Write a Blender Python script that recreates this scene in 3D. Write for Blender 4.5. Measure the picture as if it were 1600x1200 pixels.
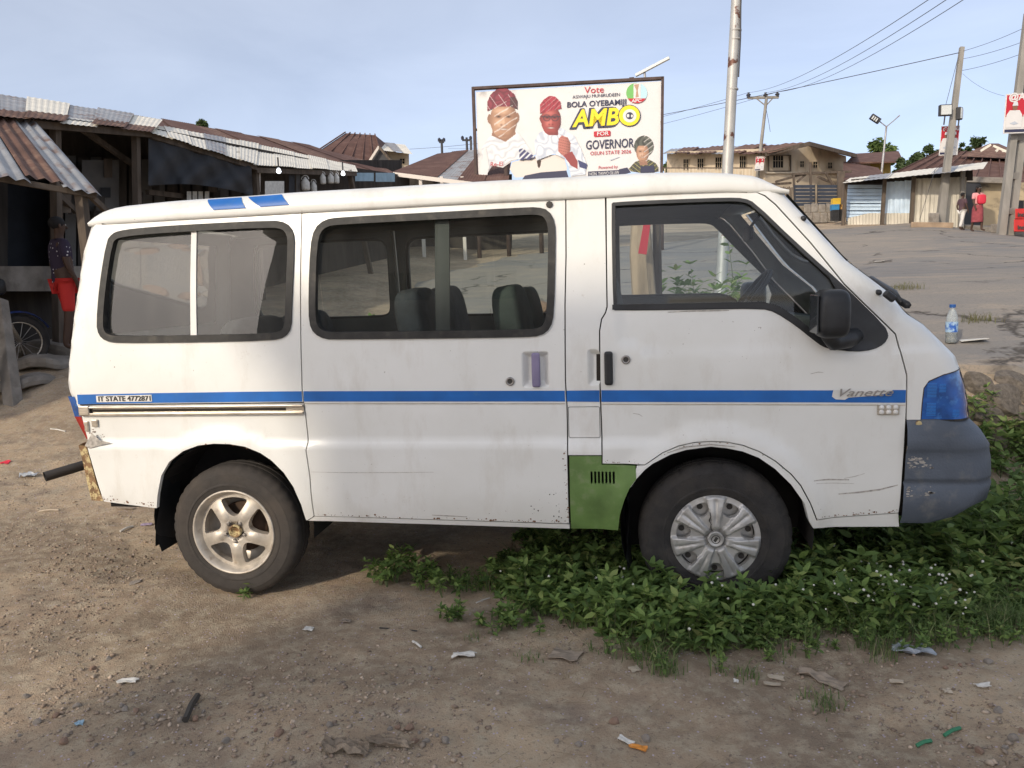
import bpy, bmesh, math, random
import numpy as np
from mathutils import Vector, Matrix
from mathutils.geometry import delaunay_2d_cdt

for _o in list(bpy.data.objects):
    bpy.data.objects.remove(_o)
SC = bpy.context.scene
COL = SC.collection
random.seed(7)
RNG = np.random.default_rng(11)

# ------------------------------------------------------------------ camera
# X runs along the van (rear axle = 0, nose to +X), Y = 0 is its near flank, Z = 0 the ground at its tyres
CAM = Vector((1.873, -3.297, 1.459))
YAW, PITCH, ROLL = math.radians(8.78), math.radians(7.75), math.radians(-1.97)
FPX = 1213.0
fwd = Vector((-math.sin(YAW) * math.cos(PITCH), math.cos(YAW) * math.cos(PITCH), -math.sin(PITCH)))
r0 = Vector((math.cos(YAW), math.sin(YAW), 0))
u0 = r0.cross(fwd)
rgt = r0 * math.cos(ROLL) + u0 * math.sin(ROLL)
upv = u0 * math.cos(ROLL) - r0 * math.sin(ROLL)
cd = bpy.data.cameras.new('camera')
cam = bpy.data.objects.new('camera', cd)
COL.objects.link(cam)
cam.matrix_world = Matrix(((rgt.x, upv.x, -fwd.x, CAM.x), (rgt.y, upv.y, -fwd.y, CAM.y), (rgt.z, upv.z, -fwd.z, CAM.z), (0, 0, 0, 1)))
cd.sensor_width = 36
cd.lens = FPX / 1600 * 36
cd.clip_end = 2000
SC.camera = cam

def at(px, py, d):
    """world point at distance d (metres along the view) behind a spot of the picture"""
    px, py, d = float(px), float(py), float(d)
    return CAM + d * (fwd + (px - 800) / FPX * rgt - (py - 600) / FPX * upv)

# ------------------------------------------------------------------ sky, sun, exposure
SUN_EL = math.radians(26)
SUN_AZ = math.atan2(-0.47, -0.88)          # clockwise from +Y
sun_dir = Vector((math.sin(SUN_AZ) * math.cos(SUN_EL), math.cos(SUN_AZ) * math.cos(SUN_EL), math.sin(SUN_EL)))
W = bpy.data.worlds.new('World')
SC.world = W
W.use_nodes = True
nt = W.node_tree
bg = nt.nodes['Background']
sky = nt.nodes.new('ShaderNodeTexSky')
sky.sky_type = 'NISHITA'
sky.sun_disc = False
sky.sun_elevation = SUN_EL
sky.sun_rotation = SUN_AZ
sky.air_density = 0.5
sky.dust_density = 1.8
tc = nt.nodes.new('ShaderNodeTexCoord')
mp = nt.nodes.new('ShaderNodeMapping'); mp.inputs['Scale'].default_value = (1.2, 1.2, 4.5)
nz = nt.nodes.new('ShaderNodeTexNoise'); nz.inputs['Scale'].default_value = 1.7; nz.inputs['Detail'].default_value = 6; nz.inputs['Roughness'].default_value = .55
nz.inputs['Distortion'].default_value = .5
rmp = nt.nodes.new('ShaderNodeValToRGB')
rmp.color_ramp.elements[0].position = .34; rmp.color_ramp.elements[0].color = (.82, .82, .82, 1)
rmp.color_ramp.elements[1].position = .68; rmp.color_ramp.elements[1].color = (1.08, 1.08, 1.08, 1)
mx = nt.nodes.new('ShaderNodeVectorMath'); mx.operation = 'MULTIPLY_ADD'
mx.inputs[1].default_value = (3.35, 3.45, 3.6)       # thin veil of high cloud, lit alike all round
L = nt.links.new
L(tc.outputs['Generated'], mp.inputs[0]); L(mp.outputs[0], nz.inputs['Vector']); L(nz.outputs['Fac'], rmp.inputs[0])
L(rmp.outputs[0], mx.inputs[0]); L(sky.outputs[0], mx.inputs[2]); L(mx.outputs[0], bg.inputs[0])
bg.inputs[1].default_value = 0.1
sl = bpy.data.lights.new('sun', 'SUN')
sl.energy = 2.0
sl.angle = math.radians(1.2)
sl.color = (1.0, .88, .71)
so = bpy.data.objects.new('sun', sl)
COL.objects.link(so)
so.location = (-8, -14, 9)
so.rotation_euler = (-sun_dir).to_track_quat('-Z', 'Y').to_euler()
SC.view_settings.view_transform = 'Standard'
SC.view_settings.look = 'None'
SC.view_settings.exposure = 0.38
SC.view_settings.gamma = 1
SC.view_settings.use_curve_mapping = False
SC.render.engine = 'CYCLES'
SC.cycles.max_bounces = 10
SC.cycles.transparent_max_bounces = 16
SC.cycles.use_denoising = True

# ------------------------------------------------------------------ helpers
ORG = {}
def thing(name, label, cat, loc=(0, 0, 0), group=None, kind=None):
    o = bpy.data.objects.new(name, None)
    COL.objects.link(o)
    o.empty_display_size = .1
    o.location = loc
    ORG[o.name] = Vector(loc)
    tag(o, label, cat, group, kind)
    return o
def tag(o, label=None, cat=None, group=None, kind=None):
    if label: o['label'] = label
    if cat: o['category'] = cat
    if group: o['group'] = group
    if kind: o['kind'] = kind
    return o
def root_of(o):
    while o.parent: o = o.parent
    return o
class MB:
    """collects shapes in world metres; build() links them as one mesh object"""
    def __init__(s): s.v = []; s.f = []; s.m = []; s.cur = 0
    def add(s, vs, fs):
        n = len(s.v)
        s.v += [tuple(a) for a in vs]
        s.f += [tuple(i + n for i in f) for f in fs]
        s.m += [s.cur] * len(fs)
        return s
    def box(s, c, d, M=None):
        x, y, z = d[0] / 2, d[1] / 2, d[2] / 2
        vs = [Vector((sx * x, sy * y, sz * z)) for sx in (-1, 1) for sy in (-1, 1) for sz in (-1, 1)]
        if M is not None: vs = [M @ a for a in vs]
        c = Vector(c)
        return s.add([a + c for a in vs], [(0, 1, 3, 2), (4, 6, 7, 5), (0, 4, 5, 1), (2, 3, 7, 6), (0, 2, 6, 4), (1, 5, 7, 3)])
    def beam(s, a, b, w, h, up=(0, 0, 1), w2=None, h2=None):
        a, b = Vector(a), Vector(b)
        t = (b - a).normalized(); sd = t.cross(Vector(up))
        if sd.length < 1e-4: sd = t.cross(Vector((0, 1, 0)))
        sd.normalize(); u = sd.cross(t)
        w2 = w if w2 is None else w2; h2 = h if h2 is None else h2
        vs = []
        for p, ww, hh in ((a, w, h), (b, w2, h2)):
            vs += [p + sd * (-ww / 2) + u * (-hh / 2), p + sd * (ww / 2) + u * (-hh / 2), p + sd * (ww / 2) + u * (hh / 2), p + sd * (-ww / 2) + u * (hh / 2)]
        return s.add(vs, [(3, 2, 1, 0), (4, 5, 6, 7), (0, 1, 5, 4), (1, 2, 6, 5), (2, 3, 7, 6), (3, 0, 4, 7)])
    def tube(s, pts, r, n=8, cap=True):
        pts = [Vector(p) for p in pts]
        rs = r if isinstance(r, (list, tuple)) else [r] * len(pts)
        vs = []; fs = []
        ref = Vector((0, 0, 1))
        t0 = (pts[1] - pts[0]).normalized()
        if abs(t0.z) > .9: ref = Vector((1, 0, 0))
        for i, p in enumerate(pts):
            t = (pts[min(i + 1, len(pts) - 1)] - pts[max(i - 1, 0)]).normalized()
            a = t.cross(ref).normalized(); b = a.cross(t)
            ref = b
            for k in range(n):
                g = 2 * math.pi * k / n
                vs.append(p + (a * math.cos(g) + b * math.sin(g)) * rs[i])
            if i:
                for k in range(n):
                    fs.append(((i - 1) * n + k, (i - 1) * n + (k + 1) % n, i * n + (k + 1) % n, i * n + k))
        if cap:
            fs.append(tuple(range(n))[::-1]); fs.append(tuple((len(pts) - 1) * n + k for k in range(n)))
        return s.add(vs, fs)
    def lathe(s, prof, c, axis='z', n=32, M=None):
        """prof: (radius, height) pairs turned about axis through c"""
        vs = []; fs = []; c = Vector(c)
        for i, (r, h) in enumerate(prof):
            for k in range(n):
                g = 2 * math.pi * k / n
                x, y = r * math.cos(g), r * math.sin(g)
                p = Vector((x, y, h)) if axis == 'z' else (Vector((x, h, y)) if axis == 'y' else Vector((h, x, y)))
                if M is not None: p = M @ p
                vs.append(c + p)
            if i:
                for k in range(n):
                    fs.append(((i - 1) * n + k, (i - 1) * n + (k + 1) % n, i * n + (k + 1) % n, i * n + k))
        return s.add(vs, fs)
    def quad(s, a, b, c, d): return s.add([a, b, c, d], [(0, 1, 2, 3)])
    def poly(s, pts, h=None):
        pts = [Vector(p) for p in pts]; n = len(pts)
        if h is None: return s.add(pts, [tuple(range(n))])
        h = Vector(h)
        return s.add(pts + [p + h for p in pts], [tuple(range(n))[::-1], tuple(range(n, 2 * n))] + [(i, (i + 1) % n, n + (i + 1) % n, n + i) for i in range(n)])
    def build(s, name, mat, parent=None, smooth=False, bevel=0):
        me = bpy.data.meshes.new(name)
        o0 = ORG[root_of(parent).name] if parent else Vector((0, 0, 0))
        me.from_pydata([(a[0] - o0.x, a[1] - o0.y, a[2] - o0.z) for a in s.v], [], s.f)
        mats = mat if isinstance(mat, (list, tuple)) else [mat]
        for m in mats: me.materials.append(m)
        if len(mats) > 1: me.polygons.foreach_set('material_index', s.m)
        if smooth: me.polygons.foreach_set('use_smooth', [True] * len(me.polygons))
        me.update()
        bm = bmesh.new(); bm.from_mesh(me)
        bmesh.ops.recalc_face_normals(bm, faces=bm.faces)
        bm.to_mesh(me); bm.free()
        o = bpy.data.objects.new(name, me)
        COL.objects.link(o)
        if parent: o.parent = parent
        else: ORG[o.name] = Vector((0, 0, 0))
        if bevel:
            b = o.modifiers.new('bevel', 'BEVEL'); b.width = bevel; b.segments = 2; b.limit_method = 'ANGLE'
            b.angle_limit = math.radians(40); b.harden_normals = False
        if smooth and not isinstance(smooth, bool):
            pass
        return o
def autosmooth(o, ang=35):
    me = o.data
    bm = bmesh.new(); bm.from_mesh(me)
    for e in bm.edges:
        if len(e.link_faces) == 2 and e.calc_face_angle(0) > math.radians(ang): e.smooth = False
    for f in bm.faces: f.smooth = True
    bm.to_mesh(me); bm.free()
    return o
def copy_tree(o, parent=None, loc=None, rotz=None):
    c = o.copy(); COL.objects.link(c)
    c.parent = parent
    if loc is not None: c.location = loc; ORG[c.name] = Vector(loc)
    if rotz is not None: c.rotation_euler = (0, 0, rotz)
    for ch in list(o.children): copy_tree(ch, c)
    return c
def smoothstep(a, b, x):
    t = np.clip((x - a) / (b - a), 0, 1)
    return t * t * (3 - 2 * t)

# vectorised value noise for terrain
_PT = np.random.default_rng(3).random((256, 256))
def vnoise(x, y):
    xi = np.floor(x).astype(int); yi = np.floor(y).astype(int)
    fx = x - xi; fy = y - yi
    fx = fx * fx * (3 - 2 * fx); fy = fy * fy * (3 - 2 * fy)
    a = _PT[xi % 256, yi % 256]; b = _PT[(xi + 1) % 256, yi % 256]
    c = _PT[xi % 256, (yi + 1) % 256]; d = _PT[(xi + 1) % 256, (yi + 1) % 256]
    return (a * (1 - fx) + b * fx) * (1 - fy) + (c * (1 - fx) + d * fx) * fy - .5
def fbm(x, y, f, o=4, g=.5):
    r = 0; a = 1
    for i in range(o):
        r = r + a * vnoise(x * f + 17.3 * i, y * f + 9.1 * i); f *= 2.03; a *= g
    return r

# ------------------------------------------------------------------ materials
def mat(name, col, rough=.7, metal=0, var=0, vscale=5, bump=0, bscale=40, col2=None, c2lo=.5, c2hi=.62, c2scale=8, coat=0, spec=.5, emit=None, estr=0, alpha=None, trans=0, ior=1.45, stretch=None, detail=6, obj_coord=True):
    m = bpy.data.materials.new(name); m.use_nodes = True
    n = m.node_tree.nodes; l = m.node_tree.links.new
    b = n['Principled BSDF']
    b.inputs['Roughness'].default_value = rough; b.inputs['Metallic'].default_value = metal
    b.inputs['Coat Weight'].default_value = coat; b.inputs['Coat Roughness'].default_value = .15
    b.inputs['Specular IOR Level'].default_value = spec
    b.inputs['Transmission Weight'].default_value = trans; b.inputs['IOR'].default_value = ior
    if alpha is not None: b.inputs['Alpha'].default_value = alpha
    c4 = tuple(col) + (1,)
    b.inputs['Base Color'].default_value = c4
    t = n.new('ShaderNodeTexCoord'); mpp = n.new('ShaderNodeMapping')
    l(t.outputs['Object'], mpp.inputs[0])
    if stretch: mpp.inputs['Scale'].default_value = stretch
    cur = None
    if var:
        q = n.new('ShaderNodeTexNoise'); q.inputs['Scale'].default_value = vscale; q.inputs['Detail'].default_value = detail
        l(mpp.outputs[0], q.inputs['Vector'])
        mr = n.new('ShaderNodeMapRange'); mr.inputs[1].default_value = .3; mr.inputs[2].default_value = .7
        mr.inputs[3].default_value = 1 - var; mr.inputs[4].default_value = 1 + var
        l(q.outputs['Fac'], mr.inputs[0])
        vm = n.new('ShaderNodeVectorMath'); vm.operation = 'SCALE'; vm.inputs[0].default_value = col
        l(mr.outputs[0], vm.inputs['Scale']); cur = vm.outputs[0]
    if col2 is not None:
        q = n.new('ShaderNodeTexNoise'); q.inputs['Scale'].default_value = c2scale; q.inputs['Detail'].default_value = 8; q.inputs['Roughness'].default_value = .6
        l(mpp.outputs[0], q.inputs['Vector'])
        rr = n.new('ShaderNodeMapRange'); rr.inputs[1].default_value = c2lo; rr.inputs[2].default_value = c2hi
        l(q.outputs['Fac'], rr.inputs[0])
        mm = n.new('ShaderNodeMix'); mm.data_type = 'RGBA'
        mm.inputs[6].default_value = c4; mm.inputs[7].default_value = tuple(col2) + (1,)
        if cur is not None: l(cur, mm.inputs[6])
        l(rr.outputs[0], mm.inputs[0]); cur = mm.outputs[2]
    if cur is not None: l(cur, b.inputs['Base Color'])
    if bump:
        q = n.new('ShaderNodeTexNoise'); q.inputs['Scale'].default_value = bscale; q.inputs['Detail'].default_value = 5
        l(mpp.outputs[0], q.inputs['Vector'])
        bp = n.new('ShaderNodeBump'); bp.inputs['Strength'].default_value = bump; bp.inputs['Distance'].default_value = .02
        l(q.outputs['Fac'], bp.inputs['Height']); l(bp.outputs[0], b.inputs['Normal'])
    if emit: b.inputs['Emission Color'].default_value = tuple(emit) + (1,); b.inputs['Emission Strength'].default_value = estr
    return m
M = {}
def glass(name, tint, dust=0.0, dustcol=(.6, .58, .52), rough=0., refl=1.0):
    """thin tinted pane: clear transmission, Fresnel mirror, a film of dust"""
    m = bpy.data.materials.new(name); m.use_nodes = True
    n = m.node_tree.nodes; l = m.node_tree.links.new
    n.remove(n['Principled BSDF'])
    out = n['Material Output']
    tr = n.new('ShaderNodeBsdfTransparent'); tr.inputs[0].default_value = tuple(tint) + (1,)
    gl = n.new('ShaderNodeBsdfGlossy'); gl.inputs['Roughness'].default_value = rough
    fr = n.new('ShaderNodeFresnel'); fr.inputs['IOR'].default_value = 1.55
    mul = n.new('ShaderNodeMath'); mul.operation = 'MULTIPLY'; mul.inputs[1].default_value = refl; mul.use_clamp = True
    mixr = n.new('ShaderNodeMixShader')
    l(fr.outputs[0], mul.inputs[0]); l(mul.outputs[0], mixr.inputs[0]); l(tr.outputs[0], mixr.inputs[1]); l(gl.outputs[0], mixr.inputs[2])
    last = mixr
    if dust:
        df = n.new('ShaderNodeBsdfDiffuse'); df.inputs[0].default_value = tuple(dustcol) + (1,)
        t = n.new('ShaderNodeTexCoord'); q = n.new('ShaderNodeTexNoise'); q.inputs['Scale'].default_value = 3.5; q.inputs['Detail'].default_value = 7
        mpp = n.new('ShaderNodeMapping'); mpp.inputs['Scale'].default_value = (1.6, 1, .7)
        l(t.outputs['Object'], mpp.inputs[0]); l(mpp.outputs[0], q.inputs['Vector'])
        mr = n.new('ShaderNodeMapRange'); mr.inputs[1].default_value = .35; mr.inputs[2].default_value = .75; mr.inputs[3].default_value = dust * .35; mr.inputs[4].default_value = dust * 1.7
        l(q.outputs['Fac'], mr.inputs[0])
        m2 = n.new('ShaderNodeMixShader')
        l(mr.outputs[0], m2.inputs[0]); l(mixr.outputs[0], m2.inputs[1]); l(df.outputs[0], m2.inputs[2]); last = m2
    l(last.outputs[0], out.inputs[0])
    return m
# ------------------------------------------------------------------ flat-outline meshing
def resample(poly, step, closed=True):
    out = []; n = len(poly)
    for i in range(n if closed else n - 1):
        a = np.array(poly[i], float); b = np.array(poly[(i + 1) % n], float)
        k = max(1, int(math.ceil(np.linalg.norm(b - a) / step)))
        for j in range(k): out.append(a + (b - a) * j / k)
    if not closed: out.append(np.array(poly[-1], float))
    return np.array(out)
def chaikin(poly, it=2):
    p = np.array(poly, float)
    for _ in range(it):
        q = np.roll(p, -1, 0)
        p = np.stack([.75 * p + .25 * q, .25 * p + .75 * q], 1).reshape(-1, 2)
    return p
def inside(pts, poly):
    x, y = pts[:, 0], pts[:, 1]; r = np.zeros(len(pts), bool); n = len(poly)
    for i in range(n):
        x1, y1 = poly[i]; x2, y2 = poly[(i + 1) % n]
        if y1 == y2: continue
        c = (y1 > y) != (y2 > y)
        r ^= c & (x < (x2 - x1) * (y - y1) / (y2 - y1) + x1)
    return r
def dist_poly(pts, poly):
    d = np.full(len(pts), 1e9); n = len(poly)
    for i in range(n):
        a = poly[i]; b = poly[(i + 1) % n]; ab = b - a; L2 = (ab @ ab) or 1e-12
        t = np.clip(((pts - a) @ ab) / L2, 0, 1)
        d = np.minimum(d, np.linalg.norm(pts - a - t[:, None] * ab, axis=1))
    return d
def area2(p):
    p = np.array(p); q = np.roll(p, -1, 0)
    return .5 * np.sum(p[:, 0] * q[:, 1] - q[:, 0] * p[:, 1])
def inset(poly, d):
    p = np.array(poly, float)
    if area2(p) < 0: p = p[::-1]
    a = p - np.roll(p, 1, 0); b = np.roll(p, -1, 0) - p
    na = np.stack([-a[:, 1], a[:, 0]], 1); nb = np.stack([-b[:, 1], b[:, 0]], 1)
    na /= np.linalg.norm(na, axis=1)[:, None] + 1e-12; nb /= np.linalg.norm(nb, axis=1)[:, None] + 1e-12
    m = na + nb; L2 = np.sum(m * m, 1)
    m = m / np.maximum(L2, .6)[:, None] * 2
    return p + m * d
def cdt(outline, holes=(), sp=.03, step=None):
    step = step or sp
    loops = [resample(outline, step)] + [resample(h, step) for h in holes]
    o = loops[0]
    x0, y0 = o.min(0); x1, y1 = o.max(0)
    gx, gy = np.meshgrid(np.arange(x0 + sp / 2, x1, sp), np.arange(y0 + sp / 2, y1, sp))
    gx = gx + (np.arange(gx.shape[0]) % 2)[:, None] * sp / 2
    g = np.stack([gx.ravel(), gy.ravel()], 1)
    g = g[inside(g, o)] if len(g) else g
    for h in loops[1:]:
        if len(g): g = g[~inside(g, h)]
    for l_ in loops:
        if len(g): g = g[dist_poly(g, l_) > .5 * sp]
    vs = []; es = []
    for l_ in loops:
        n = len(vs); k = len(l_)
        vs += [Vector((a[0], a[1])) for a in l_]; es += [(n + i, n + (i + 1) % k) for i in range(k)]
    vs += [Vector((a[0], a[1])) for a in g]
    V, E_, Fc, *_ = delaunay_2d_cdt(vs, es, [], 0, 1e-5)
    V = np.array([(a.x, a.y) for a in V]); T = np.array([f for f in Fc if len(f) == 3])
    c = V[T].mean(1)
    ok = inside(c, o)
    for h in loops[1:]: ok &= ~inside(c, h)
    T = T[ok]
    # consistent winding, boundary edges
    A = (V[T[:, 1]] - V[T[:, 0]]); B = (V[T[:, 2]] - V[T[:, 0]])
    fl = A[:, 0] * B[:, 1] - A[:, 1] * B[:, 0] < 0
    T[fl] = T[fl][:, ::-1]
    cnt = {}
    for t in T:
        for i in range(3):
            e = (int(t[i]), int(t[(i + 1) % 3])); cnt[e] = 1
    bd = [e for e in cnt if (e[1], e[0]) not in cnt]
    return V, T, bd

# ------------------------------------------------------------------ ground
def base_h(X, Y, micro=True):
    X = np.asarray(X, float); Y = np.asarray(Y, float)
    b = np.interp(Y, [-200, 1.0, 1.8, 5, 10, 22.5, 29, 42, 70, 900], [0, 0, .06, .56, 1.16, 2.66, 3.28, 4.35, 5.2, 5.2])
    b = b - .5 * smoothstep(10.2, 14, X) * smoothstep(9, 22, Y)
    b = b + .2 * (1 - smoothstep(-4.2, -2.2, X)) * smoothstep(2.2, 4.6, Y)
    edge = 1.75 + .18 * np.sin(X * 1.7) + .1 * np.sin(X * 4.1 + 1)
    bank = .62 * smoothstep(edge - .28, edge + .25, Y) * smoothstep(2.3, 3.3, X) * (1 - smoothstep(4.5, 13, Y))
    z = b + bank
    if micro:
        near = 1 - smoothstep(6, 16, np.hypot(X - 1, Y))
        m = .05 * fbm(X, Y, .9, 3) + .022 * fbm(X, Y, 5.5, 3) * (.6 + fbm(X + 9, Y, .7, 2)) + .012 * fbm(X, Y, 22, 2)
        wheel = np.exp(-(((X - 0) / .42) ** 2 + ((Y - .1) / .3) ** 2)) + np.exp(-(((X - 2.22) / .42) ** 2 + ((Y - .1) / .3) ** 2))
        z = z + near * m * (1 - .85 * np.clip(wheel, 0, 1)) - .004 - .012 * np.clip(wheel, 0, 1)
        z = z + .035 * np.exp(-(((X + .38) / .16) ** 2 + ((Y - .1) / .5) ** 2))   # soil pushed up behind the rear tyre
    return z
def gz(x, y): return float(base_h(np.array([x]), np.array([y]))[0])
def axis(segs):
    a = []
    for lo, hi, st in segs: a += list(np.arange(lo, hi - 1e-6, st))
    return np.array(a + [segs[-1][1]])
xs = axis([(-900, -60, 105), (-60, -12, 3), (-12, -5, .25), (-5, 5.4, .026), (5.4, 16, .2), (16, 60, 2), (60, 900, 105)])
ys = axis([(-300, -24, 23), (-24, -3, 1), (-3, -1.7, .1), (-1.7, 2.8, .026), (2.8, 6, .06), (6, 12, .25), (12, 30, .6), (30, 60, 2), (60, 900, 105)])
gx, gy = np.meshgrid(xs, ys)
gzv = base_h(gx, gy)
me = bpy.data.meshes.new('ground')
nx, ny = len(xs), len(ys)
vv = np.stack([gx.ravel(), gy.ravel(), gzv.ravel()], 1)
ii = np.arange(nx * ny).reshape(ny, nx)
ff = np.stack([ii[:-1, :-1], ii[:-1, 1:], ii[1:, 1:], ii[1:, :-1]], -1).reshape(-1, 4)
me.vertices.add(len(vv)); me.vertices.foreach_set('co', vv.ravel())
me.loops.add(ff.size); me.loops.foreach_set('vertex_index', ff.ravel().astype(np.int32))
me.polygons.add(len(ff)); me.polygons.foreach_set('loop_start', np.arange(0, ff.size, 4, dtype=np.int32))
me.polygons.foreach_set('use_smooth', [True] * len(ff))
me.update(); me.validate()
def dirt_material():
    m = bpy.data.materials.new('dirt'); m.use_nodes = True
    n = m.node_tree.nodes; l = m.node_tree.links.new
    b = n['Principled BSDF']; b.inputs['Roughness'].default_value = .95; b.inputs['Specular IOR Level'].default_value = .15
    t = n.new('ShaderNodeTexCoord')
    def noise(sc, det=8, ro=.6, sx=(1, 1, 1)):
        mp_ = n.new('ShaderNodeMapping'); mp_.inputs['Scale'].default_value = sx; l(t.outputs['Object'], mp_.inputs[0])
        q = n.new('ShaderNodeTexNoise'); q.inputs['Scale'].default_value = sc; q.inputs['Detail'].default_value = det; q.inputs['Roughness'].default_value = ro
        l(mp_.outputs[0], q.inputs['Vector']); return q.outputs['Fac']
    def rng(s, a, c):
        r = n.new('ShaderNodeMapRange'); r.inputs[1].default_value = a; r.inputs[2].default_value = c; l(s, r.inputs[0]); return r.outputs[0]
    def mix(f, a, c):
        x = n.new('ShaderNodeMix'); x.data_type = 'RGBA'
        l(f, x.inputs[0])
        for k, v in ((6, a), (7, c)):
            if isinstance(v, tuple): x.inputs[k].default_value = v + (1,)
            else: l(v, x.inputs[k])
        return x.outputs[2]
    c = mix(rng(noise(.9, 6, .6), .36, .62), (0.437, 0.325, 0.231), (0.582, 0.446, 0.306))
    c = mix(rng(noise(2.3, 8, .65, (1, 1.8, 1)), .5, .68), c, (0.312, 0.246, 0.194))
    c = mix(rng(noise(.55, 7, .62, (1, 1.6, 1)), .46, .60, ), c, (0.327, 0.251, 0.179))
    c = mix(rng(noise(14, 8, .7), .45, .75), c, (0.582, 0.5, 0.369))
    c = mix(rng(noise(60, 4, .7), .56, .7), c, (0.233, 0.182, 0.145))
    v = n.new('ShaderNodeTexVoronoi'); v.inputs['Scale'].default_value = 95; l(t.outputs['Object'], v.inputs['Vector'])
    sp = n.new('ShaderNodeMath'); sp.operation = 'GREATER_THAN'; sp.inputs[1].default_value = .95
    sep = n.new('ShaderNodeSeparateColor'); l(v.outputs['Color'], sep.inputs[0]); l(sep.outputs[0], sp.inputs[0])
    dd = n.new('ShaderNodeMath'); dd.operation = 'LESS_THAN'; dd.inputs[1].default_value = .36; l(v.outputs['Distance'], dd.inputs[0])
    an = n.new('ShaderNodeMath'); an.operation = 'MULTIPLY'; l(sp.outputs[0], an.inputs[0]); l(dd.outputs[0], an.inputs[1])
    c = mix(an.outputs[0], c, (0.582, 0.5, 0.557))
    l(c, b.inputs['Base Color'])
    ad = n.new('ShaderNodeMath'); ad.operation = 'ADD'
    l(noise(38, 8, .75), ad.inputs[0]); l(noise(150, 4, .7), ad.inputs[1])
    bp = n.new('ShaderNodeBump'); bp.inputs['Strength'].default_value = .75; bp.inputs['Distance'].default_value = .018
    l(ad.outputs[0], bp.inputs['Height']); l(bp.outputs[0], b.inputs['Normal'])
    return m
M['dirt'] = dirt_material()
me.materials.append(M['dirt'])
go = bpy.data.objects.new('ground', me); COL.objects.link(go)
tag(go, kind='structure')

# ------------------------------------------------------------------ worn road on its low bank
def road_material():
    m = bpy.data.materials.new('worn_asphalt'); m.use_nodes = True
    n = m.node_tree.nodes; l = m.node_tree.links.new
    b = n['Principled BSDF']; b.inputs['Roughness'].default_value = .9; b.inputs['Specular IOR Level'].default_value = .25
    t = n.new('ShaderNodeTexCoord')
    def noise(sc, det=8, ro=.6, sx=(1, 1, 1)):
        mp_ = n.new('ShaderNodeMapping'); mp_.inputs['Scale'].default_value = sx; l(t.outputs['Object'], mp_.inputs[0])
        q = n.new('ShaderNodeTexNoise'); q.inputs['Scale'].default_value = sc; q.inputs['Detail'].default_value = det; q.inputs['Roughness'].default_value = ro
        l(mp_.outputs[0], q.inputs['Vector']); return q
    def rng(s, a, c, lo=0, hi=1):
        r = n.new('ShaderNodeMapRange'); r.inputs[1].default_value = a; r.inputs[2].default_value = c; r.inputs[3].default_value = lo; r.inputs[4].default_value = hi; l(s, r.inputs[0]); return r.outputs[0]
    def mix(f, a, c):
        x = n.new('ShaderNodeMix'); x.data_type = 'RGBA'; l(f, x.inputs[0])
        for k, v in ((6, a), (7, c)):
            if isinstance(v, tuple): x.inputs[k].default_value = v + (1,)
            else: l(v, x.inputs[k])
        return x.outputs[2]
    c = mix(rng(noise(.22, 6, .6, (1, 1.5, 1)).outputs['Fac'], .4, .6), (0.316, 0.276, 0.23), (0.23, 0.218, 0.205))
    c = mix(rng(noise(1.3, 8, .65, (1, 2.5, 1)).outputs['Fac'], .5, .72), c, (0.38, 0.316, 0.247))
    c = mix(rng(noise(40, 5, .7).outputs['Fac'], .5, .75), c, (0.184, 0.17, 0.155))
    # cracks
    nz_ = noise(1.1, 5, .7)
    vmx = n.new('ShaderNodeVectorMath'); vmx.operation = 'MULTIPLY_ADD'
    vmx.inputs[1].default_value = (.9, .9, .9); l(nz_.outputs['Color'], vmx.inputs[0]); l(t.outputs['Object'], vmx.inputs[2])
    v = n.new('ShaderNodeTexVoronoi'); v.feature = 'DISTANCE_TO_EDGE'; v.inputs['Scale'].default_value = .42; l(vmx.outputs[0], v.inputs['Vector'])
    cr = rng(v.outputs['Distance'], .004, .02, 1, 0)
    br = rng(noise(.8, 3).outputs['Fac'], .46, .56)
    an = n.new('ShaderNodeMath'); an.operation = 'MULTIPLY'; l(cr, an.inputs[0]); l(br, an.inputs[1])
    c = mix(an.outputs[0], c, (0.0862, 0.0747, 0.0633))
    l(c, b.inputs['Base Color'])
    ad = n.new('ShaderNodeMath'); ad.operation = 'SUBTRACT'
    l(noise(55, 6, .7).outputs['Fac'], ad.inputs[0]); l(an.outputs[0], ad.inputs[1])
    bp = n.new('ShaderNodeBump'); bp.inputs['Strength'].default_value = .6; bp.inputs['Distance'].default_value = .015
    l(ad.outputs[0], bp.inputs['Height']); l(bp.outputs[0], b.inputs['Normal'])
    return m
M['road'] = road_material()
ro = resample([(2.75, 2.75), (3.3, 2.3), (4.4, 2.2), (5.6, 2.0), (8, 1.7), (16, 1.0), (45, -1), (60, 27.5), (15.5, 26.5), (10, 22.4), (4, 20), (-1, 17), (-2.4, 12), (-1.0, 7.2), (1.2, 4.4)], .14)
jit = np.stack([fbm(ro[:, 0], ro[:, 1], 1.6, 4), fbm(ro[:, 0] + 40, ro[:, 1], 1.6, 4)], 1) * .42
ro = ro + jit
V, T, bd = cdt(ro, (), .42, .3)
zr = base_h(V[:, 0], V[:, 1], False) + .045 + .02 * fbm(V[:, 0], V[:, 1], .6, 2)
rb = MB()
rb.add([(a[0], a[1], z) for a, z in zip(V, zr)], [tuple(int(i) for i in t) for t in T])
for a, b_ in bd:
    rb.add([(V[a][0], V[a][1], zr[a]), (V[b_][0], V[b_][1], zr[b_]), (V[b_][0], V[b_][1], zr[b_] - .22), (V[a][0], V[a][1], zr[a] - .22)], [(3, 2, 1, 0)])
road = rb.build('road', M['road'])
tag(road, kind='structure')
def rz(x, y): return float(base_h(np.array([x]), np.array([y]), False)[0]) + .045
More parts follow.
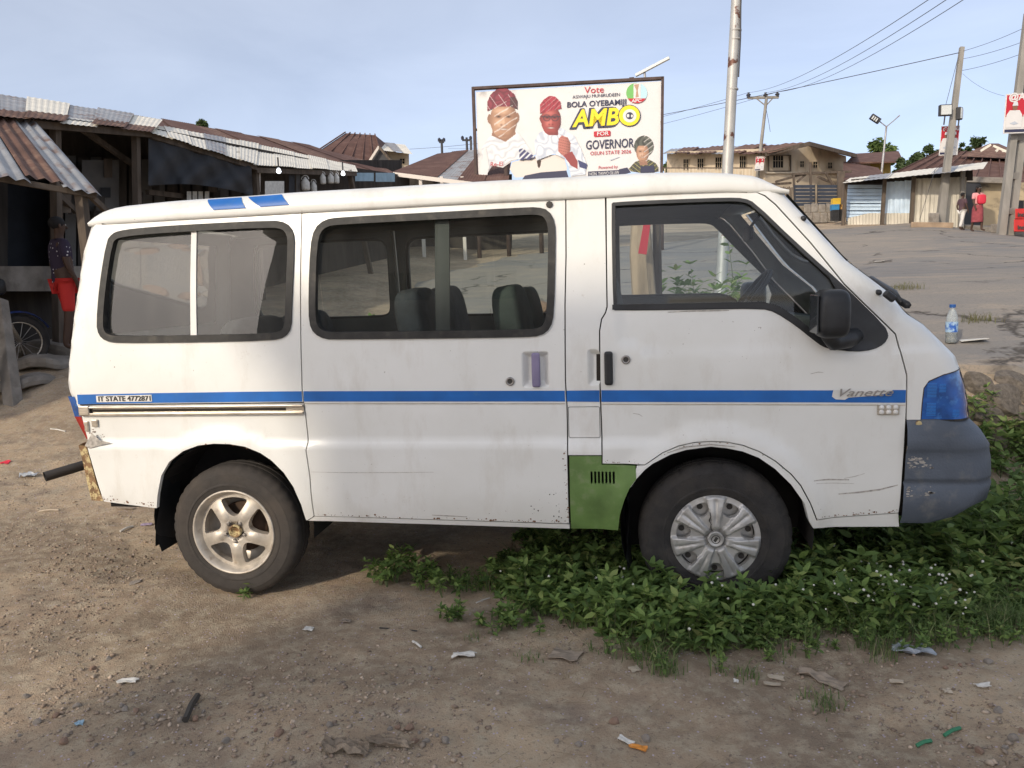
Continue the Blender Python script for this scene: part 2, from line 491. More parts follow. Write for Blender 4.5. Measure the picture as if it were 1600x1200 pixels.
# ------------------------------------------------------------------ the van
GUTTER = [(-0.606, 1.786), (-0.204, 1.792), (0.192, 1.794), (0.414, 1.797), (0.739, 1.798), (1.032, 1.8), (1.318, 1.801), (1.608, 1.799), (1.777, 1.799), (1.989, 1.801), (2.186, 1.797), (2.277, 1.795), (2.369, 1.787)]
SEAM_R = [(0.414, 1.797), (0.405, 1.077), (0.402, 0.981), (0.41, 0.883), (0.415, 0.75), (0.407, 0.714), (0.417, 0.597), (0.419, 0.4)]
ARCH_R = [(0.373, 0.38), (0.362, 0.458), (0.334, 0.542), (0.292, 0.61), (0.24, 0.664), (0.187, 0.701), (0.113, 0.731), (0.038, 0.743), (-0.038, 0.745), (-0.116, 0.737), (-0.196, 0.71), (-0.27, 0.659), (-0.316, 0.594), (-0.346, 0.499), (-0.364, 0.43)]
REAR_CUT = [(-0.639, 0.461), (-0.664, 0.583), (-0.692, 0.724), (-0.7, 0.771), (-0.717, 0.88), (-0.735, 0.936)]
REAR_EDGE = [(-0.775, 0.965), (-0.801, 1.006), (-0.802, 1.037), (-0.786, 1.151), (-0.777, 1.197), (-0.748, 1.388), (-0.727, 1.499), (-0.706, 1.65), (-0.669, 1.768), (-0.643, 1.786)]
SEAM_F = [(1.61, 1.799), (1.607, 1.546), (1.6, 1.341), (1.596, 1.011), (1.6, 0.905), (1.599, 0.693), (1.598, 0.378)]
DOOR_R = [(1.779, 1.799), (1.778, 1.54), (1.778, 1.325), (1.771, 1.301), (1.754, 1.274), (1.745, 1.225), (1.743, 1.009), (1.747, 0.778), (1.747, 0.691), (1.746, 0.654)]
DOOR_ARCH = [(1.928, 0.654), (1.967, 0.681), (2.002, 0.705), (2.069, 0.733), (2.136, 0.748), (2.202, 0.752), (2.267, 0.749), (2.332, 0.735), (2.397, 0.709), (2.462, 0.669), (2.527, 0.612), (2.566, 0.564), (2.606, 0.488), (2.636, 0.412)]
DOOR_F = [(2.962, 0.443), (2.964, 0.486), (2.972, 0.747), (2.974, 0.919), (2.971, 1.018), (2.95, 1.098), (2.928, 1.185), (2.896, 1.219)]
APIL_IN = [(2.896, 1.219), (2.734, 1.388), (2.606, 1.56), (2.472, 1.722), (2.43, 1.761), (2.392, 1.78), (2.369, 1.787)]
ARCH_F = [(1.812, 0.353), (1.822, 0.434), (1.843, 0.503), (1.865, 0.552), (1.893, 0.592), (1.929, 0.632), (1.961, 0.657), (2.034, 0.694), (2.101, 0.714), (2.202, 0.728), (2.267, 0.721), (2.332, 0.707), (2.397, 0.68), (2.462, 0.633), (2.528, 0.565), (2.581, 0.487), (2.603, 0.409), (2.623, 0.371)]
WIN_R = [(-0.487, 1.736), (-0.518, 1.725), (-0.543, 1.696), (-0.576, 1.495), (-0.594, 1.311), (-0.584, 1.265), (-0.553, 1.238), (-0.494, 1.228), (-0.123, 1.223), (0.269, 1.223), (0.331, 1.236), (0.359, 1.273), (0.364, 1.359), (0.378, 1.644), (0.37, 1.702), (0.339, 1.738), (0.277, 1.752), (-0.202, 1.75), (-0.406, 1.744)]
WIN_M = [(0.464, 1.631), (0.482, 1.709), (0.529, 1.744), (0.595, 1.75), (1.033, 1.752), (1.416, 1.754), (1.485, 1.753), (1.53, 1.739), (1.556, 1.692), (1.558, 1.602), (1.548, 1.304), (1.532, 1.245), (1.494, 1.216), (1.418, 1.212), (1.028, 1.215), (0.588, 1.221), (0.526, 1.223), (0.477, 1.247), (0.456, 1.293), (0.456, 1.412)]
WIN_F = [(1.804, 1.762), (2.054, 1.761), (2.276, 1.758), (2.347, 1.752), (2.388, 1.731), (2.539, 1.57), (2.734, 1.377), (2.885, 1.217), (2.9, 1.178), (2.884, 1.148), (2.843, 1.126), (2.77, 1.119), (2.683, 1.131), (2.649, 1.142), (2.615, 1.169), (2.547, 1.228), (2.464, 1.287), (2.409, 1.303), (2.126, 1.306), (1.806, 1.311)]
LAMP_F = [(3.031, 0.834), (3.033, 0.9), (3.038, 0.965), (3.056, 0.993), (3.11, 1.018), (3.19, 1.036)]
NOSE = [(2.512, 1.783), (2.762, 1.486), (2.928, 1.349), (2.997, 1.26), (3.059, 1.217), (3.133, 1.139), (3.182, 1.083), (3.201, 1.033)]
BUMP_EDGE = [(3.245, 0.835), (3.296, 0.779), (3.328, 0.725), (3.341, 0.665), (3.348, 0.562), (3.336, 0.49)]
STRIPE_T = [(-0.742, 0.982), (-0.331, 0.985), (0.179, 0.986), (0.401, 0.985), (1.596, 0.973), (1.744, 0.973), (2.685, 0.961), (2.975, 0.959)]
STRIPE_B = [(-0.73, 0.936), (-0.336, 0.939), (0.175, 0.939), (0.398, 0.938), (1.595, 0.926), (1.743, 0.923), (2.686, 0.911), (2.975, 0.907)]
VW = 1.63
_xr = np.array([(-.639, .40), (-.66, .46), (-.684, .583), (-.712, .724), (-.72, .771), (-.745, .88), (-.77, .936)] + REAR_EDGE[1:])
_xf = np.array([(3.245, .70), (3.245, .814), (3.235, .908), (3.22, .974), (3.201, 1.033), (3.182, 1.083), (3.133, 1.139), (3.059, 1.217), (2.997, 1.26), (2.928, 1.349), (2.762, 1.486), (2.512, 1.783), (2.50, 1.80)])
def XR(z): return np.interp(z, _xr[:, 1], _xr[:, 0])
def XF(z): return np.interp(z, _xf[:, 1], _xf[:, 0])
def bodyY(x, z):
    x = np.asarray(x, float); z = np.asarray(z, float)
    y = .11 * (np.clip(z - 1.0, 0, 2) / .8) ** 1.6 + .03 * (np.clip(.55 - z, 0, 1) / .2) ** 2
    y = y - .017 * (1 - smoothstep(.715, .772, z)) * (1 - smoothstep(1.9, 2.1, x))
    y = y + .008 * smoothstep(1.105, 1.135, z - .05 * smoothstep(2.0, 1.85, x)) * smoothstep(1.8, 1.86, x) * (1 - smoothstep(1.3, 1.4, z))
    ra = np.hypot(x, z - .345)
    y = y - .02 * (1 - smoothstep(.42, .49, ra)) * (1 - .8 * (1 - smoothstep(.715, .772, z)))
    rf_ = np.hypot(x - 2.22, z - .345)
    y = y - .018 * (1 - smoothstep(.41, .50, rf_))
    rc = np.where(z > .94, .06, .03)
    d = np.clip(x - XR(z), 0, rc); y = y + rc - np.sqrt(np.maximum(rc ** 2 - (rc - d) ** 2, 0))
    rc = .10
    d = np.clip(XF(z) - x, 0, rc); y = y + rc - np.sqrt(np.maximum(rc ** 2 - (rc - d) ** 2, 0))
    return y
def mesh_obj(name, verts, faces, normals, mats, parent, mi=None):
    me = bpy.data.meshes.new(name)
    me.from_pydata([tuple(map(float, v)) for v in verts], [], faces)
    for m_ in (mats if isinstance(mats, (list, tuple)) else [mats]): me.materials.append(m_)
    if mi is not None: me.polygons.foreach_set('material_index', mi)
    me.polygons.foreach_set('use_smooth', [True] * len(me.polygons))
    me.update()
    if normals is not None: me.normals_split_custom_set_from_vertices([tuple(map(float, n)) for n in normals])
    o = bpy.data.objects.new(name, me); COL.objects.link(o)
    if parent: o.parent = parent
    else: ORG[o.name] = Vector((0, 0, 0))
    return o
def panel(name, outline, mats, parent, holes=(), yfun=bodyY, yoff=0., gap=.0028, hem=.022, sp=.035, step=.016, far=False, c=(0, 0)):
    """a pressed sheet: outline in (x, z), surface depth yfun, folded edge hem"""
    out = inset(outline, gap) if gap else np.array(outline, float)
    V, T, bd = cdt(out, holes, sp, step)
    e = 2e-3
    y = yfun(V[:, 0], V[:, 1]) + yoff
    fx = (yfun(V[:, 0] + e, V[:, 1]) - yfun(V[:, 0] - e, V[:, 1])) / (2 * e)
    fz = (yfun(V[:, 0], V[:, 1] + e) - yfun(V[:, 0], V[:, 1] - e)) / (2 * e)
    fx = np.clip(fx, -6, 6); fz = np.clip(fz, -6, 6)
    N = np.stack([fx, -np.ones(len(V)), fz], 1); N /= np.linalg.norm(N, axis=1)[:, None]
    P = np.stack([V[:, 0] + c[0], y, V[:, 1] + c[1]], 1)
    F = [tuple(int(i) for i in t) for t in T]
    Vs = [P]; Ns = [N]; n = len(P)
    if hem:
        for a, b in bd:
            t = V[b] - V[a]; nn = np.array([t[1], 0, -t[0]]); nn /= np.linalg.norm(nn) + 1e-9
            Vs.append(np.array([P[a], P[b], P[b] + (0, hem, 0), P[a] + (0, hem, 0)])); Ns.append(np.array([nn] * 4))
            F.append((n + 3, n + 2, n + 1, n)); n += 4
    P = np.concatenate(Vs); N = np.concatenate(Ns)
    if far:
        P = P * (1, -1, 1) + (0, VW, 0); N = N * (1, -1, 1); F = [f[::-1] for f in F]
    return mesh_obj(name, P, F, N, mats, parent)

# materials of the van
def paint_material():
    m = bpy.data.materials.new('van_white_paint'); m.use_nodes = True
    n = m.node_tree.nodes; l = m.node_tree.links.new
    b = n['Principled BSDF']; b.inputs['Coat Weight'].default_value = .25; b.inputs['Coat Roughness'].default_value = .22
    t = n.new('ShaderNodeTexCoord')
    def noise(sc, det=8, ro=.6, sx=(1, 1, 1)):
        mp_ = n.new('ShaderNodeMapping'); mp_.inputs['Scale'].default_value = sx; l(t.outputs['Object'], mp_.inputs[0])
        q = n.new('ShaderNodeTexNoise'); q.inputs['Scale'].default_value = sc; q.inputs['Detail'].default_value = det; q.inputs['Roughness'].default_value = ro
        l(mp_.outputs[0], q.inputs['Vector']); return q.outputs['Fac']
    def rng(s, a, c, lo=0, hi=1):
        r = n.new('ShaderNodeMapRange'); r.inputs[1].default_value = a; r.inputs[2].default_value = c; r.inputs[3].default_value = lo; r.inputs[4].default_value = hi; l(s, r.inputs[0]); return r.outputs[0]
    def mix(f, a, c):
        x = n.new('ShaderNodeMix'); x.data_type = 'RGBA'; l(f, x.inputs[0])
        for k, v in ((6, a), (7, c)):
            if isinstance(v, tuple): x.inputs[k].default_value = v + (1,)
            else: l(v, x.inputs[k])
        return x.outputs[2]
    c = mix(rng(noise(1.6, 6, .6), .35, .7), (.785, .785, .755), (.70, .695, .65))
    c = mix(rng(noise(5, 8, .7, (1, 1, .35)), .52, .8, 0, .7), c, (.56, .52, .45))
    c = mix(rng(noise(11, 9, .8), .62, .74, 0, .5), c, (.42, .36, .28))
    c = mix(rng(noise(70, 3, .5), .73, .78, 0, .8), c, (.2, .15, .11))
    c = mix(rng(noise(6, 9, .75, (.35, 1, 7)), .70, .78, 0, .55), c, (.33, .29, .25))
    l(c, b.inputs['Base Color'])
    l(rng(noise(4, 6, .6), .3, .7, .3, .52), b.inputs['Roughness'])
    bp = n.new('ShaderNodeBump'); bp.inputs['Strength'].default_value = .22; bp.inputs['Distance'].default_value = .02
    l(noise(4.2, 3, .45), bp.inputs['Height']); l(bp.outputs[0], b.inputs['Normal'])
    return m
M['paint'] = paint_material()
M['rubber'] = mat('window_rubber', (.022, .021, .019), .6, var=.5, vscale=20, col2=(.085, .075, .06), c2lo=.55, c2hi=.8, c2scale=14)
M['blackplastic'] = mat('black_plastic', (.022, .023, .025), .45, var=.3, vscale=12, bump=.1, bscale=300)
M['blue'] = mat('blue_tape', (.012, .125, .43), .45, var=.14, vscale=9, col2=(.05, .16, .36), c2lo=.6, c2hi=.85, c2scale=16)
M['green'] = mat('green_patch_paint', (.125, .21, .06), .55, var=.25, vscale=9, col2=(.22, .25, .14), c2lo=.55, c2hi=.8, c2scale=18)
M['bumper'] = mat('grey_bumper_plastic', (.088, .105, .132), .55, var=.2, vscale=5, bump=.15, bscale=120, col2=(.19, .185, .175), c2lo=.56, c2hi=.8, c2scale=9)
M['chrome'] = mat('dull_chrome', (.55, .5, .43), .32, metal=.85, var=.25, vscale=20, stretch=(1, 1, 8))
M['steel'] = mat('bare_steel', (.35, .33, .31), .4, metal=.8)
M['alloy'] = mat('dirty_alloy', (.52, .47, .40), .42, metal=.35, var=.25, vscale=14, col2=(.24, .17, .11), c2lo=.55, c2hi=.78, c2scale=22)
M['hubcap'] = mat('silver_hubcap_plastic', (.47, .46, .44), .38, metal=.45, var=.2, vscale=14, col2=(.2, .17, .13), c2lo=.58, c2hi=.8, c2scale=30)
M['tyre'] = mat('dusty_tyre', (.042, .037, .033), .85, var=.15, vscale=40, bump=.1, bscale=200, col2=(.085, .067, .052), c2lo=.42, c2hi=.8, c2scale=3)
M['tyre_d'] = mat('dark_tyre', (.028, .026, .025), .8, var=.3, vscale=16, bump=.25, bscale=120, col2=(.055, .047, .04), c2lo=.45, c2hi=.75, c2scale=9)
M['underbody'] = mat('underbody_dirt', (.014, .012, .011), .9, var=.4, vscale=9)
M['rust'] = mat('flaking_rust', (.22, .13, .065), .85, var=.4, vscale=25, bump=.6, bscale=60, col2=(.52, .42, .22), c2lo=.47, c2hi=.55, c2scale=38)
M['redlens'] = mat('red_lens', (.32, .015, .012), .2, coat=.6)
M['bluelens'] = mat('blue_lens', (.01, .09, .34), .1, coat=1, var=.5, vscale=14, col2=(.06, .25, .6), c2lo=.55, c2hi=.75, c2scale=26)
M['trim'] = mat('grey_trim', (.075, .082, .078), .8, var=.2, vscale=6)
M['headliner'] = mat('headliner_cloth', (.2, .2, .19), .95, var=.1)
M['seat'] = mat('green_grey_seat_cloth', (.06, .078, .07), .9, var=.25, vscale=10, bump=.2, bscale=90)
M['seat2'] = mat('striped_seat_cloth', (.05, .058, .066), .9, var=.3, vscale=14, bump=.2, bscale=90)
M['lilac'] = mat('faded_lilac_plastic', (.22, .19, .30), .55, var=.2)
M['glass'] = glass('side_glass', (.86, .91, .89), .02)
M['glass_f'] = glass('front_glass', (.84, .90, .92), .012)
M['glass_r'] = glass('dusty_rear_glass', (.80, .83, .82), .05, (.62, .6, .55))
M['white'] = mat('white_vinyl', (.72, .70, .66), .5, var=.1)
M['ink'] = mat('dark_ink', (.05, .045, .04), .6)
M['pane_dark'] = mat('mirror_glass', (.05, .055, .06), .08)
M['seamdark'] = mat('seam_dark', (.03, .025, .02), .95)  # near-black filling for panel gaps, rail groove and drip channel

van = thing('parked_van', 'white minibus van with blue waistline stripe parked on the dirt', 'van', (0, 0, 0))
def cut(line, z0, z1):
    return [p for p in line if z0 <= p[1] <= z1]
def rrect(x0, x1, z0, z1, r, n=4):
    p = []
    for cx, cz, a0 in ((x1 - r, z1 - r, 0), (x0 + r, z1 - r, 90), (x0 + r, z0 + r, 180), (x1 - r, z0 + r, 270)):
        for k in range(n + 1):
            a = math.radians(a0 + 90 * k / n); p.append((cx + r * math.cos(a), cz + r * math.sin(a)))
    return p
wr, wm, wf = chaikin(WIN_R, 1), chaikin(WIN_M, 1), chaikin([(1.812, 1.762)] + WIN_F[1:-1] + [(1.814, 1.311), (1.806, 1.318), (1.804, 1.755)], 1)
Q_OUT = GUTTER[:4] + SEAM_R[1:] + [(.381, .376)] + ARCH_R + [(-.51, .445), (-.639, .461)] + REAR_CUT[1:] + REAR_EDGE
S_OUT = GUTTER[3:8] + SEAM_F[1:] + [(1.0, .389)] + SEAM_R[::-1][:-1]
B_OUT = [GUTTER[7], GUTTER[8]] + DOOR_R[1:9] + [(1.599, .691)] + [SEAM_F[4], SEAM_F[3], SEAM_F[2], SEAM_F[1]]
D_OUT = [(1.779, 1.799)] + GUTTER[9:] + APIL_IN[::-1][1:] + DOOR_F[::-1][1:] + DOOR_ARCH[::-1] + DOOR_R[::-1][:-1]
N_OUT = APIL_IN[::-1][1:] + DOOR_F[::-1][1:4] + [(2.974, .834)] + LAMP_F + [(3.2, 1.04)] + NOSE[::-1]
A_OUT = DOOR_ARCH + [(2.962, .443), (2.971, .378)] + ARCH_F[::-1][:-3] + [(1.893, .651)]
G_OUT = [(1.603, .691), (1.747, .691), (1.747, .654), (1.891, .651), (1.893, .592)] + ARCH_F[:4][::-1] + [(1.601, .352)]
SILL = [(0.381, 0.376), (0.419, 0.4), (1.016, 0.388), (1.598, 0.376), (1.598, 0.352), (1.014, 0.364)]
flap = rrect(1.604, 1.741, .765, .903, .008)
rec_s = rrect(1.408, 1.53, .985, 1.145, .02)
rec_b = rrect(1.69, 1.742, .99, 1.15, .02)
PARTS = {}
def dish(depth, x0, x1, z0, z1):
    def f(x, z):
        u = np.minimum(np.minimum(x - x0, x1 - x), np.minimum(z - z0, z1 - z))
        return bodyY(x, z) + depth * smoothstep(0, .03, u)
    return f
for far in (False, True):
    A = dict(far=far)
    q = panel('quarter_panel', Q_OUT, M['paint'], van, [wr], **A)
    s = panel('sliding_door', S_OUT, M['paint'], van, [wm] + ([] if far else [rec_s]), **A)
    b_ = panel('pillar_panel', B_OUT, M['paint'], van, [] if far else [flap, rec_b], **A)
    d = panel('front_door', D_OUT, M['paint'], van, [wf], **A)
    n_ = panel('nose_panel', N_OUT, M['paint'], van, [], sp=.025, step=.012, **A)
    a_ = panel('wheel_arch_trim', A_OUT, M['paint'], van, sp=.02, gap=.002, hem=.05, yoff=.004, **A)
    sl_ = panel('sill', SILL, M['paint'], van, gap=.001, sp=.02, hem=.06, yoff=.004, **A)
    g_ = panel('rocker_panel', G_OUT, M['green'] if not far else M['paint'], van,
               [] if far else [rrect(x - .0045, x + .0045, .567, .621, .003, 2) for x in np.linspace(1.7, 1.795, 7)], sp=.025, yoff=.002, **A)
    if not far:
        PARTS = dict(q=q, s=s, b=b_, d=d, n=n_, a=a_, g=g_)
        g_['label'] = 'green painted patch panel with vent slots'
    # rubber seals and panes, each under its own panel
    for par, w_, wid, gm in ((q, wr, .026, 'glass_r'), (s, wm, .026, 'glass')):
        panel('window_seal', inset(w_, -.006), M['rubber'], par, [inset(w_, wid)], yoff=-.008, gap=0, hem=.03, sp=.03, step=.014, **A)
        wi = inset(w_, .015)
        xm = -.118 if par is q else 1.029
        left = [p for p in resample(wi, .02) if p[0] < xm + .012]; right = [p for p in resample(wi, .02) if p[0] > xm - .012]
        i0 = max(range(len(left)), key=lambda k: np.linalg.norm(left[k] - left[k - 1])); left = left[i0:] + left[:i0]
        i0 = max(range(len(right)), key=lambda k: np.linalg.norm(right[k] - right[k - 1])); right = right[i0:] + right[:i0]
        panel('pane', left, M[gm], par, yoff=.022, gap=0, hem=0, sp=.06, step=.03, **A)
        panel('pane', right, M[gm], par, yoff=.012, gap=0, hem=0, sp=.06, step=.03, **A)
        if not far:
            if par is q:
                panel('window_divider', [(xm - .014, 1.235), (xm + .016, 1.235), (xm + .016, 1.74), (xm - .01, 1.74)], M['white'], par, yoff=.006, gap=0, hem=.012, sp=.05, step=.05)
            else:
                panel('window_divider', [(xm - .005, 1.235), (xm + .06, 1.235), (xm + .06, 1.74), (xm - .005, 1.74)], M['trim'], par, yoff=.03, gap=0, hem=.012, sp=.05, step=.05)
    panel('window_seal', inset(wf, -.003), M['blackplastic'], d, [inset(wf, .012)], yoff=-.003, gap=0, hem=.03, sp=.03, step=.014, **A)
    belt = [(1.8, 1.313), (2.126, 1.308), (2.409, 1.305), (2.464, 1.289), (2.547, 1.23), (2.615, 1.171), (2.649, 1.144), (2.683, 1.133), (2.69, 1.155), (2.66, 1.165), (2.63, 1.19), (2.56, 1.25), (2.48, 1.308), (2.415, 1.328), (2.126, 1.331), (1.8, 1.334)]
    panel('belt_strip', belt, M['blackplastic'], d, yoff=-.006, gap=0, hem=.02, sp=.03, step=.02, **A)
    gl_f = [(1.806, 1.315), (2.126, 1.31), (2.41, 1.306), (2.47, 1.287), (2.55, 1.228), (2.62, 1.17), (2.655, 1.142), (2.69, 1.132), (2.72, 1.39), (2.539, 1.566), (2.386, 1.727), (2.345, 1.749), (2.276, 1.755), (1.808, 1.758)]
    panel('pane', gl_f, M['glass_f'], d, yoff=.016, gap=0, hem=0, sp=.06, step=.03, **A)
    sail = [(2.655, 1.455), (2.735, 1.376), (2.885, 1.217), (2.9, 1.178), (2.884, 1.148), (2.843, 1.126), (2.77, 1.119), (2.69, 1.13), (2.655, 1.15), (2.70, 1.22), (2.72, 1.31), (2.695, 1.38)]
    panel('mirror_sail', sail, M['blackplastic'], d, yoff=-.006, gap=0, hem=.03, sp=.03, step=.014, **A)
    # inner trim cards with the window openings
    for nm, o_, h_, yo in (('inner_trim', Q_OUT, inset(wr, .012), .045), ('inner_trim', S_OUT, inset(wm, .012), .045), ('inner_trim', D_OUT, inset(wf, .012), .045), ('inner_trim', B_OUT, None, .045)):
        panel(nm, inset(o_, .012), M['trim'], van, [h_] if h_ is not None else [], yoff=yo, gap=0, hem=0, sp=.09, step=.05, **A)

# stripe of blue tape, one length per panel
st, sb = np.array(STRIPE_T), np.array(STRIPE_B)
def stripe(par, x0, x1, zt=0, zb=0, m_='blue', nm='stripe'):
    xs_ = np.linspace(x0, x1, max(3, int((x1 - x0) / .06)))
    o_ = [(x, np.interp(x, st[:, 0], st[:, 1]) + zt) for x in xs_] + [(x, np.interp(x, sb[:, 0], sb[:, 1]) + zb) for x in xs_[::-1]]
    return panel(nm, o_, M[m_], par, yoff=-.0022, gap=0, hem=.002, sp=.04, step=.05)
for k, x0, x1 in (('q', -.725, .399), ('s', .408, 1.592), ('b', 1.6, 1.74), ('d', 1.748, 2.969)):
    stripe(PARTS[k], x0, x1)
    xs_ = np.linspace(x0, x1, 12)
    if k in 'sd':
        zl = [np.interp(x, sb[:, 0], sb[:, 1]) - .008 for x in xs_]
        panel('pinstripe', [(x, z) for x, z in zip(xs_, zl)] + [(x, z - .0035) for x, z in zip(xs_[::-1], zl[::-1])], M['chrome'], PARTS[k], yoff=-.002, gap=0, hem=.002, sp=.05, step=.06)
# lettering helper: text as mesh
def text(name, body, size, m_, parent, origin, xdir, updir, ext=.001, shear=0, align='LEFT', width=None, bold=0):
    cu = bpy.data.curves.new(name, 'FONT'); cu.body = body; cu.size = size; cu.extrude = ext; cu.shear = shear; cu.align_x = align; cu.offset = bold
    cu.resolution_u = 3
    to = bpy.data.objects.new(name, cu); COL.objects.link(to)
    bpy.context.view_layer.update()
    me = bpy.data.meshes.new_from_object(to)
    bpy.data.objects.remove(to); bpy.data.curves.remove(cu)
    co = np.zeros(len(me.vertices) * 3); me.vertices.foreach_get('co', co); co = co.reshape(-1, 3)
    if width:
        w0 = co[:, 0].max() - co[:, 0].min(); co[:, 0] = (co[:, 0]) * (width / w0)
    X = Vector(xdir).normalized(); U = Vector(updir).normalized(); Nn = X.cross(U)
    o0 = ORG[root_of(parent).name]; O = Vector(origin)
    R = np.array([X, U, Nn])
    co = co @ R + np.array(O - o0)
    me.vertices.foreach_set('co', co.ravel()); me.materials.clear(); me.materials.append(m_); me.update()
    o = bpy.data.objects.new(name, me); COL.objects.link(o); o.parent = parent
    return o
XD, UD = (1, 0, 0), (0, 0, 1)
lab = panel('number_label', [(-.625, .945), (-.34, .946), (-.34, .978), (-.625, .976)], M['white'], PARTS['q'], yoff=-.0045, gap=0, hem=.002, sp=.05, step=.05)
text('lettering', 'IT STATE 4772871', .033, M['ink'], PARTS['q'], (-.615, -.0062, .9505), XD, UD, width=.268, bold=.0006)
panel('badge_patch', [(2.685, .935), (2.69, .962), (2.92, .961), (2.9, .948), (2.86, .938), (2.75, .931), (2.735, .922), (2.70, .924)], M['white'], PARTS['d'], yoff=-.0045, gap=0, hem=.002, sp=.05, step=.05)
text('badge_lettering', 'Vanette', .046, M['steel'], PARTS['d'], (2.695, -.008, .9365), XD, UD, ext=.0015, shear=.45, width=.205)
bp_ = MB().box((2.903, -.006, .88), (.083, .008, .042)).build('badge_plate', M['chrome'], PARTS['d'], bevel=.002)
for i in range(3):
    for j in range(2):
        MB().lathe([(0, -.006), (.0085, -.005), (.0105, 0)], (2.876 + .027 * i, -.0095, .8705 + .019 * j), 'y', 14).build('badge_dot', M['white'], PARTS['d'], smooth=True)
# sliding door rail, handles, locks
rail = MB(); rail.box((-.154, -.012, .921), (1.12, .016, .009)); rail.box((-.154, -.012, .888), (1.12, .016, .012)); rail.box((-.154, .0, .905), (1.12, .01, .026))
rail.build('door_track', M['chrome'], PARTS['q'], bevel=.002)
MB().box((-.17, -.0065, .905), (.98, .003, .012)).build('track_slot', M['seamdark'], PARTS['q'])
MB().box((-.685, -.016, .907), (.055, .014, .046)).build('track_end', M['chrome'], PARTS['q'], bevel=.004)
MB().box((-.154, -.003, .9335), (1.12, .006, .004)).build('track_seam', M['seamdark'], PARTS['q'])
panel('handle_recess', inset(rec_s, -.002), M['paint'], PARTS['s'], yfun=dish(.028, 1.408, 1.53, .985, 1.145), yoff=.001, gap=0, hem=0, sp=.008, step=.008)
MB().box((1.471, -.006, 1.065), (.036, .026, .148)).build('door_handle', M['lilac'], PARTS['s'], bevel=.008)
panel('handle_recess', inset(rec_b, -.002), M['paint'], PARTS['b'], yfun=dish(.022, 1.69, 1.80, .99, 1.15), yoff=.001, gap=0, hem=0, sp=.008, step=.008)
MB().box((1.781, -.004, 1.067), (.036, .03, .144)).build('door_handle', M['blackplastic'], PARTS['d'], bevel=.01)
for par, x, z in (('s', 1.356, 1.017), ('d', 1.854, 1.102)):
    y0 = float(bodyY(x, z))
    lk = MB().lathe([(0.019, .004), (.019, -.006), (.014, -.009), (.011, -.006)], (x, y0, z), 'y', 20).build('lock', M['steel'], PARTS[par], smooth=True)
    MB().lathe([(.011, -.006), (0, -.006)], (x, y0, z), 'y', 14).build('keyhole', M['ink'], PARTS[par])
panel('fuel_flap', flap, M['paint'], PARTS['b'], gap=.003, sp=.03, yoff=-.001)
# dark joint behind the panels so that the gaps read as joints
for ln in (SEAM_R, SEAM_F, DOOR_R, DOOR_F[::-1], APIL_IN):
    jb = MB()
    for a, b2 in zip(ln[:-1], ln[1:]):
        jb.beam((a[0], float(bodyY(*a)) + .024, a[1]), (b2[0], float(bodyY(*b2)) + .024, b2[1]), .03, .012, up=(0, 1, 0))
    jb.build('door_joint', M['seamdark'], van)
for x, z in ((2.585, 1.662), (2.866, 1.352)):
    y0 = float(bodyY(x, z))
    MB().lathe([(.0, -.02), (.009, -.018), (.012, -.008), (.012, .01)], (x, y0, z), 'y', 14).build('pillar_cap', M['blackplastic'], PARTS['n'], smooth=True)
MB().box((2.89, -.018, 1.338), (.05, .025, .03), Matrix.Rotation(math.radians(40), 3, 'Y')).build('pillar_bracket', M['blackplastic'], PARTS['n'], bevel=.008)
MB().lathe([(0, -.004), (.015, -.003), (.015, .004)], (1.538, .098, 1.767), 'y', 8).build('plug', M['ink'], PARTS['s'])
# scratches and chips as thin slivers of bare primer
def scratch(par, pts, w):
    p = np.array(pts); n_ = len(p)
    ww = [w * (0.25 + math.sin(math.pi * (i + .5) / n_)) for i in range(n_)]
    o_ = [(a[0], a[1] + c) for a, c in zip(p, ww)] + [(a[0], a[1] - c) for a, c in zip(p[::-1], ww[::-1])]
    panel('scratch', o_, M['scratch'], par, yoff=-.0013, gap=0, hem=0, sp=.03, step=.03)
M['scratch'] = mat('bare_primer', (.40, .37, .33), .85, var=.4, vscale=60)
scratch(PARTS['s'], [(.425, .615), (.6, .612), (.8, .613), (1.0, .616)], .0009)
scratch(PARTS['d'], [(2.72, .525), (2.8, .533), (2.88, .545), (2.95, .565)], .003)
scratch(PARTS['d'], [(2.62, .582), (2.68, .587), (2.76, .586)], .0025)
scratch(PARTS['d'], [(2.74, .592), (2.78, .6), (2.82, .613)], .001)
scratch(PARTS['d'], [(2.63, .57), (2.7, .572), (2.78, .57)], .0008)
scratch(PARTS['d'], [(1.88, .872), (1.905, .868), (1.92, .858)], .001)
scratch(PARTS['d'], [(2.6, 1.03), (2.63, 1.037), (2.65, 1.035)], .001)
scratch(PARTS['d'], [(2.03, 1.296), (2.12, 1.298), (2.2, 1.297), (2.28, 1.296)], .0022)
scratch(PARTS['s'], [(.98, .414), (1.05, .411), (1.14, .408)], .0018)
scratch(PARTS['a'], [(2.02, .705), (2.1, .73), (2.2, .74), (2.3, .73)], .002)
chip = MB()
for i in range(46):
    x = random.uniform(1.42, 1.585); z = random.uniform(.40, .66) if i % 3 else random.uniform(.4, .5)
    if random.random() > (x - 1.38) / .2: continue
    s_ = random.uniform(.0008, .0045) * random.random() + .0006
    y0 = float(bodyY(x, z)) - .0012
    chip.add([(x + s_ * math.cos(t) * random.uniform(.5, 1.3), y0, z + s_ * math.sin(t) * random.uniform(.5, 1.3)) for t in np.linspace(0, 6.28, 6)[:-1]], [(0, 1, 2, 3, 4)])
ck = chip.build('paint_chip', M['ink'], PARTS['s']); ck['kind'] = 'stuff'

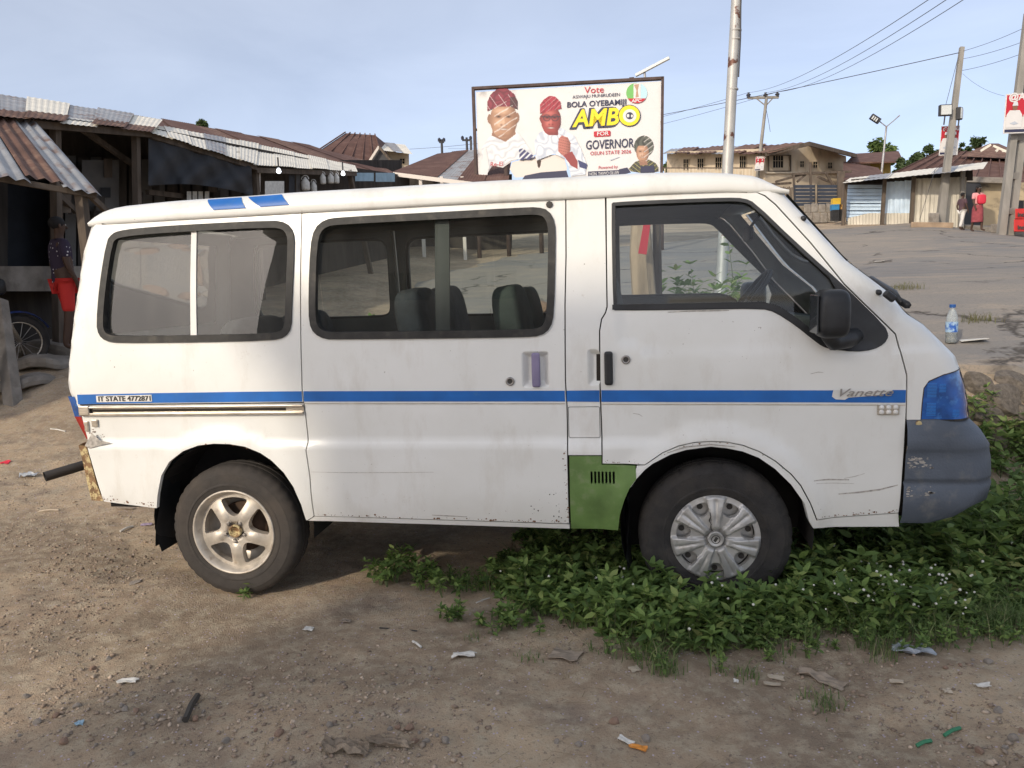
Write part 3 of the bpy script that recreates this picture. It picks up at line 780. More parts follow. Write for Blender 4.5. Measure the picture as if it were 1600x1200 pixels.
M['rustchip'] = mat('rust_fleck', (.17, .085, .045), .9, var=.4, vscale=80)
def flecks(par, line, n, spread, smax, yo=-.0013):
    b_c = MB(); ln = resample(line, .01, False)
    for i in range(n):
        p = ln[random.randrange(len(ln))]; x = p[0] + random.gauss(0, spread * .5); z = p[1] + abs(random.gauss(0, spread)); s_ = random.uniform(.001, smax) * random.random()
        y0 = float(bodyY(x, z)) + yo
        b_c.add([(x + s_ * math.cos(t) * random.uniform(.5, 1.8), y0, z + s_ * math.sin(t) * random.uniform(.4, 1.2)) for t in np.linspace(0, 6.28, 7)[:-1]], [(0, 1, 2, 3, 4, 5)])
    o_ = b_c.build('rust_flecks', M['rustchip'], par); o_['kind'] = 'stuff'
flecks(PARTS['s'], [(.43, .405), (1.0, .394), (1.59, .384)], 110, .006, .006); flecks(PARTS['d'], [(2.64, .418), (2.95, .448)], 60, .006, .006); flecks(PARTS['q'], [(-.63, .47), (-.38, .44)], 40, .012, .006)
flecks(PARTS['a'], [(1.95, .672), (2.1, .735), (2.25, .748), (2.4, .705), (2.5, .63)], 26, .002, .005, .002); flecks(PARTS['q'], [(.30, .62), (.18, .712), (0, .752), (-.15, .735)], 24, .003, .005)
flecks(PARTS['s'], [(1.59, .40), (1.59, .7)], 60, .01, .005); flecks(PARTS['q'], [(-.69, .73), (-.60, .745), (-.66, .79)], 70, .02, .008); flecks(PARTS['d'], [(1.76, .66), (1.9, .66)], 25, .006, .005)
# roof
def ZG(x): return np.interp(x, [p[0] for p in GUTTER] + [2.44, 2.512, 2.56], [p[1] for p in GUTTER] + [1.786, 1.783, 1.776])
SEC = [(.112, -.014), (.096, -.012), (.091, .0), (.093, .03), (.102, .052), (.125, .073), (.17, .087), (.30, .100), (.55, .113), (.815, .118)]
SEC = SEC + [(VW - a, b) for a, b in SEC[::-1][1:]]
def roofpt(x, y, dz, off=0):
    k = np.interp(x, [-.665, -.65, -.625, -.59, -.545, -.485, -.287, .3, 1.9, 2.2, 2.378, 2.427, 2.468, 2.51, 2.53], [0, .2, .45, .65, .8, .87, .94, 1, 1, .9, .75, .52, .25, .03, 0])
    xb = x + .05 * (1 - ((y - .815) / .815) ** 2) * float(smoothstep(2.1, 2.5, np.array(x))) - .03 * (1 - ((y - .815) / .815) ** 2) * float(1 - smoothstep(-.66, -.3, np.array(x)))
    ins = .03 * (1 - k) if 1 else 0
    yy = y + (ins if y < .815 else -ins)
    return (xb, yy + (off if y < .815 else -off), float(ZG(x)) + (dz if dz < 0 else dz * k))
rs = MB()
rx = list(np.concatenate([np.linspace(-.66, -.45, 12), np.linspace(-.4, 2.1, 40), np.linspace(2.15, 2.52, 16)]))
vs = [roofpt(x, y, dz) for x in rx for y, dz in SEC]
k = len(SEC)
rs.add(vs, [(i * k + j, (i + 1) * k + j, (i + 1) * k + j + 1, i * k + j + 1) for i in range(len(rx) - 1) for j in range(k - 1)])
roof = rs.build('roof', M['paint'], van, smooth=True)
for sq in ([(-.05, .075), (.118, .075), (.155, .02), (-.005, .02)], [(.15, .075), (.315, .075), (.365, .022), (.225, .021)]):
    r_ = MB(); nn = 7; vs = []
    secY = lambda h: float(np.interp(h, [0, .03, .052, .073, .087], [.091, .093, .102, .125, .17]))
    for i in range(nn):
        t = i / (nn - 1)
        for j in range(nn):
            s_ = j / (nn - 1)
            a = np.array(sq[0]) * (1 - s_) + np.array(sq[1]) * s_; b2 = np.array(sq[3]) * (1 - s_) + np.array(sq[2]) * s_
            p = a * (1 - t) + b2 * t
            vs.append(roofpt(p[0], secY(p[1]), p[1], -.003)); vs[-1] = (vs[-1][0], vs[-1][1], vs[-1][2] + .0025)
    r_.add(vs, [(i * nn + j, i * nn + j + 1, (i + 1) * nn + j + 1, (i + 1) * nn + j) for i in range(nn - 1) for j in range(nn - 1)])
    r_.build('blue_square', M['blue'], roof, smooth=True)
dl = MB()
xg = np.linspace(-.58, 2.36, 30)
for a, b2 in zip(xg[:-1], xg[1:]):
    dl.beam((a, .108, float(ZG(a)) - .006), (b2, .108, float(ZG(b2)) - .006), .012, .01)
dl.build('drip_channel', M['seamdark'], roof)
hl = MB(); xs_ = np.linspace(-.55, 2.4, 14)
hl.add([(x, y, float(ZG(x)) - .02 + .03 * (1 - ((y - .815) / .7) ** 2)) for x in xs_ for y in np.linspace(.14, 1.49, 9)], [(i * 9 + j, i * 9 + j + 1, (i + 1) * 9 + j + 1, (i + 1) * 9 + j) for i in range(13) for j in range(8)])
hl.build('headliner', M['headliner'], van, smooth=True)
# front: windscreen, nose, lamps, bumper
def loft(zs, ys, xf, nm, m_, par, smooth=True):
    b2 = MB(); n2 = len(ys)
    b2.add([(xf(z, y), y, z) for z in zs for y in ys], [(i * n2 + j, i * n2 + j + 1, (i + 1) * n2 + j + 1, (i + 1) * n2 + j) for i in range(len(zs) - 1) for j in range(n2 - 1)])
    return b2.build(nm, m_, par, smooth=smooth)
bul = lambda y: .07 * (1 - ((y - .815) / .715) ** 2)
yy = np.linspace(.10, VW - .10, 19)
fy0 = lambda z: .10 + .11 * (max(z - 1, 0) / .8) ** 1.6
def xfront(z, y): return float(XF(z)) + bul(y)
def loft2(zs, xf, nm, m_, par, e=0):
    b2 = MB(); n2 = 19; vs = []
    for z in zs:
        y0 = fy0(z) + e
        for t in np.linspace(0, 1, n2):
            y = y0 + (VW - 2 * y0) * t
            vs.append((xf(z, y), y, z))
    b2.add(vs, [(i * n2 + j, i * n2 + j + 1, (i + 1) * n2 + j + 1, (i + 1) * n2 + j) for i in range(len(zs) - 1) for j in range(n2 - 1)])
    return b2.build(nm, m_, par, smooth=True)
loft2(list(np.linspace(1.775, 1.275, 14)), xfront, 'windscreen', M['glass_f'], van)
loft2([1.275, 1.25, 1.217, 1.18, 1.139, 1.083, 1.033], xfront, 'front_panel', M['paint'], van)
loft2([1.033, .974, .908, .83], lambda z, y: xfront(z, y) - .01, 'grille', M['blackplastic'], van)
wp = MB(); wp.tube([(3.02, .25, 1.30), (3.06, .45, 1.335), (3.04, .75, 1.40)], .012, 6); wp.tube([(3.03, .2, 1.29), (3.08, .5, 1.305), (3.085, .9, 1.31)], .016, 6)
wp.build('wiper', M['blackplastic'], van, smooth=True)
lamp_o = LAMP_F + [(3.202, 1.03), (3.22, .974), (3.235, .908), (3.245, .835)]
lampo = panel('corner_lamp', lamp_o, M['bluelens'], van, yoff=.004, gap=.002, sp=.02, step=.01, hem=.03)
panel('corner_lamp', lamp_o, M['bluelens'], van, yoff=.004, gap=.002, sp=.03, step=.02, hem=.03, far=True)
panel('lamp_rim', inset(lamp_o, -.006), M['rubber'], lampo, [inset(lamp_o, .002)], yoff=.002, gap=0, hem=.01, sp=.02, step=.012)
M['bluelens2'] = mat('bright_blue_lens', (.015, .20, .62), .1, coat=1)
for (x0, x1, z0, z1) in ((3.05, 3.085, .93, .985), (3.05, 3.085, .855, .905), (3.15, 3.175, .85, .875), (3.095, 3.12, .95, .98)):
    rr_ = MB()
    for zz in np.arange(z0, z1, .006):
        rr_.box(((x0 + x1) / 2, float(bodyY((x0 + x1) / 2, zz)) + .0025, zz), (x1 - x0, .004, .003))
    rr_.build('lens_ribs', M['bluelens2'], lampo)
# grey bumper: wraps from the near flank round the nose to the far flank
bz = [.40, .43, .49, .562, .575, .588, .60, .665, .695, .71, .725, .76, .779, .80, .825, .838]
def bx_edge(z): return np.interp(z, [.40, .43, .49, .562, .665, .725, .779, .835, .85], [3.27, 3.305, 3.336, 3.348, 3.341, 3.328, 3.296, 3.245, 3.19])
def by_off(z):
    o_ = np.interp(z, [.39, .43, .5, .70, .725, .80, .835, .85], [.02, -.006, -.012, -.012, -.026, -.016, .0, .02])
    return o_ + (.016 if abs(z - .575) < .01 else 0)
bm_ = MB(); rows = []
for z in bz:
    xe = float(bx_edge(z)); yo = float(by_off(z)); x0 = 2.976 + (z - .83) * .02
    zz_lo = lambda x: 0
    row = [(x, yo) for x in np.linspace(x0, xe - .14, 8)]
    for a in np.linspace(0, 90, 9)[1:]:
        row.append((xe - .14 + .14 * math.sin(math.radians(a)), yo + .14 * (1 - math.cos(math.radians(a)))))
    row += [(xe + .07 * (1 - ((y - .815) / .67) ** 2), y) for y in np.linspace(.22, .815, 7)]
    row = row + [(x, VW - y) for x, y in row[::-1][1:]]
    rows.append([(x, y, z) for x, y in row])
nb = len(rows[0])
# raise the lower edge towards the nose
for row in rows:
    for j in range(nb):
        x, y, z = row[j]
        low = np.interp(x, [2.97, 3.05, 3.14, 3.26, 3.35], [.40, .393, .42, .49, .50])
        row[j] = (x, y, max(z, low + (z - .40) * .02))
bm_.add([p for r in rows for p in r], [(i * nb + j, (i + 1) * nb + j, (i + 1) * nb + j + 1, i * nb + j + 1) for i in range(len(rows) - 1) for j in range(nb - 1)])
top = rows[-1]
bm_.add(top + [(p[0] - .06 if 8 < j < nb - 9 else p[0], p[1] + (.08 if p[1] < .815 else -.08), .83) for j, p in enumerate(top)], [(j, j + 1, nb + j + 1, nb + j) for j in range(nb - 1)])
bmp = bm_.build('front_bumper', M['bumper'], van, smooth=True)
MB().lathe([(.012, .004), (.012, -.004), (0, -.005)], (3.02, -.004, .822), 'y', 10).build('bumper_bolt', M['rust'], bmp)
panelb = MB(); 
for i in range(60):
    x = 2.985 + random.random() ** 2 * .09; z = .64 + random.random() * .05 - (.12 if i % 3 == 0 else 0); s_ = random.uniform(.001, .007)
    panelb.add([(x + s_ * math.cos(t) * random.uniform(.8, 2.4), float(by_off(z)) - .0012, z + s_ * math.sin(t) * .6) for t in np.linspace(0, 6.28, 7)[:-1]], [(0, 1, 2, 3, 4, 5)])
panelb.build('bumper_scuff', M['scratch'], bmp)
MB().tube([(3.33, .25, .60), (3.40, .25, .60)], .022, 10).build('tow_pipe', M['blackplastic'], van, smooth=True)
# side mirror
def ellbox(c, d, e=.5, n=14, M_=None):
    b2 = MB(); vs = []; c = Vector(c)
    sg = lambda v, p: math.copysign(abs(v) ** p, v)
    for i in range(n + 1):
        ph = -math.pi / 2 + math.pi * i / n
        for j in range(2 * n):
            th = math.pi * j / n
            p = Vector((d[0] / 2 * sg(math.cos(ph), e) * sg(math.cos(th), e), d[1] / 2 * sg(math.cos(ph), e) * sg(math.sin(th), e), d[2] / 2 * sg(math.sin(ph), e)))
            if M_ is not None: p = M_ @ p
            vs.append(c + p)
    m2 = 2 * n
    b2.add(vs, [(i * m2 + j, i * m2 + (j + 1) % m2, (i + 1) * m2 + (j + 1) % m2, (i + 1) * m2 + j) for i in range(n) for j in range(m2)])
    return b2
mir = ellbox((2.65, -.105, 1.28), (.125, .17, .19), .5).build('side_mirror', M['blackplastic'], van, smooth=True)
MB().box((2.587, -.105, 1.28), (.006, .13, .15)).build('mirror_glass', M['pane_dark'], mir, bevel=.003)
ma = MB(); ma.tube([(2.64, -.1, 1.20), (2.67, -.075, 1.165), (2.74, -.02, 1.17), (2.78, .01, 1.185)], [.03, .034, .036, .03], 10)
ma.build('mirror_arm', M['blackplastic'], mir, smooth=True)
mir2 = ellbox((2.635, VW + .115, 1.285), (.145, .20, .205), .45).build('side_mirror', M['blackplastic'], van, smooth=True)
# rear: tailgate, tail lamp, rusted bumper end, exhaust
rz_ = [.46, .583, .724, .88, .965, 1.006, 1.037, 1.151, 1.197, 1.388, 1.499, 1.65, 1.768, 1.786]
def tg(zs, nm, m_, y0, y1):
    b2 = MB(); ys_ = np.linspace(y0, y1, 11)
    def yin(y, z):
        m_0 = .062 + .11 * (max(z - 1, 0) / .8) ** 1.6
        return m_0 + (y - .05) / 1.53 * (VW - 2 * m_0)
    b2.add([(float(XR(z)) + .004 - .012 * (1 - ((y - .815) / .78) ** 2), yin(y, z), z) for z in zs for y in ys_], [(i * 11 + j, i * 11 + j + 1, (i + 1) * 11 + j + 1, (i + 1) * 11 + j) for i in range(len(zs) - 1) for j in range(10)])
    return b2.build(nm, m_, van, smooth=True)
tgo = tg([.46, .583, .724, .88, .965, 1.006, 1.037, 1.151, 1.24], 'tailgate', M['paint'], .05, 1.58)
tg([1.24, 1.388, 1.499, 1.65, 1.72], 'rear_window', M['glass'], .22, 1.41)
for y0, y1 in ((.05, .22), (1.41, 1.58)): tg([1.24, 1.388, 1.499, 1.65, 1.72], 'tailgate_post', M['paint'], y0, y1)
tg([1.72, 1.768, 1.79], 'tailgate_top', M['paint'], .08, 1.55)
tl = MB(); tlz = [.765, .83, .875, .94, .972]
tlx = [-.722, -.752, -.772, -.785, -.796]
tlv = []
for z, x in zip(tlz, tlx): tlv += [(x + .05, .004, z), (x + .012, .01, z), (x - .005, .05, z), (x - .01, .12, z)]
tl.add(tlv, [(i * 4 + j, i * 4 + j + 1, (i + 1) * 4 + j + 1, (i + 1) * 4 + j) for i in range(4) for j in range(3)])
tl.m = [0] * 6 + [1] * 6
tl.build('tail_lamp', [M['redlens'], M['bluelens']], van, smooth=True)
rbm = MB()
rb_pts = [(.463, -.648, -.715), (.55, -.672, -.728), (.65, -.69, -.738), (.735, -.706, -.752)]
rv = []
for z, xa, xb in rb_pts: rv += [(xa, -.004, z), (xb, .004, z), (xb - .02, .06, z), (xb - .03, .3, z), (xb - .05, .815, z), (xb - .03, 1.33, z), (xb, 1.626, z)]
rbm.add(rv, [(i * 7 + j, i * 7 + j + 1, (i + 1) * 7 + j + 1, (i + 1) * 7 + j) for i in range(3) for j in range(6)])
rbo = rbm.build('rear_bumper', M['rust'], van); rbo['label'] = 'rusted rear bumper end with flaking paint'
ct = MB(); ct.box((-.645, -.006, .845), (.03, .01, .035)); ct.box((-.69, -.004, .83), (.02, .012, .05)); ct.build('torn_bracket', M['chrome'], PARTS['q'], bevel=.003)
dn = MB(); dn.poly([(-.70, -.0195, .74), (-.655, -.0195, .80), (-.62, -.0195, .765), (-.56, -.0195, .752), (-.63, -.0195, .738), (-.68, -.0195, .725)]); dn.build('dent', M['scratch'], PARTS['q'])
p0, p1 = at(140, 724, 4.35), at(70, 745, 4.2)
MB().tube([p0 + (p0 - p1) * 2.2, p0, p1], .027, 14, cap=False).build('exhaust_pipe', mat('burnt_steel', (.05, .045, .042), .6, metal=.4, var=.4), van, smooth=True)

# wheels
def tyre(parent, cx, cy, R, rb_, wdt, m_, side=1, treads=True, hub=.31):
    n2 = 150; prof = [(rb_ - .004, .03), (rb_, .014), (rb_ + .012, .006), (rb_ + .03, .002), (rb_ + .033, -.001), (rb_ + .04, -.001), (rb_ + .043, .001), ((rb_ + R) / 2 + .006, .0), (R - .04, .003), (R - .037, .0055), (R - .03, .008), (R - .012, .022), (R - .003, .034), (R, .05), (R, .066), (R - .009, .068), (R - .009, .076), (R, .078), (R + .001, wdt / 2)]
    prof = prof + [(a, wdt - b) for a, b in prof[::-1][1:]]
    b2 = MB(); vs = []
    for i, (r, h) in enumerate(prof):
        for q_ in range(n2):
            g = 2 * math.pi * q_ / n2
            rr_ = r
            if treads and r > R - .02 and (q_ % 4 == 0) and (h < .055 or h > wdt - .055): rr_ -= .004
            if not treads and r > R - .02 and (q_ % 7 == 0) and (h < .07): rr_ -= .005
            vs.append((cx + rr_ * math.cos(g), cy + side * h, hub + rr_ * math.sin(g)))
    b2.add(vs, [(i * n2 + j, i * n2 + (j + 1) % n2, (i + 1) * n2 + (j + 1) % n2, (i + 1) * n2 + j) for i in range(len(prof) - 1) for j in range(n2)])
    return autosmooth(b2.build('tyre', m_, parent, smooth=True), 30)
def wheel_plate(name, parent, cx, cy, R, out_r, holes, yf, m_, thick, sp, side=1):
    circ = [(out_r * math.cos(t), out_r * math.sin(t)) for t in np.linspace(0, 2 * math.pi, 97)[:-1]]
    return panel(name, circ, m_, parent, holes, yfun=lambda x, z: cy + yf(x, z), gap=0, hem=thick, sp=sp, step=sp, c=(cx, R))
def empty_part(name, parent):
    o = bpy.data.objects.new(name, None); COL.objects.link(o); o.parent = parent; o.empty_display_size = .1
    return o
RW = .31
w1 = empty_part('rear_wheel', van)
w1['label'] = 'dusty rear wheel with five spoke alloy rim'
tyre(w1, 0, .012, .323, .196, .185, M['tyre'])
MB().lathe([(.192, .03), (.205, .012), (.207, .004), (.203, -.001), (.197, .002), (.190, .016), (.182, .03), (.175, .06), (.172, .13), (.10, .135), (0, .135)], (0, .012, RW), 'y', 96).build('rim', M['alloy'], w1, smooth=True)
holes = []
for k_ in range(5):
    a0 = math.radians(90 + 36 + 72 * k_ - 18 + 18)
    pl_ = [(.165, -25), (.165, -15), (.165, 0), (.165, 15), (.165, 25), (.13, 23), (.10, 19), (.08, 11), (.074, 0), (.08, -11), (.10, -19), (.13, -23)]
    a0 = math.radians(90 + 72 * k_)
    holes.append(chaikin([(r * math.cos(a0 + math.radians(t)), r * math.sin(a0 + math.radians(t))) for r, t in pl_], 1))
def yalloy(x, z):
    r = np.hypot(x, z); th = np.arctan2(z, x)
    sp_ = np.cos((th - math.pi / 2 - math.radians(36)) * 5)
    return .038 - .016 * smoothstep(.17, .09, r) + .016 * smoothstep(.05, .03, r) - .008 * np.clip(sp_, 0, 1) * smoothstep(.19, .14, r) * smoothstep(.05, .08, r)
wheel_plate('spokes', w1, 0, .012, RW, .184, holes, yalloy, M['alloy'], .035, .009)
MB().lathe([(.032, .03), (.03, .016), (.026, .014), (.022, .03), (0, .034)], (0, .012, RW), 'y', 24).build('hub', M['rust'], w1, smooth=True)
for k_ in range(5):
    a0 = math.radians(90 + 36 + 72 * k_)
    px_, pz_ = .05 * math.cos(a0), .05 * math.sin(a0)
    MB().lathe([(.016, .0215), (.0155, .021), (.012, .03)], (px_, .012, RW + pz_), 'y', 14).build('lug_hole', M['ink'], w1)
    MB().lathe([(0, .012), (.008, .013), (.01, .03)], (px_, .012, RW + pz_), 'y', 6).build('wheel_nut', M['steel'], w1)
MB().lathe([(0, .10), (.12, .10), (.125, .11)], (0, .012, RW), 'y', 40).build('brake_drum', mat('rusty_drum', (.09, .055, .035), .8, metal=.3, var=.5, vscale=15), w1, smooth=True)
RF_ = .318
w2 = empty_part('front_wheel', van)
w2['label'] = 'front wheel with cracked silver plastic hubcap'
tyre(w2, 2.225, .016, .328, .186, .18, M['tyre_d'], treads=False, hub=RF_)
MB().lathe([(.18, .03), (.188, .01), (.186, .025), (.17, .05), (.165, .1), (0, .1)], (2.225, .016, RF_), 'y', 64).build('rim', M['ink'], w2, smooth=True)
holes = []
for k_ in range(7):
    a0 = math.radians(90 + 360 / 14 + 360 / 7 * k_)
    pl_ = [(.166, -13), (.169, 0), (.166, 13), (.135, 13), (.115, 10), (.105, 0), (.115, -10), (.135, -13)]
    holes.append(chaikin([(r * math.cos(a0 + math.radians(t)), r * math.sin(a0 + math.radians(t))) for r, t in pl_], 1))
def ycap(x, z):
    r = np.hypot(x, z); th = np.arctan2(z, x)
    t = np.abs(np.mod((th - math.pi / 2) / (2 * math.pi / 7) + .5, 1) - .5) * 2      # 0 on a spoke, 1 between spokes
    sp_ = 1 - smoothstep(.44, .62, t + .25 * smoothstep(.07, .18, r) * 0 - .2 * smoothstep(.09, .04, r))
    groove = np.exp(-(t / .10) ** 2)
    return .010 - .012 * smoothstep(.195, .10, r) - .015 * sp_ * smoothstep(.02, .05, r) * smoothstep(.192, .18, r) + .005 * groove * smoothstep(.06, .10, r) * smoothstep(.185, .16, r) + .016 * smoothstep(.055, .035, r)
wheel_plate('hubcap', w2, 2.225, .016, RF_, .19, holes, ycap, M['hubcap'], .03, .006)
MB().lathe([(.165, .05), (.10, .045), (.05, .05), (0, .05)], (2.225, .016, RF_), 'y', 40).build('steel_disc', M['hubcap'], w2, smooth=True)
for k_ in range(7):
    a0 = math.radians(90 + 360 / 14 + 360 / 7 * k_)
    MB().lathe([(0, .041), (.013, .042)], (2.225 + .145 * math.cos(a0), .016, RF_ + .145 * math.sin(a0)), 'y', 16).build('vent_hole', M['ink'], w2)
cc = MB().lathe([(.034, .012), (.034, -.006), (.031, -.009), (.027, -.006), (0, -.005)], (2.225, .012, RF_), 'y', 32).build('centre_cap', M['hubcap'], w2, smooth=True)
em = MB(); 
em.lathe([(.016, -.002), (.016, -.006), (.019, -.006), (.019, -.002)], (2.225, .010, RF_), 'y', 24); em.box((2.225, .006, RF_), (.012, .004, .022), Matrix.Rotation(.5, 3, 'Y'))
em.build('emblem', M['ink'], w2)
ckb = MB(); pts_ = [(2.20, .44), (2.203, .42), (2.198, .40), (2.206, .385), (2.204, .37), (2.212, .355), (2.214, .345)]
for a, b2 in zip(pts_[:-1], pts_[1:]):
    ya = .016 + float(ycap(a[0] - 2.225, a[1] - RF_)) - .002; yb = .016 + float(ycap(b2[0] - 2.225, b2[1] - RF_)) - .002
    ckb.beam((a[0], ya, a[1]), (b2[0], yb, b2[1]), .004, .003, up=(0, 1, 0))
ckb.build('crack', M['ink'], w2)
for cx, R in ((0, RW), (2.225, RF_)):
    wf_ = empty_part('rear_wheel' if cx == 0 else 'front_wheel', van)
    tyre(wf_, cx, VW - .012, R, .19, .185, M['tyre_d'], side=-1, treads=False, hub=R)
    MB().lathe([(.19, -.03), (.17, -.06), (0, -.06)], (cx, VW - .012, R), 'y', 40).build('rim', M['alloy'], wf_, smooth=True)
# arches, underbody, flaps
for cx, r_, a0, a1 in ((0.0, .405, -8, 200), (2.225, .405, -10, 205)):
    for sd in (0, 1):
        b2 = MB(); vs = []
        for i in range(25):
            a = math.radians(a0 + (a1 - a0) * i / 24)
            for y in (.018, .10, .20, .32):
                vs.append((cx + r_ * math.cos(a), (VW - y) if sd else y, .345 + r_ * math.sin(a)))
        b2.add(vs, [(i * 4 + j, i * 4 + j + 1, (i + 1) * 4 + j + 1, (i + 1) * 4 + j) for i in range(24) for j in range(3)])
        b2.add([(cx + r_ * math.cos(math.radians(a)), (VW - .32) if sd else .32, .345 + r_ * math.sin(math.radians(a))) for a in np.linspace(a0, a1, 24)], [tuple(range(24))])
        b2.build('wheel_well', M['underbody'], van, smooth=False)
ub = MB()
for x0, x1 in ((-.66, -.41), (.41, 1.81), (2.64, 3.1)): ub.box(((x0 + x1) / 2, .815, .44), (x1 - x0, 1.5, .05))
ub.box((1.2, .815, .455), (3.7, .94, .03))
ub.box((1.1, .45, .38), (3.4, .07, .1)); ub.box((1.1, 1.18, .38), (3.4, .07, .1))
ub.box((1.1, .8, .32), (.8, .5, .16)); ub.tube([(0, .15, RW), (0, 1.48, RW)], .045, 10); ub.lathe([(0, -.12), (.11, -.08), (.13, 0), (.11, .08), (0, .12)], (0, .815, RW), 'y', 16)
ub.tube([(2.225, .15, RF_), (2.225, 1.48, RF_)], .035, 8); ub.tube([(-.2, .7, .36), (.9, .6, .33), (1.9, .6, .36)], .03, 8)
ub.build('underbody', M['underbody'], van)
fl = MB()
for (x, z0, z1, ya, yb, lean) in ((-.345, .235, .62, .015, .20, -.055), (1.845, .16, .50, .02, .20, .012)):
    vs = []
    for i in range(6):
        t = i / 5; z = z1 + (z0 - z1) * t
        for y in np.linspace(ya, yb, 4): vs.append((x + lean * t + .012 * math.sin(t * 5 + y * 20), y, z))
    f2 = MB(); f2.add(vs, [(i * 4 + j, i * 4 + j + 1, (i + 1) * 4 + j + 1, (i + 1) * 4 + j) for i in range(5) for j in range(3)])
    f2.build('mud_flap', M['blackplastic'], van, smooth=True)
# cabin: floor, seats, wheel, mirror, dashboard
cf = MB(); cf.box((1.1, .815, .5), (3.5, .94, .06)); cf.box((1.1, .815, .51), (1.3, 1.44, .05)); cf.box((2.2, .815, .70), (.9, .94, .3)); cf.build('cabin_floor', M['trim'], van)
dsh = MB(); dsh.poly([(2.6, .12, .9), (2.9, .12, .9), (2.93, .12, 1.19), (2.72, .12, 1.22), (2.6, .12, 1.1)], (0, 1.39, 0)); dsh.build('dashboard', M['trim'], van, bevel=.02)
def seat(x, y, w_, zt, m_, lean=-.16):
    s_ = empty_part('seat', van)
    ellbox((x + .26, y, zt - .56), (.5, w_, .16), .35).build('cushion', m_, s_, smooth=True)
    Mr = Matrix.Rotation(lean, 3, 'Y')
    ellbox((x, y, zt - .29), (.15, w_, .60), .42, M_=Mr).build('backrest', m_, s_, smooth=True)
    for k_ in range(5):
        b3 = MB(); b3.add([tuple(Vector((x, y, zt - .29)) + Mr @ Vector((dx, (k_ - 2) * w_ * .18 + dy, dz))) for dx, dy, dz in ((-.079, -.004, -.2), (-.079, .004, -.2), (-.079, .004, .2), (-.079, -.004, .2))], [(0, 1, 2, 3)]); b3.build('seam', M['ink'], s_)
    return s_
seat(.86, .48, .46, 1.42, M['seat2']); seat(.86, 1.10, .5, 1.42, M['seat2'])
seat(1.31, .62, .48, 1.42, M['seat']); seat(1.31, 1.2, .4, 1.40, M['seat'])
seat(1.78, .45, .5, 1.46, M['seat']); seat(1.78, 1.18, .5, 1.46, M['seat'])
seat(-.02, .5, .6, 1.30, M['seat2']); seat(-.02, 1.15, .6, 1.30, M['seat2'])
sw = MB(); cw = Vector((2.52, 1.18, 1.30)); Mw = Matrix.Rotation(math.radians(-52), 3, 'Y')
sw.tube([cw + Mw @ Vector((.19 * math.cos(t), .19 * math.sin(t), 0)) for t in np.linspace(0, 2 * math.pi, 29)], .014, 8, cap=False)
for a in (0, 2.1, 4.2): sw.tube([cw, cw + Mw @ Vector((.19 * math.cos(a), .19 * math.sin(a), 0))], .012, 6)
sw.tube([cw, cw - Mw @ Vector((0, 0, .3))], .02, 8)
sw.build('steering_wheel', M['blackplastic'], van, smooth=True)
cm = ellbox((2.47, .83, 1.64), (.03, .24, .075), .5).build('cabin_mirror', M['blackplastic'], van, smooth=True)
MB().tube([(2.47, .83, 1.66), (2.53, .83, 1.74)], .008, 6).build('mirror_stem', M['blackplastic'], cm)
# ------------------------------------------------------------------ the street behind
M['rustroof'] = mat('rusty_roof_sheet', (.15, .082, .06), .85, var=.25, vscale=3, col2=(.27, .17, .12), c2lo=.5, c2hi=.7, c2scale=5, stretch=(1, 1, 1))
M['rustroof2'] = mat('brown_roof_sheet', (.12, .06, .045), .85, var=.2, vscale=2, col2=(.17, .1, .075), c2lo=.5, c2hi=.75, c2scale=2)
M['paleroof'] = mat('pale_roof_sheet', (.78, .73, .62), .6, var=.12, vscale=2, col2=(.3, .2, .14), c2lo=.62, c2hi=.72, c2scale=6)
M['zinc'] = mat('old_zinc_sheet', (.36, .36, .36), .5, metal=.3, var=.25, vscale=3, col2=(.24, .15, .11), c2lo=.52, c2hi=.66, c2scale=4)
M['timber'] = mat('grey_timber', (.10, .078, .06), .9, var=.35, vscale=10, stretch=(1, 1, .2), bump=.3)
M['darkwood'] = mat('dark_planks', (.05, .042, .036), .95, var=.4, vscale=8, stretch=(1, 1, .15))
M['greyboard'] = mat('grey_board', (.12, .115, .11), .9, var=.2, vscale=4)
M['blackdoor'] = mat('blue_black_door', (.012, .015, .022), .7, var=.3)
M['tarp'] = mat('black_tarpaulin', (.024, .026, .031), .7)
M['concrete'] = mat('grey_concrete', (.25, .225, .195), .92, var=.25, vscale=6, bump=.3, col2=(.15, .125, .1), c2lo=.52, c2hi=.75, c2scale=5)
M['plaster'] = mat('stained_tan_plaster', (.52, .435, .32), .92, var=.14, vscale=1.2, col2=(.16, .135, .11), c2lo=.58, c2hi=.75, c2scale=.7)
M['plaster2'] = mat('cream_plaster', (.56, .49, .38), .92, var=.12, vscale=1, col2=(.24, .19, .14), c2lo=.55, c2hi=.75, c2scale=1.2)
M['yellowwall'] = mat('yellow_wall', (.52, .36, .1), .9, var=.1)
M['pane'] = mat('dark_pane', (.03, .035, .04), .15)
M['frame'] = mat('pale_window_frame', (.45, .38, .28), .8, var=.1)
M['ironblack'] = mat('dark_iron', (.035, .035, .038), .6)
M['gate'] = mat('navy_gate_paint', (.03, .038, .055), .55, var=.15)
M['silverpole'] = mat('flaking_silver_paint', (.42, .41, .385), .5, metal=.25, var=.12, vscale=5, col2=(.13, .055, .035), c2lo=.565, c2hi=.59, c2scale=2.6)
M['polegrey'] = mat('weathered_pole', (.25, .235, .21), .9, var=.2, vscale=5, stretch=(1, 1, .2))
M['insul'] = mat('dark_insulator', (.025, .025, .035), .3)
M['wire'] = mat('power_wire', (.05, .05, .055), .6)
M['vinyl'] = mat('billboard_vinyl', (.64, .62, .60), .6, var=.03)
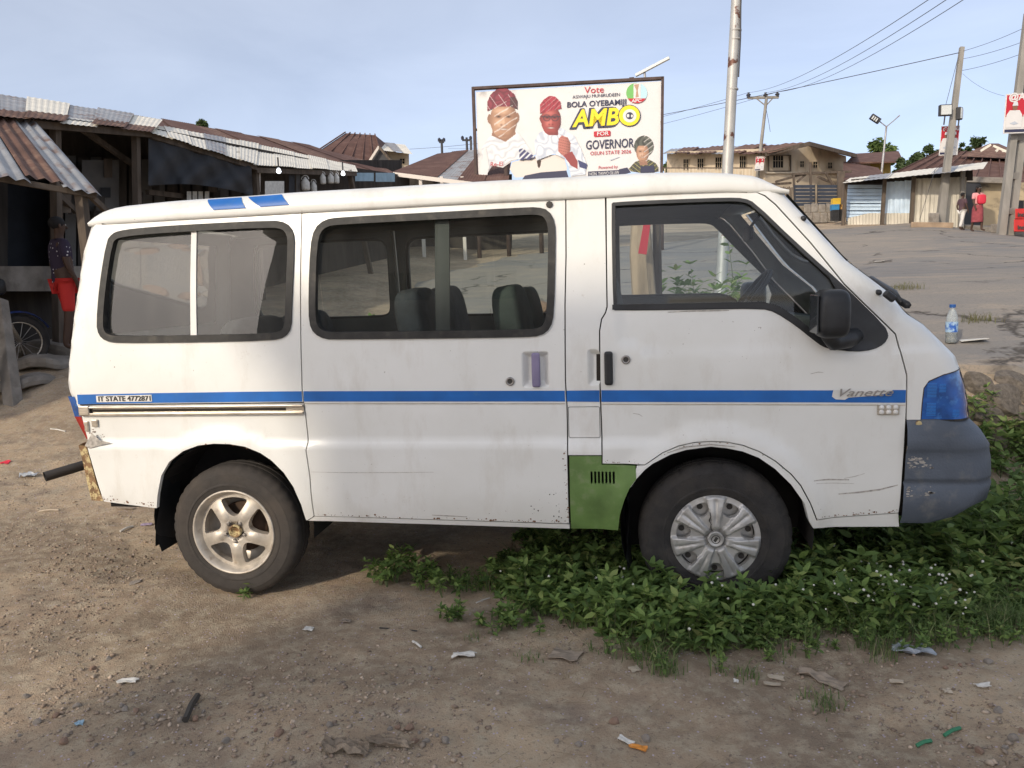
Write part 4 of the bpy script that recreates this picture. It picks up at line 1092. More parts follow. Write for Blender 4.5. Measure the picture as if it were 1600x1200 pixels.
M['bframe'] = mat('brown_billboard_frame', (.075, .05, .042), .8, var=.3)
M['crimson'] = mat('print_crimson', (.23, .018, .035), .6)
M['red'] = mat('print_red', (.46, .02, .035), .6)
M['skinp'] = mat('print_brown_skin', (.22, .10, .06), .6)
M['skinr'] = mat('print_reddish_skin', (.28, .05, .045), .6)
M['skinp2'] = mat('print_tan_skin', (.42, .26, .17), .6)
M['robe'] = mat('print_grey_white_cloth', (.58, .60, .62), .6)
M['robe2'] = mat('print_shaded_cloth', (.44, .47, .52), .6)
M['yellow'] = mat('print_yellow', (.78, .62, .02), .6)
M['navy'] = mat('print_navy', (.03, .032, .07), .6)
M['pgreen'] = mat('print_green', (.16, .42, .11), .6)
M['pblue'] = mat('print_pale_blue', (.42, .62, .66), .6)
M['olive'] = mat('print_dark_olive', (.07, .075, .05), .6)
M['cream'] = mat('print_back_cream', (.66, .60, .54), .7)
M['lens'] = mat('led_lens', (.6, .62, .6), .3)
M['bulb'] = mat('lit_bulb', (.9, .9, .9), .3, emit=(.9, .95, 1), estr=2.5)
M['bluesheet'] = mat('pale_blue_sheet', (.50, .62, .74), .55, var=.18, vscale=2.5)
M['cream_zinc'] = mat('cream_zinc_sheet', (.46, .43, .36), .55, metal=.15, var=.15, vscale=2)
M['signblue'] = mat('light_blue_board', (.28, .42, .52), .7, var=.15)

def D(px, x0, d0, x1, d1):
    return 1 / (1 / d0 + (px - x0) / (x1 - x0) * (1 / d1 - 1 / d0))
def corr(p00, p10, p01, p11, pitch=.09, amp=.012, mb=None, nv=2):
    """corrugated sheet; p00-p10 the eave, p01-p11 the upper edge"""
    p00, p10, p01, p11 = map(Vector, (p00, p10, p01, p11))
    n_ = (p10 - p00).cross(p01 - p00).normalized()
    k = max(4, int((p10 - p00).length / pitch * 4))
    mb = mb or MB(); vs = []
    for j in range(nv):
        t = j / (nv - 1)
        for i in range(k + 1):
            s_ = i / k
            p = (p00.lerp(p10, s_)).lerp(p01.lerp(p11, s_), t)
            vs.append(p + n_ * amp * math.sin(i * math.pi / 2))
    mb.add(vs, [(j * (k + 1) + i, j * (k + 1) + i + 1, (j + 1) * (k + 1) + i + 1, (j + 1) * (k + 1) + i) for j in range(nv - 1) for i in range(k)])
    return mb
def sheets(parent, name, e0, e1, r0_, r1_, n, mats_, pitch=.08, amp=.0045, lift=.02, ragged=.06):
    e0, e1, r0_, r1_ = map(Vector, (e0, e1, r0_, r1_))
    for i in range(n):
        a, b = i / n - .01, (i + 1) / n + .015
        up = Vector((0, 0, lift * (i % 2) + random.uniform(0, lift * .6)))
        dn_ = (e0 - r0_).normalized() * random.uniform(-ragged, ragged)
        corr(e0.lerp(e1, a) + up + dn_, e0.lerp(e1, b) + up + dn_, r0_.lerp(r1_, a) + up, r0_.lerp(r1_, b) + up, pitch, amp).build(name, M[mats_[i % len(mats_)]], parent, smooth=True)
def wallpx(name, out, holes, df, m_, parent, thick=.02, sp=14):
    """wall outlined in the picture, standing at distance df(px); openings are real holes"""
    V, T, bd = cdt(np.array(out, float), [np.array(h, float) for h in holes], sp, sp)
    b = MB(); n = len(V)
    P0 = [at(a[0], a[1], df(a[0])) for a in V]; P1 = [at(a[0], a[1], df(a[0]) * (1 + thick)) for a in V]
    b.add(P0 + P1, [tuple(int(i) for i in t)[::-1] for t in T] + [tuple(int(i) + n for i in t) for t in T] + [(a, c, c + n, a + n) for a, c in bd])
    return b.build(name, m_, parent)
def boxpx(b, x0, x1, y0, y1, df, thick=.01, fr=0.):
    q0 = [at(x, y, df(x) * (1 - fr)) for x, y in ((x0, y0), (x1, y0), (x1, y1), (x0, y1))]
    q1 = [at(x, y, df(x) * (1 - fr + thick)) for x, y in ((x0, y0), (x1, y0), (x1, y1), (x0, y1))]
    b.add(q0 + q1, [(3, 2, 1, 0), (4, 5, 6, 7), (0, 1, 5, 4), (1, 2, 6, 5), (2, 3, 7, 6), (3, 0, 4, 7)])
    return b
def windowpx(parent, x0, x1, y0, y1, df, bars=2, fr=None, m_='frame'):
    """pane set back in its opening, with surround and bars"""
    w_ = boxpx(MB(), x0, x1, y0, y1, df, .004, -.006).build('window', M['pane'], parent)
    e = fr or max(.8, (x1 - x0) * .1)
    s_ = MB()
    for a in ((x0 - e, x0, y0 - e, y1 + e), (x1, x1 + e, y0 - e, y1 + e), (x0, x1, y0 - e, y0), (x0, x1, y1, y1 + e)): boxpx(s_, *a, df, .008, .002)
    s_.build('surround', M[m_], w_)
    for i in range(bars):
        x = x0 + (x1 - x0) * (i + 1) / (bars + 1)
        boxpx(MB(), x - .35, x + .35, y0, y1, df, .002, .0005).build('bar', M[m_], w_)
    boxpx(MB(), x0, x1, y0 + (y1 - y0) * .4, y0 + (y1 - y0) * .4 + .7, df, .002, .0012).build('bar', M[m_], w_)
    return w_
def ground_below(p): return Vector((p.x, p.y, gz(p.x, p.y)))
def down_to_ground(top, low):
    """extend the line top-low to the ground"""
    t = (low - top).normalized(); p = low.copy()
    for _ in range(400):
        if p.z <= gz(p.x, p.y) - .15: break
        p = p + t * .05
    return p

# ---- market shed on the left
DS = lambda px: D(px, 0, 8.5, 555, 16)
shed = thing('market_shed', 'long dark market shed with patched corrugated roof and hanging black tarpaulin', 'shed', ground_below(at(150, 480, 10)))
bk = lambda px, py, k: at(px, py, DS(px) * k)
sheets(shed, 'roof_sheet', bk(-160, 153, 1), bk(238, 203, 1), bk(-160, 122, 1.38), bk(250, 187, 1.3), 7, ['zinc', 'paleroof', 'zinc', 'paleroof', 'zinc'], lift=.03)
sheets(shed, 'roof_sheet', bk(-160, 166, .965), bk(232, 206, .97), bk(-160, 153, 1.0), bk(240, 199, 1.02), 7, ['rustroof', 'paleroof', 'rustroof'], lift=.02, ragged=.02)
sheets(shed, 'roof_sheet', bk(236, 207, .97), bk(399, 258, .97), bk(224, 192, 1.3), bk(402, 225, 1.24), 6, ['paleroof', 'paleroof', 'paleroof', 'zinc'], lift=.012, ragged=.03)
sheets(shed, 'roof_sheet', bk(398, 258, .97), bk(557, 269, .985), bk(400, 225, 1.24), bk(553, 259, 1.18), 6, ['paleroof', 'paleroof', 'paleroof'], lift=.012, ragged=.03)
fb = MB(); fb.beam(bk(-160, 176, .985), bk(236, 210, .985), .05, .08); fb.beam(bk(236, 212, .985), bk(400, 262, .985), .05, .08); fb.beam(bk(400, 266, .985), bk(556, 272, .99), .05, .08)
fb.build('fascia', M['timber'], shed)
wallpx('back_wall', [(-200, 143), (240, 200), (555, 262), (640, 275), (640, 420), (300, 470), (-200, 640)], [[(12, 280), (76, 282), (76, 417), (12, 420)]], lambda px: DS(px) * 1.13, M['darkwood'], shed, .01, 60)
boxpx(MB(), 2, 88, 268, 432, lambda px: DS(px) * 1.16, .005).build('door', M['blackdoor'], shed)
for x in np.linspace(82, 380, 16):
    boxpx(MB(), x, x + 17, 238 + x * .05, 440 - x * .05, lambda px: DS(px) * 1.115, .006, random.uniform(0, .004)).build('wall_board', M[random.choice(['darkwood', 'darkwood', 'greyboard'])], shed)
boxpx(MB(), -200, -2, 285, 620, lambda px: DS(px) * 1.08, .012).build('side_wall', M['greyboard'], shed)
boxpx(MB(), 128, 186, 250, 330, lambda px: DS(px) * 1.08, .006).build('counter_board', M['greyboard'], shed)
for px, y0, y1, w_ in ((-20, 200, 640, .12), (86, 200, 450, .09), (212, 208, 420, .08), (398, 262, 380, .1), (545, 266, 340, .09)):
    pb = MB(); t_ = bk(px, y0, 1.0); pb.beam(t_, down_to_ground(t_, bk(px + 3, y1 - 60, 1.0)), w_, w_, up=(0, 1, 0)); pb.build('post', M['timber'], shed)
for a, b in (((120, 196), (215, 262)), ((95, 190), (160, 200)), ((230, 300), (330, 312)), ((86, 300), (118, 330))):
    MB().beam(bk(a[0], a[1], 1.03), bk(b[0], b[1], 1.06), .05, .07).build('rafter', M['timber'], shed)
stp = MB(); boxpx(stp, -200, 130, 416, 455, lambda px: DS(px) * 1.02, .12); stp.build('floor_ledge', M['concrete'], shed)
for k_ in range(26):
    x = random.uniform(95, 395); y = random.uniform(235, 330); w_ = random.uniform(4, 16); h_ = random.uniform(8, 40)
    boxpx(MB(), x, x + w_, y, y + h_, lambda px: DS(px) * 1.10, .006, random.uniform(0, .05)).build('stored_board', M[random.choice(['darkwood', 'darkwood', 'greyboard', 'tarp', 'timber'])], shed)
# tarpaulin hung under the eave
tb = MB(); nu, nv_ = 60, 20; vs = []
for j in range(nv_):
    for i in range(nu):
        s_, t_ = i / (nu - 1), j / (nv_ - 1)
        x = 232 + 162 * s_; yt = 216 + 44 * s_; yb = 290 + 18 * s_ - 10 * math.sin(s_ * 3)
        y = yt + (yb - yt) * t_
        vs.append(bk(x + 6 * (t_ - .5) * math.sin(s_ * 9), y, .985 + .006 * math.sin(s_ * 17 + t_ * 5) * (.3 + t_) + .002 * math.sin(s_ * 31 - t_ * 6)))
tb.add(vs, [(j * nu + i, j * nu + i + 1, (j + 1) * nu + i + 1, (j + 1) * nu + i) for j in range(nv_ - 1) for i in range(nu - 1)])
tag(tb.build('tarpaulin', M['tarp'], None, smooth=True), 'creased black tarpaulin hanging below the pale roof edge', 'tarpaulin')
# lamps and goods under the far eave
for (x, y), lb in (((435.5, 267), 'small lit bulb at the corner where the tarpaulin ends'), ((536, 271), 'small lit bulb at the far end of the pale roof')):
    c_ = bk(x, y, .97)
    lm = thing('light_bulb', lb, 'bulb', c_, 'bulbs under the shed eave')
    MB().lathe([(0, -.045), (.03, -.035), (.042, -.01), (.03, .025), (.018, .045), (0, .045)], c_, 'z', 12).build('globe', M['bulb'], lm, smooth=True)
    MB().tube([c_ + Vector((0, 0, .045)), c_ + Vector((0, 0, .22))], .014, 8).build('socket', M['ironblack'], lm)
M['goods'] = mat('white_plastic_goods', (.55, .54, .5), .6, var=.15, vscale=20)
def jug(x, y0, y1, w_, lb):
    a, b = bk(x, y0, .985), bk(x, y1, .985); h = (a - b).length; r_ = w_ * DS(x) / FPX / 2
    t_ = thing('hanging_jug', lb, 'jug', b, 'white jugs hung from the eave')
    MB().lathe([(0, 0), (r_ * .9, .01), (r_, h * .15), (r_, h * .55), (r_ * .5, h * .75), (r_ * .3, h * .8), (r_ * .3, h * .86), (0, h * .86)], b, 'z', 14).build('body', M['goods'], t_, smooth=True)
    MB().tube([b + Vector((0, 0, h * .72)) + Vector((r_ * .9 * math.cos(q), 0, h * .25 * math.sin(q))) for q in np.linspace(0, math.pi, 8)], r_ * .12, 6).build('grip', M['goods'], t_)
for k_, (x, y0, y1, w_) in enumerate(((478, 274, 298, 13), (491, 280, 302, 9), (505, 268, 288, 9), (517, 268, 287, 10), (526, 268, 287, 9))):
    jug(x, y0, y1, w_, ['wide white jug hung beside the pale board', 'narrow white jug hung low next to the wide jug', 'white jug hung left in the close row of three', 'white jug hung in the middle of the close row of three', 'white jug hung right in the close row of three'][k_])
wb = MB(); boxpx(wb, 414, 444, 283, 325, lambda px: DS(px) * .99, .004); tag(wb.build('price_board', M['goods']), 'pale upright board leaning in the shed opening near the bulb', 'board')
for k_, x in enumerate((292, 301, 310, 320)):
    bb_ = MB(); boxpx(bb_, x, x + 7, 299, 330, lambda px: DS(px) * 1.03, .006)
    tag(bb_.build('stacked_packet', M['goods']), ['first', 'second', 'third', 'last'][k_] + ' white packet from the left in the row below the tarpaulin', 'packet', 'white packets below the tarpaulin')
for k_, (x, y, w_, c_) in enumerate(((456, 285, 9, 'tarp'), (466, 283, 6, 'greyboard'), (404, 278, 6, 'cream'))):
    g_ = MB(); boxpx(g_, x - w_ / 2, x + w_ / 2, y - 12, y + 22, lambda px: DS(px) * 1.0, .006)
    tag(g_.build('hanging_cloth', M[c_]), ['black cloth hung right of the pale board', 'grey cloth strip hung beside the black cloth', 'cream cloth strip hung left of the pale board'][k_], 'cloth')
sg = thing('sign_board', 'light blue sign board fixed under the far brown eave', 'sign', bk(586, 300, 1.08))
boxpx(MB(), 555, 584, 270, 283, lambda px: DS(px) * 1.06, .004).build('board', M['signblue'], sg)
boxpx(MB(), 587, 617, 270, 284, lambda px: DS(px) * 1.06, .004).build('board', M['signblue'], sg)
# near awning
aw = thing('shop_awning', 'low rusty corrugated awning sheet at the left edge over the dark doorway', 'awning', ground_below(at(60, 500, 7.4)))
e0, e1, r0_, r1_ = at(-150, 243, 6.3), at(156, 304, 7.3), at(-150, 150, 8.1), at(48, 181, 8.9)
sheets(aw, 'roof_sheet', e0, e1, r0_, r1_, 5, ['rustroof', 'rustroof', 'zinc', 'rustroof', 'zinc'], pitch=.11, amp=.016, lift=.018, ragged=.07)
MB().beam(at(-150, 252, 6.4), at(150, 306, 7.35), .05, .05).build('eave_batten', M['timber'], aw)
MB().beam(at(135, 300, 7.3), at(172, 335, 7.6), .04, .05).build('broken_batten', M['timber'], aw)
for px in (-60, 126):
    t_ = at(px, 300 if px > 0 else 270, 7.3); pb = MB(); pb.beam(t_, down_to_ground(t_, t_ - Vector((0, 0, 1))), .08, .08, up=(0, 1, 0)); pb.build('post', M['timber'], aw)
# concrete post at the frame edge
c0, c1 = at(1, 470, 8.0), at(12, 560, 7.8)
cp = MB(); cp.beam(c0, down_to_ground(c0, c1), .10, .10, up=(0, 1, 0), w2=.13, h2=.13)
tag(cp.build('concrete_post', M['concrete'], bevel=.008), 'short leaning concrete post at the left edge of the lot', 'post')
# ledge stones in front of the shop
for k_, (x, y, w_, h_, d_) in enumerate(((70, 522, .6, .14, 8.6), (30, 540, .45, .12, 8.0), (86, 455, .8, .18, 9.2))):
    p = at(x, y, d_); z = gz(p.x, p.y)
    b = ellbox((p.x, p.y, z + h_ * .3), (w_, .55, h_), .45, 8)
    b.v = [(v[0], v[1], v[2] + .03 * math.sin(v[0] * 9 + v[1] * 7)) for v in b.v]
    tag(b.build('ledge_stone', M['concrete']), ['broad low stone beside the parked motorcycle', 'low stone in front of the motorcycle wheel', 'flat stone by the shop floor ledge'][k_], 'stone')
# long brown roof behind
DB = lambda px: D(px, 210, 14, 615, 23)
sh2 = thing('brown_roofed_shed', 'long low shed with rust brown roof behind the pale one', 'shed', ground_below(at(450, 300, 19)))
sheets(sh2, 'roof_sheet', at(205, 196, 14 * .95), at(622, 276, 22), at(205, 179, 15.5), at(480, 227, 24), 8, ['rustroof2', 'rustroof2', 'rustroof'], lift=.02)
sheets(sh2, 'roof_sheet', at(540, 268, 20.5), at(632, 279, 21), at(475, 228, 24), at(585, 254, 25), 3, ['rustroof', 'rustroof2'], lift=.02)
boxpx(MB(), 300, 628, 250, 420, lambda px: DB(px) * 1.04, .01).build('wall', M['darkwood'], sh2)
# second low brown shed below the billboard
sh3 = thing('roadside_stall', 'brown roofed stall with pale eave board left of the billboard', 'stall', ground_below(at(690, 320, 21)))
sheets(sh3, 'roof_sheet', at(612, 270, 20.5), at(790, 292, 19), at(685, 240, 25), at(800, 228, 25), 5, ['rustroof2', 'rustroof2', 'zinc'], lift=.02)
MB().beam(at(615, 272, 20.3), at(790, 294, 18.8), .05, .10).build('eave_board', M['cream'], sh3)
for px in (657, 690, 722): 
    t_ = at(px, 276, 20); pb = MB(); pb.beam(t_, down_to_ground(t_, t_ - Vector((0, 0, 1))), .08, .08, up=(0, 1, 0)); pb.build('post', M['cream'], sh3)
boxpx(MB(), 615, 800, 272, 420, lambda px: 23, .01).build('wall', M['darkwood'], sh3)
# hip roofed house
hh = thing('hip_roofed_house', 'house with brown hip roof and damaged pale lean-to roof', 'house', ground_below(at(570, 330, 38)))
def R_(px, py, d): return at(px, py, d)
rf = MB(); rg0, rg1 = R_(540, 208, 40), R_(586, 211, 40)
a, b, c, d_ = R_(498, 236, 36), R_(600, 262, 36), R_(622, 240, 44), R_(516, 228, 44)
rf.add([a, b, rg1, rg0, c, d_], [(0, 1, 2, 3), (1, 4, 2), (0, 3, 5), (3, 2, 4, 5)]); hr = rf.build('roof', M['rustroof2'], hh)
for i in range(7):
    t = i / 6; p_ = a.lerp(b, t); q_ = rg0.lerp(rg1, t); MB().beam(p_ + Vector((0, -.02, .05)), q_ + Vector((0, -.02, .05)), .05, .05).build('roof_seam', M['rustroof2'], hr)
gb = MB(); gb.add([R_(573, 262, 35), R_(616, 262, 35), R_(592, 228, 35), R_(573, 262, 40), R_(616, 262, 40), R_(592, 228, 40)], [(0, 1, 2), (0, 2, 5, 3), (2, 1, 4, 5)]); gb.build('gable', M['ironblack'], hh)
MB().beam(R_(572, 260, 34.8), R_(592, 229, 34.8), .12, .1).build('verge_board', M['cream'], hh); MB().beam(R_(592, 229, 34.8), R_(617, 259, 34.8), .12, .1).build('verge_board', M['timber'], hh)
sheets(hh, 'roof_sheet', R_(600, 236, 38), R_(644, 241, 38), R_(584, 222, 42), R_(632, 226, 42), 3, ['paleroof', 'zinc'], lift=.04)
wallpx('wall', [(605, 236), (639, 240), (640, 330), (605, 330)], [[(625, 248), (632, 248), (632, 256), (625, 256)]], lambda px: 39, M['plaster2'], hh, .005, 20)
windowpx(hh, 625, 632, 248, 256, lambda px: 39, 1)
boxpx(MB(), 500, 575, 236, 330, lambda px: 38, .005).build('side_wall', M['plaster2'], hh)

# ---- poles and wires
def pole_thing(name, label, px0, py0, px1, py1, d, r0, r1, m_, n=10, cat='pole', square=False):
    t_, l_ = at(px0, py0, d), at(px1, py1, d)
    g_ = down_to_ground(t_, l_)
    o = thing(name, label, cat, g_)
    b = MB()
    if square: b.beam(g_, t_, r1 * 2, r1 * 2, up=(0, 1, 0), w2=r0 * 2, h2=r0 * 2)
    else: b.tube([g_ + (t_ - g_) * k / 12 for k in range(13)], [r1 + (r0 - r1) * k / 12 for k in range(13)], n)
    b.build('shaft', M[m_], o, smooth=not square)
    return o, t_, g_
sp_, spt, spg = pole_thing('steel_pole', 'tall silver painted steel pole flaking to rust behind the van', 1154, -60, 1136, 275, 8.2, .054, .06, 'silverpole', 20)
for y in (48, 62, 140):
    p = at(1152 - (y) * .055, y, 8.2); MB().lathe([(.056, -.01), (.062, -.008), (.062, .008), (.056, .01)], p, 'z', 20).build('collar', M['silverpole'], sp_, smooth=True)
MB().tube([at(1158, -60, 8.15), at(1157, 60, 8.15), at(1154, 120, 8.15)], .008, 6).build('cable', M['wire'], sp_)
u1, u1t, u1g = pole_thing('utility_pole', 'slim utility pole with crossarm and three dark insulators before the tan house', 1198, 150, 1187, 245, 40, .075, .11, 'polegrey')
ca, cb = at(1168.5, 153, 40), at(1216.5, 152, 40)
MB().beam(ca, cb, .1, .12).build('crossarm', M['polegrey'], u1)
MB().beam(at(1181, 153, 40), at(1196, 165, 40), .05, .05).build('brace', M['polegrey'], u1); MB().beam(at(1208, 153, 40), at(1197, 165, 40), .05, .05).build('brace', M['polegrey'], u1)
ins = []
for x, y in ((1169.5, 148), (1196, 148), (1214.5, 147)):
    c_ = at(x, y + 2, 40); MB().lathe([(.03, -.1), (.1, -.06), (.1, -.02), (.05, 0), (.12, .03), (.12, .07), (.04, .12), (.08, .16), (0, .19)], c_, 'z', 12).build('insulator', M['insul'], u1, smooth=True); ins.append(c_ + Vector((0, 0, .17)))
MB().tube([at(1196, 165, 40), at(1201, 190, 40), at(1203.5, 206, 40)], .012, 5).build('loose_wire', M['wire'], u1)
u2, u2t, u2g = pole_thing('utility_pole', 'leaning concrete pole with two floodlights beside the zinc fence', 1503, 74, 1469, 345, 23.2, .06, .105, 'polegrey', square=True)
lk = at(1502, 80, 23.2)
u3, u3t, u3g = pole_thing('twin_pole', 'twin legged concrete pole carrying a poster at the right edge', 1606, 20, 1566, 352, 19.5, .07, .085, 'polegrey', square=True)
t_, l_ = at(1620, 20, 19.6), at(1582, 340, 19.6); b = MB(); b.beam(down_to_ground(t_, l_), t_, .15, .14, up=(0, 1, 0)); b.build('shaft', M['polegrey'], u3)
for y in (215, 275, 330):
    k_ = (y - 20) / 332; MB().beam(at(1606 - 40 * k_, y, 19.55), at(1621 - 42 * k_, y, 19.6), .16, .16, up=(0, 1, 0)).build('web', M['polegrey'], u3)
def flood(x0, x1, y0, y1, d, lb, turn):
    c_ = at((x0 + x1) / 2, (y0 + y1) / 2, d); o = thing('floodlight', lb, 'floodlight', c_, 'floodlights on the leaning pole')
    w_ = (x1 - x0) * d / FPX; h_ = (y1 - y0) * d / FPX; Mz = Matrix.Rotation(turn, 3, 'Z')
    MB().box(c_, (w_, .14, h_), Mz).build('housing', M['ironblack'], o, bevel=.02)
    MB().box(c_ + Mz @ Vector((0, -.075, 0)), (w_ * .84, .02, h_ * .82), Mz).build('glass', M['lens'], o)
    MB().tube([c_ - Vector((0, 0, h_ * .5)), c_ - Vector((.02, 0, h_ * .5 + .25))], .02, 6).build('bracket', M['ironblack'], o)
flood(1467.5, 1486, 164, 181, 23.0, 'square floodlight on the left side of the leaning pole', .1)
flood(1493.5, 1504, 168, 187, 23.1, 'floodlight turned away on the right side of the leaning pole', .9)
# street lamp
sl0, slt, slg = pole_thing('street_lamp', 'thin double armed street lamp with one LED head', 1385, 198, 1377, 275, 44, .05, .08, 'zinc', cat='lamp')
MB().tube([slt, at(1371, 187, 44)], .03, 6).build('arm', M['zinc'], sl0); MB().tube([slt, at(1397, 188, 44), at(1406, 180, 44)], .03, 6).build('arm', M['zinc'], sl0)
hd = MB().beam(at(1374, 190, 43.9), at(1361, 181.5, 43.9), .22, .3).build('lamp_head', M['ironblack'], sl0)
for k_ in range(3): MB().beam(at(1363 + 3 * k_, 183 + 1.9 * k_, 43.7), at(1364.5 + 3 * k_, 184 + 1.9 * k_, 43.7), .04, .2).build('led_panel', M['lens'], hd)
# far poles left of the billboard
for (x, y0, y1, w_, lb) in ((690, 218, 246, 8, 'distant pole with a short crossarm, left of a twin pole'), (729, 215, 240, 14, 'distant twin pole with crossarm next to the billboard')):
    o, t_, g_ = pole_thing('far_pole', lb, x, y0, x + 1, y1, 60, .09, .12, 'ironblack')
    MB().beam(at(x - w_ / 2, y0 + 4, 60), at(x + w_ / 2, y0 + 4, 60), .12, .14).build('crossarm', M['ironblack'], o)
    for k_ in (-1, 1): MB().lathe([(.12, 0), (.12, .2), (0, .3)], at(x + k_ * w_ / 2.2, y0 + 3, 60), 'z', 8).build('insulator', M['insul'], o)
    if w_ > 10:
        MB().beam(at(x + 7, y0 + 4, 60), at(x + 7, y1, 60), .16, .16, up=(0, 1, 0)).build('shaft', M['ironblack'], o)
def wire(a, b, sag, lb, r_=.014, n=16, m_='wire'):
    a, b = Vector(a), Vector(b)
    pts = [a.lerp(b, i / n) - Vector((0, 0, sag * 4 * (i / n) * (1 - i / n))) for i in range(n + 1)]
    tag(MB().tube(pts, r_ * .62, 5).build('power_wire', M[m_], None, smooth=True), lb, 'wire', 'overhead wires')
wire(at(1500, 82, 23.2), at(640, 233, 60), .5, 'thick wire sagging left from the leaning pole past the billboard', .02, 30)
for k_, (x, i_) in enumerate(((1462, 0), (1490, 1), (1517, 2))):
    wire(at(x, -8, 14), ins[i_], .35, ['upper', 'middle', 'lower'][k_] + ' of three wires climbing from the insulators to the top edge', .012, 20)
for k_, i_ in enumerate((0, 2)):
    wire(ins[i_], at(700 + 30 * k_, 232 + 6 * k_, 75), .8, ['thin wire running left from the left insulator', 'thin wire running left from the right insulator'][k_], .016, 20)
for k_, (y, yb) in enumerate(((80, 38), (92, 60), (110, 78))):
    wire(at(1504, y, 23.2), at(1612, yb, 19.5), .05, ['top', 'middle', 'bottom'][k_] + ' wire between the leaning pole and the twin pole', .01, 10)
wire(at(1504, 115, 23.2), at(1570, 150, 19.4), .1, 'thin stay wire from the leaning pole to the poster', .006, 8)
wire(at(1497, 90, 23.1), at(1478, 163, 23.0), .0, 'floodlight cable running down the leaning pole', .012, 6)
wire(at(1461, 265, 22.5), at(1437, 343, 22.3), .0, 'slanting stay wire in front of the zinc fence', .012, 6)

# ---- posters
def poster(px_pts, d, lb, txt, tx, size, person_x, seedy):
    """small two-figure campaign poster"""
    P_ = [at(x, y, d) for x, y in px_pts]
    X = (P_[1] - P_[0]); U = (P_[0] - P_[3]); Nn = X.normalized().cross(U.normalized()).normalized()
    o = thing('campaign_poster', lb, 'poster', (P_[2] + P_[3]) / 2, 'campaign posters on poles')
    pt = lambda u, v, k: P_[3] + X * u + U * v + Nn * (-.006 * k if Nn.dot(fwd) > 0 else .006 * k)
    def pl(nm, uv, m_, k): MB().poly([pt(u, v, k) for u, v in uv]).build(nm, M[m_], o)
    bm0 = MB(); bm0.poly([pt(0, 0, 0), pt(1, 0, 0), pt(1, 1, 0), pt(0, 1, 0)], Nn * .01 * (1 if Nn.dot(fwd) > 0 else -1)); bm0.build('board', M['vinyl'], o)
    pl('red_field', [(.03, .42), (.97, .42), (.97, .97), (.03, .97)], 'red', 1)
    for cx in person_x:
        el = lambda rx, ry, cy: [(cx + rx * math.cos(t), cy + ry * math.sin(t)) for t in np.linspace(0, 2 * math.pi, 13)[:-1]]
        pl('figure_robe', [(cx - .22, .14), (cx + .22, .14), (cx + .22, .46), (cx + .14, .58), (cx - .14, .58), (cx - .22, .46)], 'vinyl', 2)
        pl('figure_face', el(.075, .075, .65), 'skinp', 3); pl('figure_cap', [(cx - .08, .69), (cx + .08, .69), (cx + .06, .79), (cx - .05, .78)], 'robe', 4)
        pl('figure_hands', [(cx - .12, .25), (cx, .21), (cx + .13, .24), (cx + .02, .30)], 'robe2', 3)
    pl('footer', [(.03, .03), (.6, .03), (.6, .10), (.03, .10)], 'navy', 2)
    text('lettering', txt, size, M['vinyl'], o, pt(tx, .84, 2), X, U, ext=.002, bold=.008)
    return o
poster([(1471, 197), (1500, 196), (1497, 242), (1467, 243)], 23.6, 'red and white campaign poster behind the leaning pole', '@AMBO', .1, .13, (.27, .75), 1)
poster([(1572, 147), (1628, 145), (1622, 208), (1567, 209)], 19.2, 'large red and white campaign poster cut by the right edge', '@AMBO', .08, .24, (.27, .75), 2)
poster([(1181, 245), (1195, 244), (1193, 267), (1179, 267)], 39.5, 'small red and white poster on the crossarm pole', 'AMBO', .1, .16, (.27, .75), 3)

# ---- billboard
BT0, BT1, BB0 = at(741, 139, 20.6), at(1035, 123.5, 19.6), at(746, 285, 20.4)
bX = (BT1 - BT0).normalized(); bN = bX.cross((BT0 - BB0)).normalized()
if bN.dot(fwd) > 0: bN = -bN
bU = bN.cross(bX).normalized()
if bU.z < 0: bU = -bU
def bb(px, py, k=0):
    """spot on the billboard face, k layers of print proud of it"""
    px, py, k = float(px), float(py), float(k)
    v = fwd + (px - 800) / FPX * rgt - (py - 600) / FPX * upv
    t = (BT0 - CAM).dot(bN) / v.dot(bN)
    return CAM + v * t + bN * .004 * k
bill = thing('billboard', 'torn white campaign billboard with brown frame behind the van', 'billboard', ground_below(bb(890, 300)))
def bp(nm, pts, m_, k, par=None): return MB().poly([bb(x, y, k) for x, y in pts], bN * -.002).build(nm, M[m_], par or bill)
def ell(cx, cy, rx, ry, n=20, a0=0, a1=360, rot=0):
    r_ = math.radians(rot)
    return [(cx + rx * math.cos(t) * math.cos(r_) - ry * math.sin(t) * math.sin(r_), cy + rx * math.cos(t) * math.sin(r_) + ry * math.sin(t) * math.cos(r_)) for t in np.radians(np.linspace(a0, a1, n, endpoint=a1 - a0 < 360))]
fr_ = MB()
for a, b in (((739, 139), (1036, 123)), ((739.5, 137), (746, 330)), ((1035.5, 121), (1033, 330)), ((746, 300), (1033, 290))): fr_.beam(bb(*a, 4), bb(*b, 4), .07, .09, up=bN)
fr_.build('frame', M['bframe'], bill)
for x in (745, 790, 842, 1033):
    t_ = bb(x, 250, -10) if x not in (745, 1033) else bb(x, 290, -2)
    MB().tube([t_, down_to_ground(t_, t_ - Vector((0, 0, 1)))], .06, 10).build('leg', M['bframe'], bill, smooth=True)
bp('backing_rail', [(742, 200), (1035, 188), (1035, 192), (742, 204)], 'bframe', -8)
sheet = [(744, 144), (1033, 127), (1031, 268), (1010, 272), (985, 268), (965, 276), (918, 277), (915, 280), (893, 279), (885, 243), (870, 239), (842, 240), (800, 252), (786, 262), (770, 259), (762, 268), (757, 279), (748, 282), (746, 230)]
V, T, bd = cdt(np.array(sheet, float), [], 12, 12)
b = MB()
